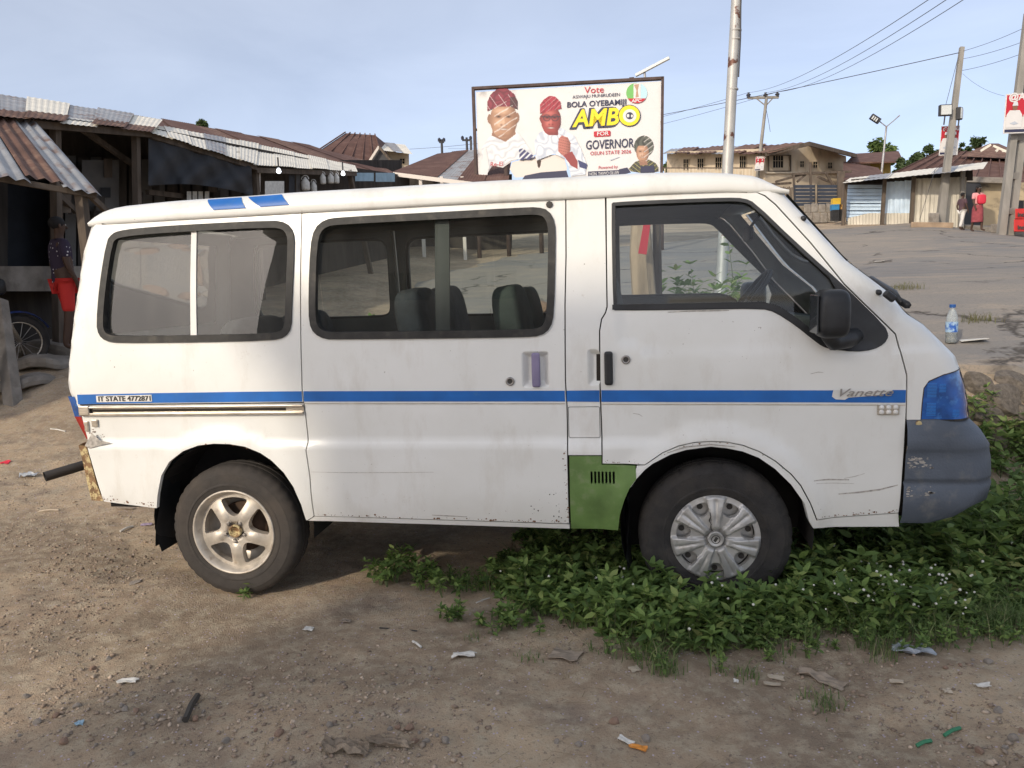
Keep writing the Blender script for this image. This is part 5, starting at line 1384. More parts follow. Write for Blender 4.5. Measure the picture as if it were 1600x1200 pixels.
b.add([bb(a[0], a[1], .4 * math.sin(a[0] * .09) + .9 * math.sin(a[1] * .11 + a[0] * .03)) for a in V], [tuple(int(i) for i in t) for t in T])
vin = b.build('printed_sheet', M['vinyl'], bill, smooth=True)
bp('torn_flap', [(800, 253), (842, 242), (880, 241), (886, 262), (884, 270), (870, 268), (845, 272), (822, 276), (805, 277), (796, 264)], 'cream', -6)
bp('torn_dark_strip', [(820, 274), (845, 269), (885, 266), (889, 279), (850, 280), (815, 281)], 'navy', -4)  # dark strip along the lower edge of the torn flap
bp('torn_strip', [(749, 280), (757, 230), (760, 232), (765, 262), (759, 283)], 'vinyl', 7)
# generic printed portraits: each a finely meshed print whose colours are part of the picture on the sheet
M['print'] = bpy.data.materials.new('printed_portrait'); M['print'].use_nodes = True
_n = M['print'].node_tree.nodes; _a = _n.new('ShaderNodeVertexColor'); _a.layer_name = 'ink'
M['print'].node_tree.links.new(_a.outputs[0], _n['Principled BSDF'].inputs['Base Color']); _n['Principled BSDF'].inputs['Roughness'].default_value = .6
def sstep(a, b, x): return smoothstep(a, b, np.asarray(x, float))
def portrait(name, x0, x1, y0, y1, fn, k, step=.8):
    xs_, ys_ = np.arange(x0, x1 + .1, step), np.arange(y0, y1 + .1, step)
    X_, Y_ = np.meshgrid(xs_, ys_); col, keep = fn(X_, Y_)
    col = np.clip(col * (1 + .10 * fbm(X_, Y_, .35, 3)[..., None]), 0, 1)
    n_ = len(xs_); P_ = [bb(x, y, k) for x, y in zip(X_.ravel(), Y_.ravel())]; kf = keep.ravel()
    F_ = [(j * n_ + i, j * n_ + i + 1, (j + 1) * n_ + i + 1, (j + 1) * n_ + i) for j in range(len(ys_) - 1) for i in range(n_ - 1) if kf[j * n_ + i] and kf[j * n_ + i + 1] and kf[(j + 1) * n_ + i] and kf[(j + 1) * n_ + i + 1]]
    o0 = ORG[bill.name]; me = bpy.data.meshes.new(name); me.from_pydata([tuple(p - o0) for p in P_], [], F_)
    ca = me.color_attributes.new('ink', 'FLOAT_COLOR', 'POINT'); c4 = np.concatenate([col.reshape(-1, 3), np.ones((col.shape[0] * col.shape[1], 1))], 1); ca.data.foreach_set('color', c4.ravel())
    me.materials.append(M['print']); o = bpy.data.objects.new(name, me); COL.objects.link(o); o.parent = bill
    return o
def inpoly(X_, Y_, pts): return inside(np.stack([X_.ravel(), Y_.ravel()], 1), np.array(pts, float)).reshape(X_.shape)
def face_ink(X_, Y_, cx, cy, rx, ry, skin, dark, light, glasses=False, smile=.3):
    u, v = (X_ - cx) / rx, (Y_ - cy) / ry
    c = np.array(skin) * np.ones(X_.shape + (3,))
    def lay(c, w, k): return c * (1 - w[..., None]) + np.array(k) * w[..., None]
    c = lay(c, .75 * sstep(.25, 1.05, u + .25 * np.abs(v)), dark); c = lay(c, .5 * sstep(-.55, -1.05, u), dark)
    g = lambda a, b, sx, sy: np.exp(-(((u - a) / sx) ** 2 + ((v - b) / sy) ** 2))
    c = lay(c, .75 * g(-.28, .22, .28, .2), light); c = lay(c, .6 * g(-.15, -.45, .45, .14), light); c = lay(c, .6 * g(.0, .12, .1, .22), light)
    c = lay(c, .8 * g(-.36, -.17, .23, .09) + .8 * g(.36, -.17, .23, .09), dark); c = lay(c, np.clip(.95 * g(-.36, -.14, .14, .045) + .95 * g(.36, -.14, .14, .045), 0, 1), (.02, .015, .015))
    c = lay(c, .8 * g(-.16, .3, .1, .06) + .8 * g(.16, .3, .1, .06), dark); c = lay(c, .8 * g(0, .56 - .05, .34, .075), dark)
    if smile: c = lay(c, np.clip(smile * 2.5 * g(0, .53, .24, .035), 0, .9), (.7, .65, .6))
    c = lay(c, .5 * g(0, .9, .5, .12), dark)
    if glasses:
        for a in (-.4, .4):
            r_ = np.hypot((u - a) / .33, (v + .14) / .2); c = lay(c, .9 * np.exp(-((r_ - 1) / .16) ** 2), (.02, .02, .03))
        c = lay(c, .9 * ((np.abs(v + .2) < .035) & (np.abs(u) < .95)), (.02, .02, .03))
    return c, u ** 2 + np.where(v > 0, v * .98, v) ** 2 < 1
def cloth_ink(X_, Y_, base, dark, f=.22):
    w = .5 + .5 * np.sin(X_ * f + .35 * Y_ + 2.2 * fbm(X_, Y_, .06, 2) * 6); w = (w ** 2)[..., None]
    return np.array(base) * (1 - w * .8) + np.array(dark) * w * .8
def comp(X_, Y_, layers):
    c = np.zeros(X_.shape + (3,)); k_ = np.zeros(X_.shape, bool)
    for col, m_ in layers: c = np.where(m_[..., None], col, c); k_ |= m_
    return c, k_
def p_left(X_, Y_):
    robe = inpoly(X_, Y_, [(749, 280), (753, 262), (752, 232), (765, 212), (780, 206), (806, 204), (817, 216), (830, 236), (836, 246), (800, 251), (786, 260), (770, 258), (758, 279)])
    neck = inpoly(X_, Y_, [(771, 195), (804, 195), (806, 210), (790, 222), (768, 212)])
    fc, fm = face_ink(X_, Y_, 787, 187, 21.5, 29, (.40, .22, .13), (.14, .06, .035), (.66, .44, .3))
    ears = (np.hypot((X_ - 765) / 3.6, (Y_ - 186) / 8) < 1) | (np.hypot((X_ - 808.5) / 3.3, (Y_ - 184) / 8) < 1)
    cap = inpoly(X_, Y_, [(761, 175), (761, 160), (766, 148), (776, 139), (784, 134.5), (794, 139), (804, 147), (809, 158), (809, 172), (798, 167), (778, 167)])
    cc = cloth_ink(X_, Y_, (.22, .025, .045), (.10, .01, .02), .5); cc = np.where((((X_ - Y_ * .7) % 15 < 1.1) & (Y_ > 148))[..., None], np.array((.45, .33, .33)), cc); cc = np.where(((X_ > 797) & (Y_ > 152))[..., None], cc * .3 + .01, cc)
    c, k_ = comp(X_, Y_, [(cloth_ink(X_, Y_, (.68, .68, .67), (.45, .46, .48)), robe), (np.ones(X_.shape + (3,)) * np.array((.25, .13, .08)), neck | ears), (fc, fm), (cc, cap)])
    sash = inpoly(X_, Y_, [(811, 234), (816, 232), (838, 246), (830, 250), (812, 251)]); c = np.where((sash & ((X_ + Y_) % 9 < 6))[..., None], np.array((.04, .04, .12)), c); k_ |= sash
    sc_ = (((X_ * .62 + Y_ + 3 * fbm(X_, Y_, .05, 2)) % 12) < 2.0 + 3 * fbm(X_, Y_, .1, 2)) & fm & (X_ > 772); c = np.where(sc_[..., None], c * .45 + np.array((.70, .64, .58)) * .55, c)
    return c, k_
def p_mid(X_, Y_):
    robe = inpoly(X_, Y_, [(838, 252), (834, 222), (842, 208), (856, 200), (880, 201), (898, 213), (908, 232), (917, 256), (915, 274), (893, 276), (884, 250), (866, 241)])
    neck = inpoly(X_, Y_, [(849, 198), (873, 197), (872, 212), (858, 211)])
    fc, fm = face_ink(X_, Y_, 861, 188, 15.8, 23.5, (.30, .05, .045), (.10, .012, .014), (.58, .17, .14), True, .36)
    ear = np.hypot((X_ - 846) / 3, (Y_ - 186) / 6) < 1
    cap = inpoly(X_, Y_, [(844, 179), (843.5, 164), (849, 156), (858, 150), (868, 151), (876, 159), (878, 171), (862, 173)])
    cc = cloth_ink(X_, Y_, (.34, .025, .045), (.16, .01, .02), .6); cc = np.where(((X_ * .9 + Y_) % 8 < .9)[..., None], np.array((.45, .2, .2)), cc)
    hand = inpoly(X_, Y_, [(873, 217), (878, 212), (882, 214), (887, 215), (892, 225), (891, 238), (880, 244), (872, 237)]); arm = inpoly(X_, Y_, [(874, 238), (886, 240), (894, 237), (903, 253), (903, 265), (892, 259), (884, 248)])
    hc = np.array((.38, .13, .10)) * (1 - .55 * (np.abs(np.sin((Y_ - X_ * .25) * .75)) < .25)[..., None]) * (1.15 - .5 * sstep(880, 892, X_)[..., None])
    lap = inpoly(X_, Y_, [(903, 250), (918, 257), (917, 265), (906, 262)])
    return comp(X_, Y_, [(cloth_ink(X_, Y_, (.66, .67, .68), (.38, .42, .5), .18), robe), (np.ones(X_.shape + (3,)) * np.array((.035, .04, .12)), lap), (np.ones(X_.shape + (3,)) * np.array((.17, .025, .025)), neck | ear), (fc, fm), (cc, cap), (np.ones(X_.shape + (3,)) * np.array((.25, .04, .04)), arm), (hc, hand)])
def p_right(X_, Y_):
    dress = inpoly(X_, Y_, [(982, 264), (992, 253), (1002, 249), (1014, 249), (1025, 255), (1029, 262), (1029, 268), (1010, 272), (986, 268)])
    wrap = (np.hypot((X_ - 1006) / 15.5, (Y_ - 229) / 17) < 1) & (Y_ < 243)
    fc, fm = face_ink(X_, Y_, 1004, 239, 10, 14, (.42, .23, .14), (.16, .08, .05), (.62, .42, .3), smile=.2)
    wc = cloth_ink(X_, Y_, (.09, .095, .075), (.02, .022, .02), .7); dc = np.where(((np.abs(X_ - 1005) * .8 + Y_) % 7 < 1.2)[..., None], np.array((.3, .27, .1)), cloth_ink(X_, Y_, (.07, .07, .045), (.02, .02, .015), .5))
    neck = inpoly(X_, Y_, [(998, 248), (1011, 248), (1012, 258), (1000, 259)])
    c, k_ = comp(X_, Y_, [(dc, dress), (wc, wrap), (np.ones(X_.shape + (3,)) * np.array((.27, .14, .09)), neck), (fc, fm & (Y_ > 228))])
    sc_ = (((X_ * .75 + Y_) % 8) < 1.7) & (X_ > 1006) & k_ & (Y_ < 252); c = np.where(sc_[..., None], c * .5 + np.array((.66, .62, .58)) * .5, c)
    return c, k_
portrait('portrait_print', 748, 840, 133, 282, p_left, 4); portrait('portrait_print', 832, 919, 149, 278, p_mid, 6); portrait('portrait_print', 980, 1031, 211, 273, p_right, 4, .6)
bp('dark_scrap', [(1001, 261), (1022, 259), (1023, 270), (1001, 271)], 'navy', 8); bp('dark_scrap', [(967, 265), (980, 262), (986, 270), (968, 275)], 'navy', 5)
bp('crease', [(953, 250), (968, 245), (968, 246), (954, 251.5)], 'robe2', 5)
def btext(body, x, y, w_px, cap_px, m_, k=6, bold=0., shear=0):
    sc_ = (bb(900, 200) - CAM).dot(fwd) / FPX
    xd = bb(x + 50, y - 50 * 15.5 / 294, 0) - bb(x, y, 0)
    return text('lettering', body, cap_px * sc_ / .70, M[m_], bill, bb(x, y, k), xd, bU, ext=.002, width=w_px * sc_ * 1.01, bold=bold, shear=shear)
btext('Vote', 913, 146.5, 30, 10.5, 'red')
btext('ASIWAJU MUNIRUDEEN', 894.5, 154.5, 73, 5.2, 'navy')
btext('BOLA OYEBAMIJI', 885.5, 168.5, 91, 8.6, 'navy', bold=.004)
for k_, (m_, bo) in enumerate((('navy', .06), ('yellow', .018))): btext('AMB', 896 if k_ else 895, 198.5 if k_ else 199, 72 if k_ else 76, 26, m_, 6 + 2 * k_, bo, .12)
bp('ring_outline', ell(983.5, 181.5, 17.5, 17, 36), 'navy', 9); bp('ring', ell(983.5, 181.5, 16.3, 15.8, 36), 'yellow', 10); bp('ring_centre', ell(984, 182, 10.5, 10.2, 30), 'vinyl', 11)
bp('ring_emblem', ell(984, 182, 6, 5.6, 14), 'navy', 12); bp('ring_emblem_face', ell(981.5, 182, 2.2, 2.8, 10), 'vinyl', 13); bp('ring_emblem_face', ell(987.5, 182.5, 1.6, 2.4, 10), 'vinyl', 13)
bp('pill', [(928, 206), (953, 204.5), (954, 206), (954, 212), (953, 213.2), (929, 214.5), (928, 213)], 'red', 6); btext('FOR', 932.5, 212.8, 18, 6.2, 'vinyl', 8, .002)
btext('GOVERNOR', 915, 234, 73, 14, 'navy', 6, .004)
btext('OSUN STATE 2026', 922, 243, 62, 5.6, 'red')
btext('Powered by', 935, 264.5, 29, 4.6, 'red')
bp('name_bar', [(919, 268.5), (968, 266), (968, 275), (919, 277)], 'navy', 5); btext('HON. TAIWO OLUW', 921, 275, 45, 5, 'vinyl', 7)
btext('Re-El', 766, 260.5, 20, 7, 'red', 6)
bp('logo_left', ell(995, 146, 16.5, 16, 20, 90, 270), 'pgreen', 5); bp('logo_right', ell(995, 146, 16.5, 16, 20, -90, 90), 'pblue', 5)
bp('logo_middle', [(990, 131), (1001, 131), (1001, 155), (990, 155)], 'vinyl', 6); bp('logo_base', ell(995, 146, 16.6, 16.1, 16, 32, 148), 'red', 7)
bp('logo_broom', [(990.5, 133), (998.5, 132), (996.5, 142), (998, 152), (993, 153), (994.5, 142)], 'skinp2', 7); btext('APC', 987, 161, 15, 5, 'vinyl', 8, .002)
# lamp arm over the billboard
bl = thing('billboard_lamp', 'slanted pale lamp tube on a short stem above the billboard', 'lamp', bb(1008, 124, 0))
MB().tube([bb(1008, 124, 0), bb(1007, 112, 0)], .03, 8).build('stem', M['zinc'], bl)
MB().beam(bb(993, 118, 0), bb(1046, 95, 40), .10, .07).build('lamp_tube', M['lens'], bl, bevel=.01)
MB().box(bb(987, 124, 2), (.12, .08, .08)).build('clamp', M['bframe'], bl)
# ---- two-storey tan house across the road
DM = lambda px: D(px, 1043, 47, 1195, 40)
DG = lambda px: D(px, 1195, 40, 1325, 43)
man = thing('two_storey_house', 'stained tan two storey house with low brown roof across the road', 'house', ground_below(at(1190, 340, 42)))
h1 = [(1068, 249, 1075.5, 265), (1090, 248, 1099, 264), (1118, 246, 1127, 264), (1156, 244, 1165, 262)]
wallpx('wall', [(1042, 237), (1120, 235), (1195, 232), (1195, 345), (1042, 345)], [[(a, b), (c, b), (c, d_), (a, d_)] for a, b, c, d_ in h1], DM, M['plaster'], man, .004, 18)
for a, b, c, d_ in h1: windowpx(man, a, c, b, d_, DM, 2)
h2 = [(1208, 243.5, 1223.5, 262), (1250.5, 252, 1256, 261), (1271, 253, 1277, 262), (1294, 254, 1300, 263)]
wallpx('gable_wall', [(1195, 239), (1262, 226), (1322, 244), (1326, 345), (1195, 345)], [[(a, b), (c, b), (c, d_), (a, d_)] for a, b, c, d_ in h2], DG, M['plaster'], man, .004, 18)
for i_, (a, b, c, d_) in enumerate(h2): windowpx(man, a, c, b, d_, DG, 3 if i_ == 0 else 1)
s_ = MB()
for a in ((1200, 1202, 242, 268), (1234.5, 1236.5, 242, 268), (1202, 1234.5, 242, 243.2), (1202, 1234.5, 266.5, 268)): boxpx(s_, *a, DG, .006, .003)
s_.build('window_surround', M['timber'], man)
for x in (1246, 1267, 1290): boxpx(boxpx(MB(), x, x + 1.5, 251, 270, DG, .004, .002), x + 12, x + 13.5, 251, 270, DG, .004, .002).build('window_surround', M['frame'], man)
rf = MB(); rp = [at(1036, 241, 45.5), at(1198, 241, 38.8), at(1264, 224, 39.5), at(1050, 233, 56), at(1336, 243, 42)]
up_ = Vector((0, 0, .12))
rf.add(rp + [p + up_ for p in rp], [(0, 1, 2, 3), (5, 8, 7, 6), (0, 5, 6, 1), (1, 6, 7, 2), (2, 7, 9, 4), (4, 9, 5, 0)])
sheets(man, 'roof_sheet', rp[0], rp[1], rp[3], rp[2], 8, ['zinc', 'rustroof', 'rustroof2', 'rustroof'], pitch=.3, amp=.02, lift=.05, ragged=.15)
sheets(man, 'roof_sheet', at(1264, 223.5, 39.5), at(1337, 242, 41.5), at(1264, 223, 56), at(1337, 241, 58), 4, ['rustroof2', 'zinc'], pitch=.3, amp=.02, lift=.03, ragged=.05)
MB().beam(at(1196, 241, 39), at(1265, 224.5, 39.2), .12, .2).build('verge_board', M['timber'], man); MB().beam(at(1263, 224.5, 39.2), at(1337, 243.5, 41.5), .12, .2).build('verge_board', M['timber'], man)
bl_ = MB(); boxpx(bl_, 1036, 1176, 261.5, 263.5, lambda px: DM(px) * .95, .004); bl_.build('balcony_rail', M['timber'], man)
for x in np.arange(1038, 1176, 5.5): boxpx(MB(), x, x + 1.6, 263.5, 276, lambda px: DM(px) * .95, .002).build('baluster', M['plaster2'], man)
boxpx(MB(), 1036, 1178, 276, 282, lambda px: DM(px) * .95, .03).build('balcony_slab', M['plaster'], man)
boxpx(MB(), 1196, 1326, 268.5, 271, DG, .006, .004).build('floor_band', M['plaster2'], man)
# timber frame and lean-to before the house
lt = thing('timber_frame', 'open timber frame standing before the tan house gable', 'timber frame', ground_below(at(1270, 330, 36)))
for a, b in (((1212, 284), (1262, 270)), ((1236, 272), (1330, 268)), ((1240, 272), (1243, 340)), ((1266, 254), (1268, 340)), ((1290, 270), (1302, 290)), ((1246, 284), (1258, 273)), ((1278, 276), (1296, 284)), ((1318, 268), (1320, 340)), ((1206, 288), (1236, 286))):
    MB().beam(at(*a, 36), at(*b, 36.2), .1, .1, up=(0, 1, 0)).build('beam', M['timber'], lt)
# picket fence and navy gate
pf = thing('stick_fence', 'short fence of pale sticks left of the navy gate', 'fence', ground_below(at(1228, 330, 33)))
for i_ in range(9): MB().beam(at(1220 + 2.2 * i_, 293 + random.uniform(-2, 2), 33), at(1219.5 + 2.2 * i_, 335, 33), .04, .03, up=(0, 1, 0)).build('stick', M['timber'], pf)
gt = thing('slatted_gate', 'navy blue double gate of horizontal slats', 'gate', ground_below(at(1278, 335, 32)))
for k_, (x0, x1) in enumerate(((1240, 1274), (1276.5, 1310))):
    for j_ in range(6):
        y = 289 + 5.6 * j_; boxpx(MB(), x0, x1, y, y + 4.7, lambda px: 32, .003, random.uniform(0, .0006)).build('slat', M['gate'], gt)
    boxpx(MB(), x0, x0 + 1.2, 288, 330, lambda px: 32, .003, .002).build('stile', M['ironblack'], gt); boxpx(MB(), x1 - 1.2, x1, 288, 330, lambda px: 32, .003, .002).build('stile', M['ironblack'], gt)
gp = MB(); gp.beam(at(1313, 270, 31), at(1313, 340, 31), .2, .2, up=(0, 1, 0)); gp.build('gate_post', M['timber'], gt)
for y0 in (0, 1): 
    for j_ in range(5): boxpx(MB(), 1316, 1326, 290 + 6 * j_, 294.6 + 6 * j_, lambda px: 33, .003).build('slat', M['gate'], gt) if y0 == 0 else None
# block wall and crates
bw = thing('block_wall', 'low rough block wall below the navy gate', 'wall', ground_below(at(1280, 345, 28)))
for i_ in range(4):
    x = 1256 + 11.5 * i_; boxpx(MB(), x, x + 11, 319 - 1.2 * (i_ % 2), 332, lambda px: 28, .018, random.uniform(0, .004)).build('block', M['concrete'], bw, bevel=.03)
    boxpx(MB(), x + 3, x + 14, 332.3, 348, lambda px: 27.8, .018, random.uniform(0, .004)).build('block', M['concrete'], bw, bevel=.03)
M['cy'] = mat('yellow_crate_plastic', (.62, .40, .03), .5); M['cb'] = mat('blue_crate_plastic', (.03, .2, .42), .5); M['ck'] = mat('black_crate_plastic', (.02, .02, .022), .5); M['co'] = mat('orange_crate_plastic', (.6, .33, .1), .5)
def crate(x0, x1, y0, y1, d, m_, lb):
    c_ = at((x0 + x1) / 2, y1, d); o = thing('drinks_crate', lb, 'crate', c_, 'stacked drinks crates by the fence')
    w_ = (x1 - x0) * d / FPX; h_ = (y1 - y0) * d / FPX; dp = w_ * 1.2; t = .025
    c_ = Vector(c_)
    for sx, sy, ww, dd in ((0, -dp / 2, w_, t), (0, dp / 2, w_, t), (-w_ / 2, 0, t, dp), (w_ / 2, 0, t, dp)):
        b = MB(); b.box(c_ + Vector((sx, sy, h_ * .3)), (ww, dd, h_ * .6)); b.box(c_ + Vector((sx, sy, h_ * .93)), (ww, dd, h_ * .14))
        for k_ in (-.42, -.14, .14, .42): b.box(c_ + Vector((sx + (k_ * w_ if ww > dd else 0), sy + (k_ * dp if dd > ww else 0), h_ * .73)), (min(ww, .05), min(dd, .05), h_ * .28))
        b.build('side', M[m_], o)
    MB().box(c_ + Vector((0, 0, .012)), (w_, dp, .02)).build('base', M[m_], o)
crate(1299.5, 1309, 337, 345, 26.5, 'ck', 'black drinks crate at the bottom of the stack'); crate(1299.5, 1309, 328.5, 337, 26.5, 'ck', 'black drinks crate below the blue crate')
crate(1299, 1309, 320, 328.5, 26.5, 'cb', 'blue drinks crate under the yellow one'); crate(1300.5, 1311, 310.5, 320, 26.5, 'cy', 'yellow drinks crate on top of the stack'); crate(1311.5, 1318.5, 320, 327.5, 26.6, 'co', 'small orange crate beside the blue crate')
crate(1311.5, 1318.5, 327.5, 345, 26.6, 'ck', 'dark crate under the small orange crate')
# ---- zinc shack
DK = lambda px: D(px, 1322, 26, 1505, 23.6)
sk = thing('zinc_shack', 'roadside shack of pale blue and cream corrugated sheets', 'shack', ground_below(at(1420, 350, 24.6)))
k = lambda x, y, f=1.0: at(x, y, DK(x) * f)
for j_ in range(10):
    y = 289 + 5.7 * j_; corr(k(1323, y + 5.2, 1 + .002 * (j_ % 2)), k(1323, y, 1.004), k(1382, y + 5.2 + .3 * j_ / 9, 1 + .002 * (j_ % 2)), k(1382, y, 1.004), .06, .004).build('blue_slat', M['bluesheet'], sk)
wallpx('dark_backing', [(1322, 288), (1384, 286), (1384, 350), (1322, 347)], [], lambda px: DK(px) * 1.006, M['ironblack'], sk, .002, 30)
for j_ in range(3):
    x = 1381 + 15.8 * j_; corr(k(x, 334, .998), k(x + 15.4, 334, .998), k(x + .8, 284 - j_, .998), k(x + 16, 284 - j_, .998), .17, .03).build('blue_sheet', M['bluesheet'], sk, smooth=True)
for j_ in range(3):
    x = 1324 + 34 * j_; corr(k(x, 352, .997), k(x + 34, 354, .997), k(x, 333 + (8 if j_ < 1 else 0), .997), k(x + 34, 333, .997), .1, .014).build('skirt_sheet', M['cream_zinc'], sk, smooth=True)
for j_ in range(6):
    x = 1424 + 13.6 * j_; corr(k(x, 356, .99), k(x + 13.8, 356, .99), k(x + 4.5, 279 - j_ * .5, .99), k(x + 18.3, 279 - j_ * .5, .99), .11, .016).build('cream_sheet', M['cream_zinc'], sk, smooth=True)
for x, y0 in ((1322, 284), (1382.5, 280), (1428, 276), (1505, 268)):
    MB().beam(k(x, y0, .985), k(x - 5, 356, .985), .1, .1, up=(0, 1, 0)).build('post', M['polegrey' if x > 1500 else 'timber'], sk)
sheets(sk, 'roof_sheet', k(1318, 286, .96), k(1533, 265, .94), k(1330, 278, 1.16), k(1540, 254, 1.14), 6, ['paleroof', 'zinc', 'paleroof'], pitch=.15, amp=.006, lift=.012, ragged=.03)
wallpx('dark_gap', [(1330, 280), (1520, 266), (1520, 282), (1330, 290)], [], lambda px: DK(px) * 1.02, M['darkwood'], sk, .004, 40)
boxpx(MB(), 1506, 1532, 279, 352, lambda px: 28.6, .005).build('doorway', M['ironblack'], sk)  # flat dark sheet stands for the shade inside the doorway recess
# compound wall right of the shack
cw_ = thing('compound_wall', 'tan wall with black stain behind the twin pole', 'wall', ground_below(at(1570, 350, 26.5)))
wallpx('wall', [(1512, 283), (1640, 286), (1640, 352), (1512, 352)], [], lambda px: 29, mat('stained_wall', (.42, .34, .22), .9, var=.2, vscale=1, col2=(.07, .06, .05), c2lo=.5, c2hi=.62, c2scale=.9), cw_, .01, 30)
MB().beam(at(1508, 281, 28.7), at(1580, 283, 28.7), .35, .2).build('coping', M['concrete'], cw_)
# big brown roof behind the shack, houses beyond
bh = thing('brown_roofed_house', 'wide house with big brown hip roof behind the zinc shack', 'house', ground_below(at(1500, 340, 36)))
rf = MB(); p_ = [at(1372, 284, 33), at(1660, 290, 30), at(1600, 238, 40), at(1470, 236, 40)]; rf.add(p_ + [at(1400, 270, 48), at(1660, 270, 48)], [(0, 1, 2, 3), (0, 3, 4), (1, 5, 2), (3, 2, 5, 4)]); rr_ = rf.build('roof', M['rustroof2'], bh)
for i_ in range(14):
    t = i_ / 13; MB().beam(p_[0].lerp(p_[1], t) + Vector((0, 0, .04)), p_[3].lerp(p_[2], t) + Vector((0, 0, .04)), .04, .05).build('roof_seam', M['rustroof2'], rr_)
rf = MB(); rf.add([at(1500, 244, 38), at(1620, 250, 36), at(1546, 224, 40), at(1560, 224, 44)], [(0, 1, 2), (1, 3, 2)]); rf.build('upper_roof', M['rustroof'], bh)
for a, b in (((1548, 226), (1532, 236)), ((1552, 228), (1575, 238)), ((1560, 232), (1556, 237)), ((1566, 236), (1572, 236))): MB().beam(at(*a, 36.5), at(*b, 36.5), .05, .1).build('roof_patch', M['paleroof'], rr_)
boxpx(MB(), 1400, 1650, 280, 345, lambda px: 34, .01).build('wall', M['plaster2'], bh)
yh = thing('yellow_house', 'small yellow walled house under a brown roof by the trees', 'house', ground_below(at(1370, 320, 50)))
wallpx('wall', [(1332, 250), (1392, 250), (1392, 330), (1332, 330)], [[(1340, 257), (1350, 257), (1350, 264), (1340, 264)]], lambda px: 50, M['yellowwall'], yh, .006, 30); windowpx(yh, 1340, 1350, 257, 264, lambda px: 50, 2)
rf = MB(); rf.add([at(1322, 254, 48), at(1412, 252, 48), at(1404, 236, 54), at(1335, 240, 54), at(1322, 256, 48), at(1412, 254, 48)], [(0, 1, 2, 3), (0, 4, 5, 1)]); rf.build('roof', M['rustroof2'], yh)
boxpx(MB(), 1330, 1360, 253, 270, lambda px: 49.5, .004).build('stone_panel', M['plaster'], yh)
lr = thing('low_brown_roof', 'low brown roofed outbuilding below the street lamp', 'outbuilding', ground_below(at(1350, 330, 38)))
rf = MB(); rf.add([at(1316, 282, 35), at(1385, 278, 36), at(1372, 262, 42), at(1318, 252, 42)], [(0, 1, 2, 3)]); rf.build('roof', M['rustroof2'], lr)
boxpx(MB(), 1318, 1384, 280, 330, lambda px: 37, .006).build('wall', M['darkwood'], lr)
# red cooler box and parasol at the right edge
M['redbox'] = mat('red_plastic', (.5, .03, .025), .5, var=.1)
rbx = thing('red_kiosk_box', 'red lettered kiosk box at the right edge below the poster', 'box', ground_below(at(1605, 362, 19)))
boxpx(MB(), 1586, 1640, 326, 342, lambda px: 19, .04).build('upper_box', M['redbox'], rbx, bevel=.02); boxpx(MB(), 1584, 1640, 342.6, 362, lambda px: 19, .04).build('lower_box', M['redbox'], rbx, bevel=.02)
for y in (338, 358): text('lettering', 'inci', .14, M['ink'], rbx, at(1590, y, 18.97), rgt, upv, ext=.002, bold=.006)
ps = thing('parasol', 'dark topped parasol edge peeking in at the right', 'parasol', ground_below(at(1640, 360, 21)))
c_ = at(1632, 236, 21); MB().lathe([(0, .18), (.3, .14), (.65, .06), (.9, -.05), (.9, -.08), (.6, .02), (0, .12)], c_, 'z', 16).build('canopy', M['gate'], ps, smooth=False)
MB().lathe([(.88, -.08), (.86, -.3), (.84, -.3), (.86, -.08)], c_, 'z', 16).build('valance', M['robe2'], ps); MB().tube([c_, ground_below(c_)], .025, 8).build('pole', M['zinc'], ps)
dk = MB(); boxpx(dk, 1583, 1600, 313, 345, lambda px: 21.5, .03); tag(dk.build('stall_table', M['ironblack']), 'dark stall table with cloth beside the twin pole', 'table')
# timber beam, block and kerb stones by the leaning pole
b = MB(); b.beam(at(1423, 351.5, 22.4), at(1489, 352.5, 22), .22, .16); tag(b.build('timber_beam', mat('old_beam', (.3, .22, .15), .9, var=.3, vscale=4), bevel=.02), 'thick squared timber lying at the foot of the leaning pole', 'beam')
b = MB(); boxpx(b, 1451, 1468, 333, 349, lambda px: 22.6, .02); tag(b.build('concrete_block', M['concrete'], bevel=.03), 'upright concrete block against the leaning pole', 'block')
b = MB(); boxpx(b, 1548, 1566, 350, 364, lambda px: 20.5, .03); tag(b.build('concrete_block', M['concrete'], bevel=.03), 'low concrete block on the verge by the twin pole', 'block')
b = MB(); b.beam(at(1490, 356, 24.5), at(1640, 366, 21), .5, .22); tag(b.build('kerb', M['concrete'], bevel=.03), 'rough verge kerb running below the two people', 'kerb')

# ---- trees
def leaf_mat(name, c1, c2, sc=2.0, trans=.25, c3=None):
    """leaf colour that differs from leaf to leaf"""
    m = mat(name, c1, .6, spec=.3)
    n = m.node_tree.nodes; l = m.node_tree.links.new
    b = n['Principled BSDF']; o = n['Material Output']
    ge = n.new('ShaderNodeNewGeometry'); rp = n.new('ShaderNodeValToRGB')
    rp.color_ramp.elements[0].color = tuple(c2) + (1,); rp.color_ramp.elements[1].color = tuple(c1) + (1,); rp.color_ramp.elements[1].position = .8
    e = rp.color_ramp.elements.new(1.0); e.color = tuple(c3 or [min(1, x * 1.5) for x in c1]) + (1,)
    l(ge.outputs['Random Per Island'], rp.inputs[0]); l(rp.outputs[0], b.inputs['Base Color'])
    tl_ = n.new('ShaderNodeBsdfTranslucent'); mxs = n.new('ShaderNodeMixShader'); mxs.inputs[0].default_value = trans
    l(rp.outputs[0], tl_.inputs[0])
    l(b.outputs[0], mxs.inputs[1]); l(tl_.outputs[0], mxs.inputs[2]); l(mxs.outputs[0], o.inputs[0])
    return m
M['leafA'] = leaf_mat('tree_leaf_green', (.12, .17, .05), (.06, .1, .03), .7)
M['leafB'] = leaf_mat('tree_leaf_dark', (.075, .11, .04), (.035, .06, .025), .7)
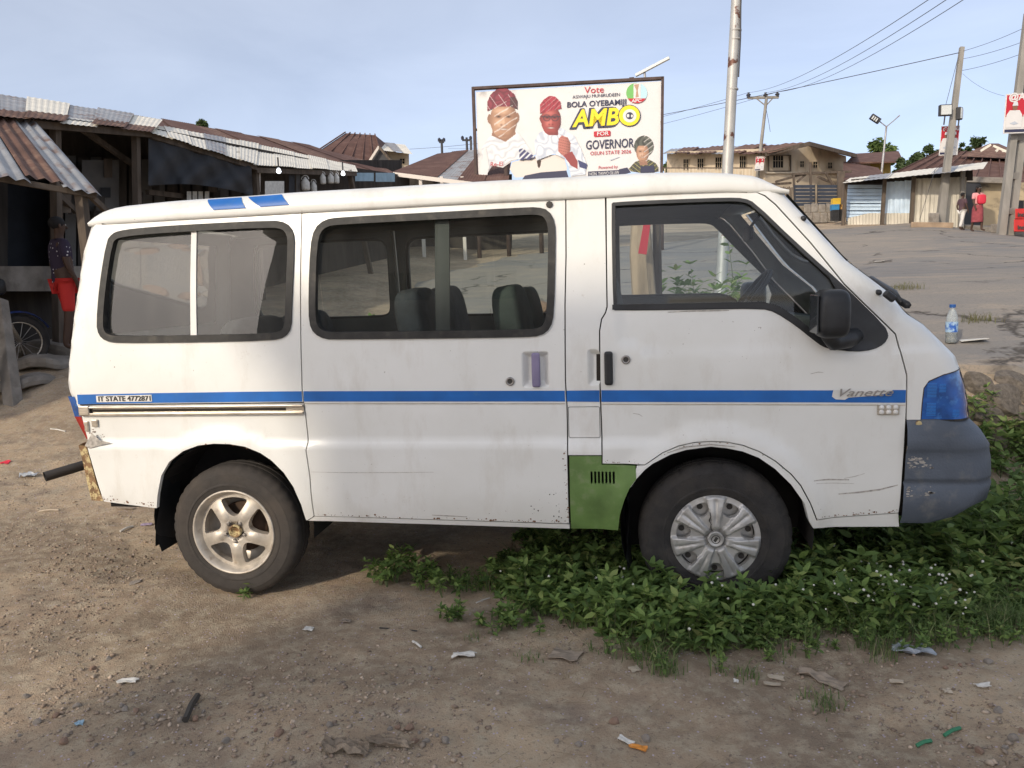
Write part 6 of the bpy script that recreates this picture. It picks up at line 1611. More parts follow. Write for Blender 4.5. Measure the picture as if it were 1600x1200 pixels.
M['bark'] = mat('tree_bark', (.12, .09, .065), .95, var=.3)
def tree(px, py_top, py_low, d, wpx, lb, m_, n_leaf=2600, lobes=9, leaf=.16, name='broadleaf_tree'):
    c_ = at(px, (py_top + py_low) / 2, d); g_ = ground_below(c_); o = thing(name, lb, 'tree', g_)
    rx = wpx * d / FPX / 2; rz_ = (py_low - py_top) * d / FPX / 2
    tb_ = MB(); base = c_ - Vector((0, 0, rz_ * .4)); tb_.tube([g_ - Vector((0, 0, .2)), g_.lerp(base, .5) + Vector((.1, 0, 0)), base], [rx * .09 + .06, rx * .07 + .05, rx * .05 + .03], 8)
    cs = []
    rr_ = random.Random(int(px))
    for i_ in range(lobes):
        a = rr_.uniform(0, 6.28); q_ = rr_.uniform(.1, .75)
        p = c_ + Vector((rx * q_ * math.cos(a) * 1.15, rx * q_ * math.sin(a), rz_ * rr_.uniform(-.8, .8))); cs.append((p, rx * rr_.uniform(.14, .4)))
        tb_.tube([base, base.lerp(p, .6) + Vector((0, 0, .1)), p], [.05, .03, .015], 5)
    tb_.build('trunk', M['bark'], o, smooth=True)
    vs = []; fs = []
    for i_ in range(n_leaf):
        p, r_ = cs[i_ % lobes]
        dv = Vector((rr_.gauss(0, 1), rr_.gauss(0, 1), rr_.gauss(0, .8))).normalized() * r_ * rr_.uniform(.3, 1.2)
        q_ = p + dv; s_ = leaf * rr_.uniform(.6, 1.3)
        a = Vector((rr_.gauss(0, 1), rr_.gauss(0, 1), rr_.gauss(0, .6))).normalized(); b = a.cross(Vector((rr_.gauss(0, 1), rr_.gauss(0, 1), rr_.gauss(0, 1)))).normalized()
        n0 = len(vs); vs += [q_ - a * s_, q_ + b * s_ * .4, q_ + a * s_, q_ - b * s_ * .4]; fs.append((n0, n0 + 1, n0 + 2, n0 + 3))
    cb_ = MB(); cb_.v = [tuple(v) for v in vs]; cb_.f = fs; cb_.m = [0] * len(fs)
    cb_.build('crown', M[m_], o)
    return o
tree(1380, 222, 256, 58, 62, 'light green round tree behind the street lamp', 'leafA', 3200, 11, .2)
tree(1447, 220, 262, 54, 60, 'dark green tree left of the leaning pole', 'leafB', 3200, 12, .2)
tree(1420, 240, 275, 46, 46, 'low dark bush tree above the pale shack roof', 'leafB', 2200, 9, .16)
tree(1525, 214, 240, 44, 30, 'sparse small tree above the big brown roof', 'leafB', 420, 7, .17)
tree(1500, 222, 246, 52, 14, 'thin dark treetop right of the leaning pole', 'leafB', 500, 4, .16)
tree(314, 181, 203, 34, 30, 'small leafy treetop above the long brown roof', 'leafB', 600, 6, .13)
tree(1052, 240, 275, 52, 34, 'green tree between billboard and tan house', 'leafB', 1200, 6, .18)

# ---- people
M['skin'] = mat('dark_skin', (.07, .038, .025), .6)
M['hairb'] = mat('black_hair', (.012, .011, .012), .8)
def skin_body(name, joints, edges, m_, parent, origin, rotz, scale, root):
    Mz = Matrix.Rotation(rotz, 3, 'Z')
    names = list(joints); o0 = ORG[root_of(parent).name]
    me = bpy.data.meshes.new(name)
    me.from_pydata([tuple(Vector(origin) - o0 + Mz @ (Vector(joints[k][:3]) * scale)) for k in names], [(names.index(a), names.index(b)) for a, b in edges], [])
    me.materials.append(m_)
    o = bpy.data.objects.new(name, me); COL.objects.link(o); o.parent = parent
    md = o.modifiers.new('skin', 'SKIN'); md.use_smooth_shade = True
    lay = me.skin_vertices[0] if me.skin_vertices else None
    if lay is None:
        bmx = bmesh.new(); bmx.from_mesh(me); bmx.verts.layers.skin.verify(); bmx.to_mesh(me); bmx.free(); lay = me.skin_vertices[0]
    for i_, k_ in enumerate(names):
        r_ = joints[k_][3]; ry = joints[k_][4] if len(joints[k_]) > 4 else r_
        lay.data[i_].radius = (r_ * scale, ry * scale); lay.data[i_].use_root = (k_ == root)
    sb_ = o.modifiers.new('sub', 'SUBSURF'); sb_.levels = 1; sb_.render_levels = 2
    return o
def person(label, loc, rotz, H, shirt, lower, skirt=False, pack=False, stride=.1, long_hair=False, shorts=False):
    """standing or strolling figure facing local -Y; built for H = 1.72"""
    o = thing('person', label, 'person', loc); s_ = H / 1.72
    J = {'pel': (0, 0, .95, .13, .10), 'spi': (0, 0, 1.12, .125, .095), 'che': (0, .01, 1.30, .145, .10), 'nkb': (0, .015, 1.44, .065), 'nck': (0, 0, 1.50, .05), 'hd1': (0, -.01, 1.57, .07), 'hd2': (0, -.015, 1.64, .085, .092), 'hd3': (0, -.005, 1.71, .055)}
    E_ = [('pel', 'spi'), ('spi', 'che'), ('che', 'nkb'), ('nkb', 'nck'), ('nck', 'hd1'), ('hd1', 'hd2'), ('hd2', 'hd3')]
    for sx, t in ((-1, 'l'), (1, 'r')):
        sw = stride * sx
        J.update({'sh' + t: (.18 * sx, .01, 1.40, .058), 'el' + t: (.23 * sx, .03 + sw * .5, 1.13, .042), 'wr' + t: (.22 * sx, -.06 + sw * .6, .91, .028), 'pm' + t: (.215 * sx, -.075 + sw * .6, .85, .032, .018)})
        J.update({'hp' + t: (.09 * sx, 0, .90, .09), 'kn' + t: (.10 * sx, -.03 - sw * .8, .50, .058), 'an' + t: (.10 * sx, .03 - sw * 1.2, .09, .038), 'to' + t: (.11 * sx, -.13 - sw * 1.2, .035, .032)})
        E_ += [('che', 'sh' + t), ('sh' + t, 'el' + t), ('el' + t, 'wr' + t), ('wr' + t, 'pm' + t), ('pel', 'hp' + t), ('hp' + t, 'kn' + t), ('kn' + t, 'an' + t), ('an' + t, 'to' + t)]
        for f_ in range(5):
            dx = (-.022 + .011 * f_); ln = (.055, .075, .08, .075, .06)[f_]
            if f_ == 0: J['f0' + t] = (.215 * sx - .035 * sx, -.10 + sw * .6, .835, .009); E_.append(('pm' + t, 'f0' + t)); continue
            J[f'f{f_}' + t] = (.215 * sx, -.085 + dx + sw * .6, .85 - ln, .0085); E_.append(('pm' + t, f'f{f_}' + t))
    skin_body('body', J, E_, M['skin'], o, loc, rotz, s_, 'pel')
    S = {'a': (0, 0, .78, .16, .135), 'a2': (0, 0, .95, .155, .13), 'b': (0, 0, 1.12, .145, .115), 'c': (0, .01, 1.30, .165, .12), 'd': (0, .015, 1.44, .08)}
    SE = [('a', 'a2'), ('a2', 'b'), ('b', 'c'), ('c', 'd')]
    for sx, t in ((-1, 'l'), (1, 'r')):
        S['s' + t] = (.19 * sx, .01, 1.40, .075); S['e' + t] = (.222 * sx, .022 + stride * sx * .35, 1.20, .066); SE += [('c', 's' + t), ('s' + t, 'e' + t)]
    skin_body('shirt', S, SE, shirt, o, loc, rotz, s_, 'a')
    if skirt:
        Mz = Matrix.Rotation(rotz, 3, 'Z'); b = MB()
        b.lathe([(.15 * s_, 1.0 * s_), (.19 * s_, .85 * s_), (.20 * s_, .6 * s_), (.205 * s_, .36 * s_)], loc, 'z', 18); b.build('skirt', lower, o, smooth=True)
    else:
        T_ = {'p': (0, 0, .94, .145, .125)}; TE = []
        for sx, t in ((-1, 'l'), (1, 'r')):
            sw = stride * sx
            T_['h' + t] = (.09 * sx, 0, .87, .105); T_['k' + t] = (.10 * sx, -.03 - sw * .8, .50, .078); TE += [('p', 'h' + t), ('h' + t, 'k' + t)]
            if not shorts: T_['n' + t] = (.10 * sx, .02 - sw * 1.15, .15, .065); TE += [('k' + t, 'n' + t)]
        skin_body('trousers', T_, TE, lower, o, loc, rotz, s_, 'p')
    Mz = Matrix.Rotation(rotz, 3, 'Z')
    def lp(x, y, z): return Vector(loc) + Mz @ (Vector((x, y, z)) * s_)
    hc = ellbox(lp(0, .012, 1.665), (.19 * s_, .21 * s_, .17 * s_), 1, 10); hc.build('hair', M['hairb'], o, smooth=True)
    if long_hair:
        b = MB()
        for i_ in range(9): a = -1.2 + 2.4 * i_ / 8; b.tube([lp(.09 * math.sin(a), .07 * math.cos(a), 1.66), lp(.12 * math.sin(a), .10 * math.cos(a), 1.50), lp(.13 * math.sin(a), .10 * math.cos(a), 1.36)], .018 * s_, 5)
        b.build('braids', M['hairb'], o, smooth=True)
    MB().tube([lp(0, -.085, 1.625), lp(0, -.112, 1.60), lp(0, -.09, 1.592)], .012 * s_, 6).build('nose', M['skin'], o, smooth=True)
    eb = MB()
    for sx in (-1, 1): eb.lathe([(.011 * s_, -.005), (0, .008)], lp(.032 * sx, -.083, 1.64), 'z', 8)
    eb.build('eyes', M['goods'], o)
    for sx in (-1, 1): ellbox(lp(.088 * sx, 0, 1.62), (.02, .035, .055), 1, 6).build('ear', M['skin'], o, smooth=True)
    if pack:
        ellbox(lp(0, -.17, 1.20), (.30 * s_, .16 * s_, .36 * s_), .5, 10).build('bag', pack, o, smooth=True)
    return o
M['pinkblouse'] = mat('pink_blouse', (.66, .30, .30), .8, var=.2); M['maroon'] = mat('maroon_cloth', (.28, .06, .07), .85, var=.25, vscale=14); M['redbag'] = mat('red_bag', (.6, .03, .06), .6)
M['dkshirt'] = mat('dark_plum_shirt', (.09, .05, .06), .85); M['whitetr'] = mat('off_white_trousers', (.66, .64, .6), .85, var=.1)
def on_ground(px, py):
    t = 6.0; v = fwd + (px - 800) / FPX * rgt - (py - 600) / FPX * upv
    while t < 45 and (CAM + v * t).z > rz((CAM + v * t).x, (CAM + v * t).y): t += .02
    return CAM + v * t, t
wl, wd = on_ground(1526, 362)
woman = person('woman in pink blouse and maroon skirt with a red bag on her front', wl, .35, 70 * wd / FPX, M['pinkblouse'], M['maroon'], skirt=True, pack=M['redbag'], stride=.12, long_hair=True)
ml, md = on_ground(1502, 360); print('people at', wd, md)
person('person in dark top and off white trousers beside the zinc shack', ml, 1.9, 57 * md / FPX, M['dkshirt'], M['whitetr'], stride=.12)
b = MB(); b.box(at(1535, 372, 26.5) + Vector((.1, 0, 0)), (2.6, 1.6, .28)); tag(b.build('verge_slab', M['concrete'], bevel=.04), 'raised concrete verge under the two people', 'slab')
M['dots'] = mat('purple_dotted_cloth', (.035, .025, .05), .85)
n_ = M['dots'].node_tree.nodes; l_ = M['dots'].node_tree.links.new
vo = n_.new('ShaderNodeTexVoronoi'); vo.inputs['Scale'].default_value = 22; vo.inputs['Randomness'].default_value = .25; tcx = n_.new('ShaderNodeTexCoord'); l_(tcx.outputs['Object'], vo.inputs['Vector'])
mr_ = n_.new('ShaderNodeMath'); mr_.operation = 'LESS_THAN'; mr_.inputs[1].default_value = .2; l_(vo.outputs['Distance'], mr_.inputs[0])
mxx = n_.new('ShaderNodeMix'); mxx.data_type = 'RGBA'; mxx.inputs[6].default_value = (.035, .025, .05, 1); mxx.inputs[7].default_value = (.6, .58, .62, 1); l_(mr_.outputs[0], mxx.inputs[0]); l_(mxx.outputs[2], n_['Principled BSDF'].inputs['Base Color'])
M['redshort'] = mat('bright_red_shorts', (.55, .03, .025), .8)
bl0 = at(112, 549, 8.7); bl0.z = max(bl0.z, gz(bl0.x, bl0.y))
boy = person('person in dotted purple top and red shorts standing behind the van', bl0, 2.5, 1.46, M['dots'], M['redshort'], stride=.05, shorts=True)
for ch in boy.children:
    if ch.name.startswith('trousers'):
        pass

# ---- motorcycle at the left edge
M['mblue'] = mat('blue_plastic', (.015, .06, .3), .4, coat=.2); M['mgreen'] = mat('teal_plastic', (.02, .13, .12), .45, coat=.2)
mc = thing('motorcycle', 'parked motorcycle with blue and teal bodywork at the left edge', 'motorcycle', ground_below(at(20, 520, 7.6)))
fw_, rw_ = at(30, 500, 8.5), at(-150, 505, 7.8)
ax = (fw_ - rw_); ax.z = 0; ax.normalize(); sd_ = Vector((-ax.y, ax.x, 0)); Mm = Matrix((ax, sd_, Vector((0, 0, 1)))).transposed()
base_m = ground_below((fw_ + rw_) / 2 if 0 else fw_)
def mp_(l_, s_, h_): return base_m + ax * l_ + sd_ * s_ + Vector((0, 0, h_))
for l_ in (-.02, -1.28):
    b = MB(); b.lathe([(.22, -.02), (.255, -.035), (.285, -.03), (.295, 0), (.285, .03), (.255, .035), (.22, .02)], mp_(l_, 0, .295), 'y', 36, M=Mm); tb_ = b.build('tyre', M['tyre_d'], mc, smooth=True)
    MB().lathe([(.222, -.015), (.21, -.02), (.21, .02), (.222, .015)], mp_(l_, 0, .295), 'y', 30, M=Mm).build('rim', M['chrome'], mc, smooth=True)
    for k_ in range(14):
        a = k_ * math.pi / 7; MB().tube([mp_(l_, 0, .295), mp_(l_ + .21 * math.cos(a), 0, .295 + .21 * math.sin(a))], .004, 4).build('spoke', M['steel'], mc)
b = MB(); b.tube([mp_(-.02, .06, .3), mp_(-.16, .06, .62), mp_(-.27, .05, .92)], .02, 8); b.tube([mp_(-.02, -.06, .3), mp_(-.16, -.06, .62), mp_(-.27, -.05, .92)], .02, 8); b.build('fork', M['chrome'], mc, smooth=True)
b = MB(); vs = []
for i_ in range(12):
    a = math.radians(25 + 130 * i_ / 11)
    for s_ in (-.06, 0, .06): vs.append(mp_(-.02 + .335 * math.cos(a), s_, .30 + .335 * math.sin(a) - abs(s_) * .25))
b.add(vs, [(i_ * 3 + j_, i_ * 3 + j_ + 1, (i_ + 1) * 3 + j_ + 1, (i_ + 1) * 3 + j_) for i_ in range(11) for j_ in range(2)]); b.build('front_fender', M['mblue'], mc, smooth=True)
ellbox(mp_(-.52, 0, .72), (.5, .26, .22), .7, 10, M_=Mm).build('fuel_tank', M['mgreen'], mc, smooth=True); ellbox(mp_(-.30, 0, .78), (.24, .24, .2), .6, 10, M_=Mm).build('leg_shield', M['mblue'], mc, smooth=True)
ellbox(mp_(-.95, 0, .74), (.7, .24, .13), .5, 10, M_=Mm).build('saddle', M['blackplastic'], mc, smooth=True); ellbox(mp_(-.62, 0, .40), (.34, .24, .3), .6, 10, M_=Mm).build('engine', M['steel'], mc, smooth=True)
MB().tube([mp_(-.24, -.36, .98), mp_(-.30, -.15, .99), mp_(-.27, 0, .95), mp_(-.30, .15, .99), mp_(-.24, .36, .98)], .013, 8).build('handlebar', M['blackplastic'], mc, smooth=True)
ellbox(mp_(-.16, 0, .90), (.14, .2, .18), .7, 10, M_=Mm).build('headlight', M['blackplastic'], mc, smooth=True); MB().tube([mp_(-.7, .12, .34), mp_(-1.1, .14, .3), mp_(-1.5, .15, .36)], .035, 10).build('silencer', M['chrome'], mc, smooth=True)
b = MB(); b.tube([mp_(-.28, 0, .82), mp_(-.5, 0, .36), mp_(-.85, 0, .32), mp_(-1.28, .08, .3)], .022, 8); b.tube([mp_(-.28, 0, .82), mp_(-.9, 0, .66), mp_(-1.3, 0, .7)], .02, 8); b.build('frame', M['ironblack'], mc, smooth=True)

# ---- unseen shop added left of the frame to keep the market corner in shade
ls = thing('shade_shop', 'plain unseen shop block added left of the lot to shade the market corner', 'shop', (-7.2, 1, 0))
MB().box((-7.4, 1.2, 2.1), (2.6, 4.4, 4.4)).build('wall', M['plaster2'], ls)
sheets(ls, 'roof_sheet', (-5.9, -1.2, 4.3), (-5.9, 3.6, 4.3), (-8.9, -1.2, 5.0), (-8.9, 3.6, 5.0), 5, ['rustroof', 'zinc'])
MB().box((-6.08, 1, 1.0), (.06, .9, 2.0)).build('door', M['blackdoor'], ls)
# ---- unseen house behind the viewer, shaped to shade the lot and mirror in glass
hs = thing('plastered_house', 'plain unseen house behind the viewer, its shape invented to shade the lot', 'house', (-2.7, -13.5, 0))
ca_, cb_ = Vector((-5.55, -11.2, 0)), Vector((.2, -11.9, 0))
M['nearwall'] = mat('pale_wall', (.5, .46, .4), .9, var=.12, vscale=.7)
hw = MB(); dpt = Vector((-.6, -6, 0))
zl, zr_ = 7.3, 7.8
pts_ = [ca_, cb_, cb_ + dpt, ca_ + dpt]
hw.add([p + Vector((0, 0, -.2)) for p in pts_] + [pts_[0] + Vector((0, 0, zl)), pts_[1] + Vector((0, 0, zr_)), pts_[2] + Vector((0, 0, zr_)), pts_[3] + Vector((0, 0, zl))], [(0, 1, 5, 4), (1, 2, 6, 5), (2, 3, 7, 6), (3, 0, 4, 7)])
hw.build('wall', M['nearwall'], hs)
rf = MB(); ov = Vector((0, .35, 0)); rf.add([ca_ + ov + Vector((-.2, 0, zl)), cb_ + ov + Vector((.4, 0, zr_)), cb_ + dpt + Vector((.4, 0, zr_ + .1)), ca_ + dpt + Vector((-.2, 0, zl + .1))] + [ca_ + ov + Vector((-.2, 0, zl + .12)), cb_ + ov + Vector((.4, 0, zr_ + .12)), cb_ + dpt + Vector((.4, 0, zr_ + .2)), ca_ + dpt + Vector((-.2, 0, zl + .2))], [(0, 1, 2, 3), (4, 5, 6, 7), (0, 1, 5, 4), (1, 2, 6, 5), (2, 3, 7, 6), (3, 0, 4, 7)])
rf.build('roof', M['rustroof2'], hs)
for t in (.2, .5, .8):
    c_ = ca_.lerp(cb_, t)
    for z in (1.5, 5.0):
        w_ = MB().box(c_ + Vector((0, .03, z)), (1.1, .06, 1.2), Matrix.Rotation(math.atan2(cb_.y - ca_.y, cb_.x - ca_.x), 3, 'Z')).build('window', M['pane'], hs)
        MB().box(c_ + Vector((0, .07, z)), (.07, .05, 1.2)).build('mullion', M['frame'], w_)

for _nm in ('compound_wall', 'block_wall', 'stick_fence', 'low_brown_roof', 'kerb', 'verge_slab', 'slatted_gate'):
    if _nm in bpy.data.objects: bpy.data.objects[_nm]['kind'] = 'thing'
# ------------------------------------------------------------------ weeds, stones, litter
def gpx(px, py):
    """ground point seen at a spot of the picture"""
    v = fwd + (px - 800) / FPX * rgt - (py - 600) / FPX * upv
    z = 0.0
    for _ in range(9):
        p = CAM + v * ((z - CAM.z) / v.z); z = .5 * z + .5 * gz(p.x, p.y)
    return Vector((p.x, p.y, gz(p.x, p.y)))
def gmarch(px, py):
    v = fwd + (px - 800) / FPX * rgt - (py - 600) / FPX * upv
    t = 2.5
    while t < 20:
        p = CAM + v * t
        if p.z < gz(p.x, p.y): break
        t += .01
    return Vector((p.x, p.y, gz(p.x, p.y)))
def rpx(px, py):
    """road point seen at a spot of the picture"""
    v = fwd + (px - 800) / FPX * rgt - (py - 600) / FPX * upv
    t = 3.0
    while t < 40:
        p = CAM + v * t
        if p.z < rz(p.x, p.y): break
        t += .01
    return Vector((p.x, p.y, rz(p.x, p.y)))
def raw_obj(name, V_, F_, m_, tri=True, smooth=False):
    me = bpy.data.meshes.new(name); V_ = np.asarray(V_, np.float32); F_ = np.asarray(F_, np.int32); k_ = F_.shape[1]
    me.vertices.add(len(V_)); me.vertices.foreach_set('co', V_.ravel())
    me.loops.add(F_.size); me.loops.foreach_set('vertex_index', F_.ravel())
    me.polygons.add(len(F_)); me.polygons.foreach_set('loop_start', np.arange(0, F_.size, k_, dtype=np.int32))
    if smooth: me.polygons.foreach_set('use_smooth', [True] * len(F_))
    me.update(); me.materials.append(m_)
    o = bpy.data.objects.new(name, me); COL.objects.link(o); ORG[o.name] = Vector((0, 0, 0))
    return o
M['weed'] = leaf_mat('weed_leaf', (.22, .325, .09), (.07, .125, .038), 22, .35, (.3, .36, .12))
M['weed2'] = leaf_mat('weed_leaf_pale', (.24, .34, .11), (.1, .17, .05), 22, .35, (.38, .4, .15))
M['grass'] = leaf_mat('grass_blade', (.19, .27, .09), (.09, .15, .05), 9, .35, (.36, .33, .18))
M['stem'] = mat('weed_stem', (.09, .11, .045), .8)
LEAF = np.array([(0, 0, 0), (.30, .20, .03), (.30, 0, -.015), (.30, -.20, .03), (.68, .15, .0), (.68, 0, -.05), (.68, -.15, .0), (1, 0, -.13)])
LF = np.array([(0, 2, 1), (0, 3, 2), (1, 2, 5), (1, 5, 4), (2, 3, 6), (2, 6, 5), (4, 5, 7), (5, 6, 7)])
def plants(spots, heights, seed, leaf=(.034, .066), pairs=(4, 7)):
    """leafy stems: opposite lance-shaped leaves up each stem; returns leaf and stem arrays"""
    r = np.random.default_rng(seed); LV, LFs, SV, SF = [], [], [], []; nL = nS = 0
    zz = base_h(np.array([a[0] for a in spots]), np.array([a[1] for a in spots]))
    for (x, y), h, z0 in zip(spots, heights, zz):
        nb_ = r.integers(1, 4)
        for _ in range(nb_):
            az = r.uniform(0, 6.283); lean = r.uniform(.05, .55)
            hh_ = h * r.uniform(.65, 1.1)
            top = np.array([x + math.cos(az) * lean * hh_, y + math.sin(az) * lean * hh_, z0 + hh_])
            b0 = np.array([x, y, z0 - .01]); mid = (b0 + top) / 2 + np.array([0, 0, .12 * hh_])
            w_ = .003
            SV += [b0 + (w_, 0, 0), b0 - (w_, 0, 0), mid + (w_, 0, 0), mid - (w_, 0, 0), top, top + (.001, 0, 0)]
            SF += [(nS, nS + 1, nS + 3, nS + 2), (nS + 2, nS + 3, nS + 5, nS + 4)]; nS += 6
            k_ = r.integers(*pairs); ph = r.uniform(0, 3.14)
            for i_ in range(k_):
                t = .3 + .7 * (i_ + 1) / k_
                p = b0 * (1 - t) ** 2 + 2 * mid * t * (1 - t) + top * t * t
                sz = r.uniform(*leaf) * (1.1 - .35 * abs(t - .6)) * (.7 + .5 * h / .25 if h < .25 else 1.15)
                for sgn in ((0, 3.1416) if i_ < k_ - 1 else (0, 1.57, 3.14, 4.71)):
                    a = ph + i_ * 1.57 + sgn + r.normal(0, .25); el = r.uniform(-.5, .75) if i_ < k_ - 1 else r.uniform(.25, .9); ro_ = r.normal(0, .5)
                    ca, sa, ce, se = math.cos(a), math.sin(a), math.cos(el), math.sin(el)
                    X_ = np.array([ca * ce, sa * ce, se]); Y0 = np.array([-sa, ca, 0]); Z0 = np.cross(X_, Y0)
                    Y_ = Y0 * math.cos(ro_) + Z0 * math.sin(ro_); Z_ = np.cross(X_, Y_)
                    wd = r.uniform(.8, 1.15)
                    LV.append(p + sz * (LEAF[:, :1] * X_ + LEAF[:, 1:2] * wd * Y_ + LEAF[:, 2:] * Z_)); LFs.append(LF + nL); nL += 8
    return np.concatenate(LV), np.concatenate(LFs), np.array(SV), np.array(SF)
def plant_stuff(name, spots, heights, seed, m_, label, cat, thing_=False, group=None, **kw):
    lv, lf, sv, sf = plants(spots, heights, seed, **kw)
    if thing_:
        c_ = Vector((float(np.mean([s[0] for s in spots])), float(np.mean([s[1] for s in spots])), 0)); c_.z = gz(c_.x, c_.y)
        o = thing(name, label, cat, c_, group)
        a = raw_obj('leaves', lv - np.array(c_), lf, M[m_]); a.parent = o; a['kind'] = 'stuff'; b = raw_obj('stems', sv - np.array(c_), sf, M['stem']); b.parent = o; b['kind'] = 'stuff'
        return o
    a = raw_obj(name, lv, lf, M[m_]); tag(a, label, cat, group, 'stuff')
    b = raw_obj('weed_stems', sv, sf, M['stem']); b.parent = a
    b['kind'] = 'stuff'
    return a
zone = np.array([(1.12, .30), (1.25, .16), (1.45, .03), (1.62, -.12), (1.78, -.26), (1.95, -.42), (2.12, -.46), (2.3, -.36), (2.5, -.24), (2.64, -.14), (2.78, -.24), (2.95, -.22), (3.15, -.1), (3.45, .02), (4.2, .2), (5.2, .5), (5.2, 1.15), (4.1, 1.2), (3.4, 1.4), (2.6, 1.7), (1.6, 1.7), (1.2, .9)])
def scatter(poly, n, seed, keep=None):
    r = np.random.default_rng(seed); lo, hi = poly.min(0), poly.max(0); out = []
    while len(out) < n:
        p = r.uniform(lo, hi, (n * 2, 2)); p = p[inside(p, poly)]
        if keep is not None: p = p[keep(p[:, 0], p[:, 1], r.random(len(p)))]
        out += [tuple(a) for a in p]
    return out[:n]
def not_tyre(x, y, u): return ~((np.abs(x - 2.225) < .20) & (y > .0) & (y < .22)) & ((y < .6) | (x > 3.0) | (u < .55))
def edge_h(sp_, lo, hi):
    p = np.array(sp_); d = dist_poly(p, zone); r = np.random.default_rng(5)
    h = (lo + (hi - lo) * smoothstep(.0, .35, d)) * (.55 + .9 * r.random(len(p)) ** 1.5 + .5 * fbm(p[:, 0], p[:, 1], 2.2, 2))
    h *= np.where((p[:, 1] > .2) & (p[:, 0] < 3.0), .62, 1)                    # kept low under the van floor
    h *= 1 + .55 * smoothstep(3.25, 3.7, p[:, 0]) * smoothstep(.1, .5, p[:, 1])
    return h
s1 = scatter(zone, 1650, 21, lambda x, y, u: not_tyre(x, y, u) & (fbm(x, y, 3.0, 2) > -.22))
plant_stuff('weed_patch', s1, edge_h(s1, .05, .165), 31, 'weed', 'dense leafy green weeds growing under the van nose and front wheel', 'weeds')
s2 = scatter(zone, 420, 22, lambda x, y, u: not_tyre(x, y, u) & (u < .5 + .5 * smoothstep(2.8, 3.6, x)))
plant_stuff('pale_weed_patch', s2, edge_h(s2, .07, .2), 32, 'weed2', 'paler young weed shoots mixed into the patch by the bumper', 'weeds', leaf=(.04, .075))
front = np.array([(1.15, .2), (1.35, .02), (1.6, -.18), (1.78, -.32), (1.95, -.44), (2.12, -.44), (2.4, -.30), (2.64, -.14), (2.78, -.22), (3.05, -.18), (3.2, .1), (2.7, .02), (2.45, -.05), (2.0, -.05), (1.6, .1), (1.3, .3)])
s3 = scatter(front, 300, 23)
plant_stuff('front_weeds', s3, np.full(len(s3), .11) * np.random.default_rng(4).uniform(.4, 1.7, len(s3)), 33, 'weed', 'leafy weeds along the front edge before the hubcap', 'weeds', leaf=(.035, .065))
rim_ = np.array([(.9, .45), (1.05, .1), (1.3, -.12), (1.55, -.3), (1.75, -.46), (1.98, -.62), (2.2, -.62), (2.45, -.46), (2.65, -.34), (2.85, -.42), (3.1, -.34), (3.5, -.2), (3.6, .05), (3.1, .0), (2.64, -.1), (2.1, -.4), (1.7, -.15), (1.3, .15)])
s4 = scatter(rim_, 150, 24, lambda x, y, u: fbm(x, y, 4, 2) > .02)
plant_stuff('seedlings', s4, np.random.default_rng(6).uniform(.02, .07, len(s4)), 34, 'weed', 'small seedlings thinning out from the weeds into bare soil', 'weeds', leaf=(.02, .04), pairs=(2, 5))
def blades(spots, hlo, hhi, seed, spread=.5, per=1):
    r = np.random.default_rng(seed); Vv, Ff = [], []; n_ = 0
    zz = base_h(np.array([a[0] for a in spots]), np.array([a[1] for a in spots]))
    for (x, y), z0 in zip(spots, zz):
        for _ in range(per):
            h = r.uniform(hlo, hhi); a = r.uniform(0, 6.283); ln = r.uniform(.15, 1) * spread * h; w_ = r.uniform(.0013, .0028)
            px_, py_ = x + r.normal(0, .012), y + r.normal(0, .012)
            dx, dy = math.cos(a), math.sin(a); sx, sy = -dy * w_, dx * w_
            for t in (0, .4, .75, 1):
                q_ = (px_ + dx * ln * t * t, py_ + dy * ln * t * t, z0 - .005 + h * (t - .35 * spread * t * t * t)); ww = 1 - t * .95
                Vv += [(q_[0] + sx * ww, q_[1] + sy * ww, q_[2]), (q_[0] - sx * ww, q_[1] - sy * ww, q_[2])]
            Ff += [(n_ + 2 * k_, n_ + 2 * k_ + 1, n_ + 2 * k_ + 3, n_ + 2 * k_ + 2) for k_ in range(3)]; n_ += 8
    return np.array(Vv), np.array(Ff)
gzone = np.array([(2.9, -.28), (3.2, -.2), (3.5, -.12), (4.4, .1), (4.6, .8), (3.5, .7), (3.15, .25)])
sg_ = scatter(gzone, 1300, 41) + scatter(rim_, 240, 48, lambda x, y, u: fbm(x, y, 4, 2) > .05) + scatter(front, 260, 42) + scatter(zone, 700, 43, not_tyre)
gv, gf = blades(sg_, .04, .2, 44, 1.25, 3)
tag(raw_obj('grass_patch', gv, gf, M['grass']), 'thin grass blades growing through the weeds', 'grass', kind='stuff')
# white flower heads
fz = np.array([(2.5, -.2), (2.75, -.25), (3.15, -.2), (3.3, .05), (2.95, .2), (2.6, .05)])
ico_v = np.array([(0, 0, 1), (.894, 0, .447), (.276, .851, .447), (-.724, .526, .447), (-.724, -.526, .447), (.276, -.851, .447), (.724, .526, -.447), (-.276, .851, -.447), (-.894, 0, -.447), (-.276, -.851, -.447), (.724, -.526, -.447), (0, 0, -1)])
ico_f = np.array([(0, 1, 2), (0, 2, 3), (0, 3, 4), (0, 4, 5), (0, 5, 1), (1, 6, 2), (2, 7, 3), (3, 8, 4), (4, 9, 5), (5, 10, 1), (6, 7, 2), (7, 8, 3), (8, 9, 4), (9, 10, 5), (10, 6, 1), (11, 7, 6), (11, 8, 7), (11, 9, 8), (11, 10, 9), (11, 6, 10)])
fv, ff_ = [], []
r = np.random.default_rng(8)
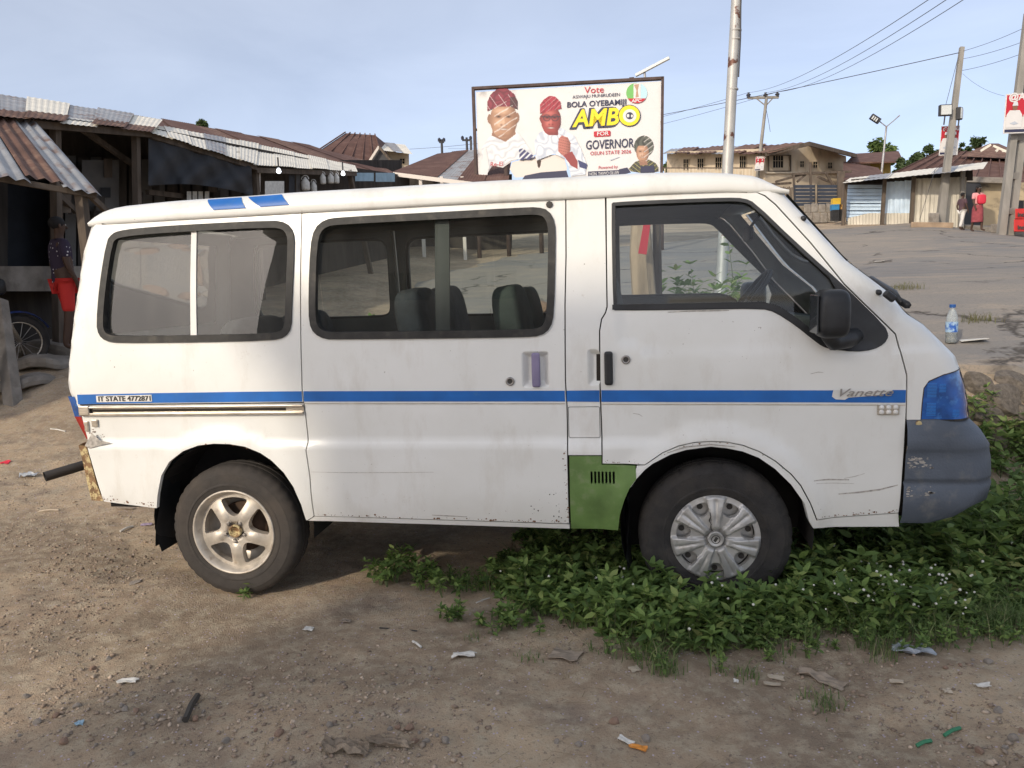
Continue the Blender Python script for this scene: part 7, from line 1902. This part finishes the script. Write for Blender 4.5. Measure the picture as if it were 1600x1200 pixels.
for i_, (x, y) in enumerate(scatter(fz, 105, 45) + scatter(front, 26, 46) + scatter(zone, 60, 47, not_tyre)):
    c_ = np.array([x, y, gz(x, y) + r.uniform(.08, .2)]); fv.append(c_ + ico_v * r.uniform(.004, .0075)); ff_.append(ico_f + 12 * i_)
tag(raw_obj('white_flowers', np.concatenate(fv), np.concatenate(ff_), mat('white_petals', (.62, .62, .55), .8), smooth=True), 'tiny white button flowers dotted over the weeds', 'flowers', kind='stuff')
# single clumps
clumps = [((380, 934), 3, .075, 'small green seedling growing against the rear tyre'), ((618, 908), 16, .12, 'dark leafy clump in the sun streak behind the rear wheel'), ((676, 922), 12, .12, 'leafy clump right of the dark one under the sliding door'),
          ((700, 968), 5, .07, 'tiny seedling on bare dirt under the sliding door'), ((808, 978), 9, .08, 'low green clump left of the weed patch'), ((768, 978), 5, .06, 'sprig beside the low clump on the dirt'), ((1195, 985), 8, .12, 'leafy sprig at the front edge below the hubcap')]
for k_, ((px, py), n_, h_, lb) in enumerate(clumps):
    c_ = gpx(px, py); rr_ = np.random.default_rng(50 + k_)
    plant_stuff('weed_clump', [(c_.x + rr_.normal(0, .012 * n_ ** .6), c_.y + rr_.normal(0, .012 * n_ ** .6)) for _ in range(n_)], [h_ * rr_.uniform(.7, 1.2) for _ in range(n_)], 60 + k_, 'weed', lb, 'weed', True, 'single weed clumps', leaf=(.03, .05))
for k_, ((px, py), n_, h_, lb) in enumerate((((740, 998), 40, .05, 'thin grass tuft near the bent black wire'), ((1040, 1050), 90, .1, 'grass tuft at the lowest point of the weed edge'), ((1165, 1055), 60, .06, 'short grass tuft before the weeds by two wood chips'), ((1285, 1098), 90, .07, 'grass tuft below the torn carton'), ((1380, 1025), 70, .1, 'grass tuft left of the grey plastic bag'), ((1555, 980), 160, .12, 'bushy grass tuft at the right edge of the dirt'), ((830, 1030), 30, .05, 'sparse grass tuft left of the cardboard scrap'))):
    c_ = gpx(px, py); rr_ = np.random.default_rng(80 + k_)
    v_, f_ = blades([(c_.x + rr_.normal(0, .03), c_.y + rr_.normal(0, .03)) for _ in range(n_)], h_ * .5, h_ * 1.2, 90 + k_, .9)
    tag(raw_obj('grass_tuft', v_, f_, M['grass']), lb, 'grass', 'single grass tufts', 'stuff')
M['drygrass'] = leaf_mat('dry_grass', (.14, .15, .06), (.2, .17, .09), 5, .2)
for k_, ((px, py), lb) in enumerate((((1415, 452), 'dry grass tuft in a road crack behind the wiper'), ((1530, 503), 'dry grass tuft in the road right of the bottle'))):
    d_ = 7.6 if k_ == 0 else 6.0
    c_ = rpx(px, py); rr_ = np.random.default_rng(180 + k_); vs, fs = blades([(c_.x + rr_.normal(0, .08), c_.y + rr_.normal(0, .05)) for _ in range(150)], .05, .13, 190 + k_, 1.0)
    vs[:, 2] += rz(c_.x, c_.y) - gz(c_.x, c_.y); tag(raw_obj('grass_tuft', vs, fs, M['drygrass']), lb, 'grass', 'single grass tufts', 'stuff')
# gravel, clods and straw
M['peb'] = mat('mixed_gravel', (.44, .35, .265), .9, var=.35, vscale=30, col2=(.24, .195, .155), c2lo=.45, c2hi=.6, c2scale=9)
r = np.random.default_rng(77)
def pebble_field(n, x0, x1, y0, y1, smin, smax, seed, name, label, m_):
    r = np.random.default_rng(seed); P_ = np.stack([r.uniform(x0, x1, n * 3), r.uniform(y0, y1, n * 3)], 1)
    w_ = fbm(P_[:, 0], P_[:, 1], 1.1, 3) + .35 * r.random(len(P_)); P_ = P_[np.argsort(-w_)][:n]
    s_ = smin * (smax / smin) ** (r.random(n) ** 2.6)
    z = base_h(P_[:, 0], P_[:, 1]); oct_v = np.array([(1, 0, 0), (0, 1, 0), (-1, 0, 0), (0, -1, 0), (.1, .1, 1), (0, 0, -1), (.7, .7, .35), (-.7, .6, .4)])
    oct_f = np.array([(0, 6, 4), (6, 1, 4), (1, 7, 4), (7, 2, 4), (2, 3, 4), (3, 0, 4), (6, 0, 5), (1, 6, 5), (7, 1, 5), (2, 7, 5), (3, 2, 5), (0, 3, 5)])
    a = r.uniform(0, 6.283, n); J_ = 1 + r.normal(0, .22, (n, 8, 3)); V_ = oct_v[None] * J_ * np.array([1, .8, .6])
    ca, sa = np.cos(a)[:, None], np.sin(a)[:, None]
    X_ = V_[:, :, 0] * ca - V_[:, :, 1] * sa; Y_ = V_[:, :, 0] * sa + V_[:, :, 1] * ca
    V_ = np.stack([X_ * s_[:, None] + P_[:, :1], Y_ * s_[:, None] + P_[:, 1:], V_[:, :, 2] * s_[:, None] + (z + s_ * .12)[:, None]], -1)
    F_ = (oct_f[None] + 8 * np.arange(n)[:, None, None]).reshape(-1, 3)
    tag(raw_obj(name, V_.reshape(-1, 3), F_, m_), label, 'gravel', kind='stuff')
pebble_field(17000, -4.5, 4.3, -1.5, 2.6, .002, .0105, 5, 'gravel', 'fine gravel and grit strewn over the dirt', M['peb'])
pebble_field(3600, -2.6, 3.6, -1.5, .9, .003, .014, 6, 'dirt_clods', 'loose brown clods scattered over the lot', mat('dirt_clods', (.28, .21, .155), .95, var=.3, vscale=20))
pebble_field(520, -.8, 3.4, -1.5, -.72, .005, .017, 15, 'loose_pebbles', 'thumb sized pebbles strewn along the bottom of the lot', M['peb'])
pebble_field(320, -4.5, 4.3, -1.5, 2.6, .002, .008, 9, 'pale_chips', 'tiny pale chips of shell and plaster in the dirt', mat('pale_chips', (.55, .5, .43), .8, var=.2, vscale=50))
pebble_field(1000, -1.3, .3, -.5, .5, .002, .01, 12, 'churned_soil', 'churned dark soil behind the rear tyre', mat('dark_clods', (.22, .165, .12), .95, var=.3, vscale=20))
vs, fs = [], []
for i_ in range(700):
    x, y = r.uniform(-3.5, 3.9), r.uniform(-1.4, 2.0); a = r.uniform(0, 6.283); l_ = r.uniform(.008, .045); z = gz(x, y) + .006; w_ = r.uniform(.0006, .0016)
    dx, dy = math.cos(a) * l_, math.sin(a) * l_; sx, sy = -math.sin(a) * w_, math.cos(a) * w_; n_ = len(vs)
    vs += [(x - dx + sx, y - dy + sy, z), (x - dx - sx, y - dy - sy, z), (x + dx - sx, y + dy - sy, z + .004), (x + dx + sx, y + dy + sy, z + .004)]; fs.append((n_, n_ + 1, n_ + 2, n_ + 3))
tag(raw_obj('straw_bits', vs, fs, mat('dry_straw', (.3, .23, .14), .9, var=.4, vscale=30)), 'bits of straw and twig over the dirt', 'straw', kind='stuff')
# larger loose stones, one object each
M['stoneA'] = mat('grey_stone', (.27, .235, .2), .9, var=.25, vscale=25, bump=.4, bscale=60); M['stoneB'] = mat('reddish_stone', (.27, .18, .13), .9, var=.25, vscale=25, bump=.4, bscale=60)
smesh = []
def rock_mesh(seed, m_, sub=3, cuts=9):
    rr_ = np.random.default_rng(seed); bmx = bmesh.new(); bmesh.ops.create_icosphere(bmx, subdivisions=sub, radius=1)
    P_ = np.array([tuple(v.co) for v in bmx.verts]) * np.array([1.15, .85, .7])
    for _ in range(cuts):
        n_ = rr_.normal(0, 1, 3); n_ /= np.linalg.norm(n_); d_ = rr_.uniform(.45, .75)
        q_ = P_ @ n_ - d_; P_ = P_ - np.clip(q_, 0, None)[:, None] * n_ * .95
    P_ *= (1 + .05 * fbm(P_[:, 0] * 3 + seed, P_[:, 1] * 3 + P_[:, 2] * 2, 1.3, 3))[:, None]
    for v, p in zip(bmx.verts, P_): v.co = Vector(p)
    me = bpy.data.meshes.new('stone'); bmx.to_mesh(me); bmx.free(); me.materials.append(m_); return me
for k_ in range(6): smesh.append(rock_mesh(300 + k_, M['stoneA'] if k_ % 3 else M['stoneB'], 2))
M['bankrock'] = mat('dark_bank_rock', (.17, .145, .12), .95, var=.35, vscale=7, bump=.8, bscale=30, col2=(.26, .22, .17), c2lo=.5, c2hi=.7, c2scale=5)
bmesh_ = [rock_mesh(340 + k_, M['bankrock'], 4, 14) for k_ in range(5)]
spots_ = [(212, 1112), (222, 1118), (196, 1110), (305, 1125), (318, 1113), (282, 1127), (326, 1124), (245, 1120), (190, 1104), (437, 1148), (424, 1156), (515, 1135), (622, 1137), (655, 1146), (665, 1160), (648, 1160), (675, 1142), (610, 1140), (640, 1138), (683, 1150), (695, 1158), (145, 1046), (170, 1030), (672, 1046), (1500, 1040), (1520, 1032), (1545, 1036), (1478, 1045), (1560, 1112), (1585, 1155), (1595, 1142), (1440, 1090), (120, 1105), (88, 1120), (40, 1090), (60, 1130), (100, 1160), (30, 1150), (352, 1160), (400, 1142), (870, 1160), (905, 1165), (960, 1128), (1010, 1155), (1570, 1170), (1530, 1175), (150, 1165), (205, 1180)]
rr_ = random.Random(9)
for i_, (x, y) in enumerate(spots_):
    p = gpx(x, y); o = bpy.data.objects.new('stone', smesh[i_ % 6]); COL.objects.link(o); s_ = rr_.uniform(.009, .021)
    o.location = p + Vector((0, 0, s_ * .25)); o.scale = (s_, s_, s_); o.rotation_euler = (rr_.uniform(-.3, .3), rr_.uniform(-.3, .3), rr_.uniform(0, 6.28))
    tag(o, 'small loose stone lying on the bare foreground dirt', 'stone', 'loose stones on the dirt')
# rubble on the road bank
for i_, (x, y, d_, s_) in enumerate(((1530, 612, 5.1, .17), (1562, 628, 5.1, .19), (1545, 655, 5.0, .15), (1592, 655, 5.1, .2), (1580, 600, 5.4, .17), (1612, 622, 5.2, .24), (1560, 685, 4.9, .11), (1600, 695, 5.0, .14), (1522, 640, 5.0, .12))):
    p = gmarch(x, y); o = bpy.data.objects.new('bank_rock', bmesh_[i_ % 5]); COL.objects.link(o)
    o.location = (p.x, p.y + s_ * .25, p.z - s_ * .1); o.scale = (s_, s_ * .9, s_ * .85); o.rotation_euler = (rr_.uniform(-.5, .5), rr_.uniform(-.6, .6), rr_.uniform(0, 6.28))
    tag(o, ['flat rock at the broken road edge behind the lamp', 'pale rock jutting from the bank below the bottle', 'small rock low in the bank behind the bumper', 'big dark rock at the right edge of the bank', 'rock at the lip of the road edge', 'largest rock cut by the right picture edge', 'half buried stone among the weeds below the bank', 'stone at the foot of the bank by the right edge', 'wedge of rock next to the blue lamp'][i_], 'rock', 'rocks in the road bank')
bank_sp = []
for (x, y) in ((1522, 672), (1552, 705), (1575, 712), (1595, 720), (1528, 632), (1610, 712), (1565, 730), (1530, 706), (1600, 740), (1580, 750)):
    p = gmarch(x, y)
    for _ in range(4): bank_sp.append((p.x + rr_.gauss(0, .07), p.y + rr_.gauss(0, .07)))
plant_stuff('bank_weeds', bank_sp, [.14 * rr_.uniform(.5, 1.3) for _ in bank_sp], 39, 'weed2', 'weeds climbing the stony bank behind the bumper', 'weeds', leaf=(.04, .075))
# ---- litter
M['paper'] = mat('white_paper', (.62, .6, .55), .8, var=.15, vscale=40); M['card'] = mat('brown_card', (.27, .22, .17), .9, var=.25, vscale=30); M['woodchip'] = mat('pale_wood', (.45, .38, .29), .85, var=.2, vscale=40, stretch=(1, 6, 1))
M['plas'] = mat('grey_plastic_film', (.30, .33, .37), .3, var=.25, vscale=25); M['orange'] = mat('orange_wrapper', (.62, .24, .04), .5, var=.2, vscale=40); M['greenp'] = mat('green_plastic', (.04, .2, .1), .5); M['purple'] = mat('purple_wrapper', (.3, .24, .33), .5, var=.3, vscale=60)
M['sack'] = mat('dusty_sackcloth', (.27, .215, .16), .95, var=.25, vscale=12, bump=.5, bscale=200)
def scrap(px, py, wpx, lpx, rot, m_, name, label, cat='litter', crumple=.25, n=5, thick=.003):
    """crumpled flat piece lying on the ground; rot in degrees"""
    p = gpx(px, py); d_ = (p - CAM).dot(fwd); k_ = d_ / FPX; w_, l_ = wpx * k_, lpx * k_ * 1.6
    a = math.radians(rot); rr_ = random.Random(int(px * 7 + py)); vs = []
    for i_ in range(n):
        for j_ in range(n):
            u, v = (i_ / (n - 1) - .5) * w_, (j_ / (n - 1) - .5) * l_
            ed = 1 + rr_.uniform(-.16, .16)
            x, y = u * ed * math.cos(a) - v * ed * math.sin(a), u * ed * math.sin(a) + v * ed * math.cos(a)
            vs.append((p.x + x, p.y + y, gz(p.x + x, p.y + y) + .006 + rr_.uniform(0, crumple) * min(w_, l_)))
    b = MB(); b.add(vs, [(i_ * n + j_, i_ * n + j_ + 1, (i_ + 1) * n + j_ + 1, (i_ + 1) * n + j_) for i_ in range(n - 1) for j_ in range(n - 1)])
    o = b.build(name, M[m_], None); sd2 = o.modifiers.new('solid', 'SOLIDIFY'); sd2.thickness = thick
    return tag(o, label, cat, 'litter on the dirt')
def stick(px0, py0, px1, py1, r_, m_, name, label):
    a, b = gpx(px0, py0), gpx(px1, py1); o = MB().tube([a + Vector((0, 0, r_)), (a + b) / 2 + Vector((0, 0, r_ * 1.8)), b + Vector((0, 0, r_))], r_, 6).build(name, M[m_], None)
    return tag(o, label, 'litter', 'litter on the dirt')
scrap(483, 985, 14, 7, 0, 'paper', 'paper_scrap', 'white notched paper scrap below the rear sill shadow')
scrap(541, 972, 15, 6, 10, 'card', 'dry_leaf', 'pale dry leaf right of the notched paper scrap')
stick(645, 1004, 658, 1013, .005, 'paper', 'plastic_chip', 'short white plastic strip on the dirt under the sliding door')
scrap(725, 1027, 34, 9, 5, 'paper', 'paper_scrap', 'long flat white scrap with a torn edge')
stick(744, 943, 765, 935, .003, 'paper', 'lollipop_stick', 'thin white stick just before the weed patch')
stick(593, 982, 652, 987, .003, 'ink', 'bent_wire', 'bent black wire lying on the dirt'); 
scrap(885, 1026, 44, 18, -18, 'card', 'cardboard_scrap', 'brown cardboard scrap at the weed edge', crumple=.1)
scrap(992, 1046, 17, 10, 30, 'woodchip', 'stone_flake', 'pale triangular flake below the weeds', crumple=.05)
scrap(1212, 1060, 24, 7, -12, 'woodchip', 'wood_chip', 'upper of two pale wood chips beside the grass', crumple=.05); scrap(1206, 1072, 28, 5, 12, 'woodchip', 'wood_chip', 'lower of two pale wood chips beside the grass', crumple=.05)
scrap(1283, 1062, 70, 14, -34, 'card', 'torn_carton', 'long torn drink carton lying slanted in the dirt', crumple=.35)
scrap(1424, 1020, 58, 20, 0, 'plas', 'plastic_bag', 'crumpled grey plastic bag at the front of the weeds', crumple=.3, n=7)
we = scrap(978, 1160, 24, 6, -32, 'paper', 'white_end', None, None); ow = scrap(996, 1170, 28, 7, -22, 'orange', 'orange_wrapper', 'bright orange wrapper with a white end at the bottom of the picture'); we.parent = ow; del we['group']
scrap(200, 1067, 30, 8, 6, 'paper', 'paper_scrap', 'crumpled cream paper scrap left foreground')
stick(309, 1092, 290, 1130, .012, 'ink', 'rubber_strip', 'dark rubber strip among grey stones')
scrap(45, 745, 26, 8, 0, 'plas', 'plastic_ball', 'crumpled clear plastic left of the exhaust pipe', crumple=.6, n=6)
stick(79, 671, 102, 675, .006, 'paper', 'white_stick', 'white stick above the exhaust pipe'); stick(62, 800, 92, 798, .006, 'woodchip', 'pale_stick', 'pale stick left of the rear bumper end'); stick(188, 832, 208, 824, .007, 'paper', 'pale_stick', 'pale stick behind the rear tyre')
scrap(8, 724, 16, 5, 0, 'redbag', 'red_scrap', 'small red scrap at the left edge'); scrap(229, 821, 16, 5, 10, 'purple', 'foil_wrapper', 'lilac foil wrapper behind the rear tyre')
scrap(196, 795, 26, 4, 5, 'card', 'dry_leaf', 'grey dry leaf below the rear corner'); scrap(211, 911, 17, 9, 20, 'stoneA', 'tile_piece', 'flat grey tile piece left of the rear tyre', crumple=.02)
scrap(125, 1132, 12, 7, 20, 'signblue', 'blue_scrap', 'tiny pale blue scrap in the left foreground')
scrap(540, 1172, 70, 16, 0, 'sack', 'sack_cloth', 'crumpled dusty sackcloth at the bottom edge', crumple=.55, n=9); scrap(610, 1165, 70, 10, -8, 'sack', 'sack_cloth', 'folded end of dusty sackcloth right of the larger piece', crumple=.6, n=8)
stick(1432, 1168, 1455, 1160, .006, 'greenp', 'green_strip', 'green plastic strip near the bottom right'); stick(1475, 1152, 1500, 1140, .006, 'greenp', 'green_strip', 'second green plastic strip nearer the right edge')
scrap(1150, 1067, 8, 4, 0, 'paper', 'paper_scrap', 'small white fleck left of the wood chips'); scrap(1535, 1075, 22, 5, 0, 'paper', 'paper_scrap', 'white scrap in the rubble at right')
scrap(1480, 1082, 13, 6, 10, 'woodchip', 'stone_flake', 'beige flake at right foreground'); scrap(1400, 1068, 20, 5, -20, 'woodchip', 'wood_chip', 'ochre chip right of the torn carton')
# ---- things on the road
bt0 = rpx(1486, 536); DBT = (bt0 - CAM).dot(fwd)
bot = thing('water_bottle', 'half full plastic water bottle with blue cap and label on the road', 'bottle', bt0)
s_ = .046 / .033 * 60 * DBT / FPX / .277 / 1.39
M['petg'] = mat('clear_plastic', (.75, .82, .85), .08, trans=.75, ior=1.2); M['mud'] = mat('murky_liquid', (.10, .085, .065), .2, spec=.5); M['lblue'] = mat('blue_label', (.02, .10, .42), .4, col2=(.35, .5, .65), c2lo=.45, c2hi=.55, c2scale=22); M['capb'] = mat('blue_cap', (.02, .09, .3), .4)
H_ = 60 * DBT / FPX; rb = 8.6 * DBT / FPX
MB().lathe([(0, .002), (rb * .85, 0), (rb, H_ * .03), (rb, H_ * .12), (rb * .95, H_ * .14), (rb, H_ * .16), (rb, H_ * .25), (rb, H_ * .55), (rb * .92, H_ * .66), (rb * .6, H_ * .82), (rb * .42, H_ * .88), (rb * .42, H_ * .93)], bt0, 'z', 24).build('body', M['petg'], bot, smooth=True)
MB().lathe([(0, .006), (rb * .92, .006), (rb * .94, H_ * .27), (0, H_ * .27)], bt0, 'z', 24).build('water', M['mud'], bot, smooth=True)
MB().lathe([(rb * 1.02, H_ * .29), (rb * 1.03, H_ * .31), (rb * 1.03, H_ * .53), (rb * 1.02, H_ * .55)], bt0, 'z', 24).build('label', M['lblue'], bot, smooth=True)
MB().lathe([(rb * .5, H_ * .92), (rb * .52, H_ * .93), (rb * .52, H_ * 1.0), (0, H_ * 1.0)], bt0, 'z', 20).build('cap', M['capb'], bot)
for (px, py, d_, w_, m_, lb) in ((1372, 410, 10.5, .12, 'paper', 'white end of a flattened packet on the road'), (1386, 408.5, 10.5, .1, 'ink', 'black end of a flattened packet on the road'), (1520, 534, 5.6, .10, 'paper', 'white paper lying on the road right of the bottle')):
    p = rpx(px, py); z = p.z + .01; b = MB(); b.add([(p.x - w_, p.y - .05, z), (p.x + w_ * .8, p.y - .07, z + .02), (p.x + w_, p.y + .06, z + .01), (p.x - w_ * .7, p.y + .07, z)], [(0, 1, 2, 3)])
    o = b.build('road_litter', M[m_], None); o.modifiers.new('solid', 'SOLIDIFY').thickness = .004; tag(o, lb, 'litter')
# ---- behind the van, seen through its windows
g0 = ground_below(at(1005, 440, 6.6)); pt_ = thing('wooden_stump', 'weathered split wooden post with a red cloth strip behind the van', 'post', g0)
b = MB(); M['rawwood'] = mat('weathered_wood', (.36, .27, .18), .9, var=.35, vscale=9, stretch=(1, 1, .15), bump=.5, bscale=40)
t0 = at(1000, 318, 6.6); b.tube([g0 - Vector((0, 0, .1)), g0.lerp(t0, .4) + Vector((.03, 0, 0)), g0.lerp(t0, .75), t0], [.13, .11, .10, .07], 9); b.build('trunk', M['rawwood'], pt_)
t1 = at(1026, 318, 6.7); b = MB(); b.tube([g0 + Vector((.12, .05, -.1)), t1], [.05, .035], 7); b.build('side_post', M['timber'], pt_)
b = MB(); b.add([at(1010, 325, 6.45), at(1019, 327, 6.45), at(1010, 398, 6.42), at(997, 396, 6.42)], [(0, 1, 2, 3)]); b.build('red_cloth', M['red'], pt_).modifiers.new('solid', 'SOLIDIFY').thickness = .006
def bush(px, py, d_, n_, spread, h_, lb, seed):
    c_ = ground_below(at(px, py, d_)); rr_ = np.random.default_rng(seed)
    plant_stuff('weed_bush', [(c_.x + rr_.normal(0, spread), c_.y + rr_.normal(0, spread * .8)) for _ in range(n_)], [h_ * rr_.uniform(.5, 1.15) for _ in range(n_)], seed, 'weed2', lb, 'bush', True, 'weed bushes behind the van', leaf=(.06, .1), pairs=(6, 10))
bush(1075, 420, 7.2, 40, .28, .95, 'tall weeds behind the van seen through the front door glass', 401); bush(590, 450, 7.0, 36, .35, .7, 'weeds behind the van seen through the middle window', 402)
rp_ = ground_below(at(832, 455, 8.0)); rub = thing('rubble_pile', 'heap of pale rubble behind the van seen through the middle window', 'rubble', rp_)
for i_ in range(46):
    a, q_ = rr_.uniform(0, 6.28), rr_.uniform(0, 1) ** .6; o = bpy.data.objects.new('rubble_stone', smesh[i_ % 6]); COL.objects.link(o); o.parent = rub
    o.location = (q_ * .8 * math.cos(a), q_ * .5 * math.sin(a), .62 * (1 - q_) + .05); s_ = rr_.uniform(.05, .13); o.scale = (s_, s_, s_); o.rotation_euler = (rr_.uniform(-1, 1), rr_.uniform(-1, 1), rr_.uniform(0, 6))
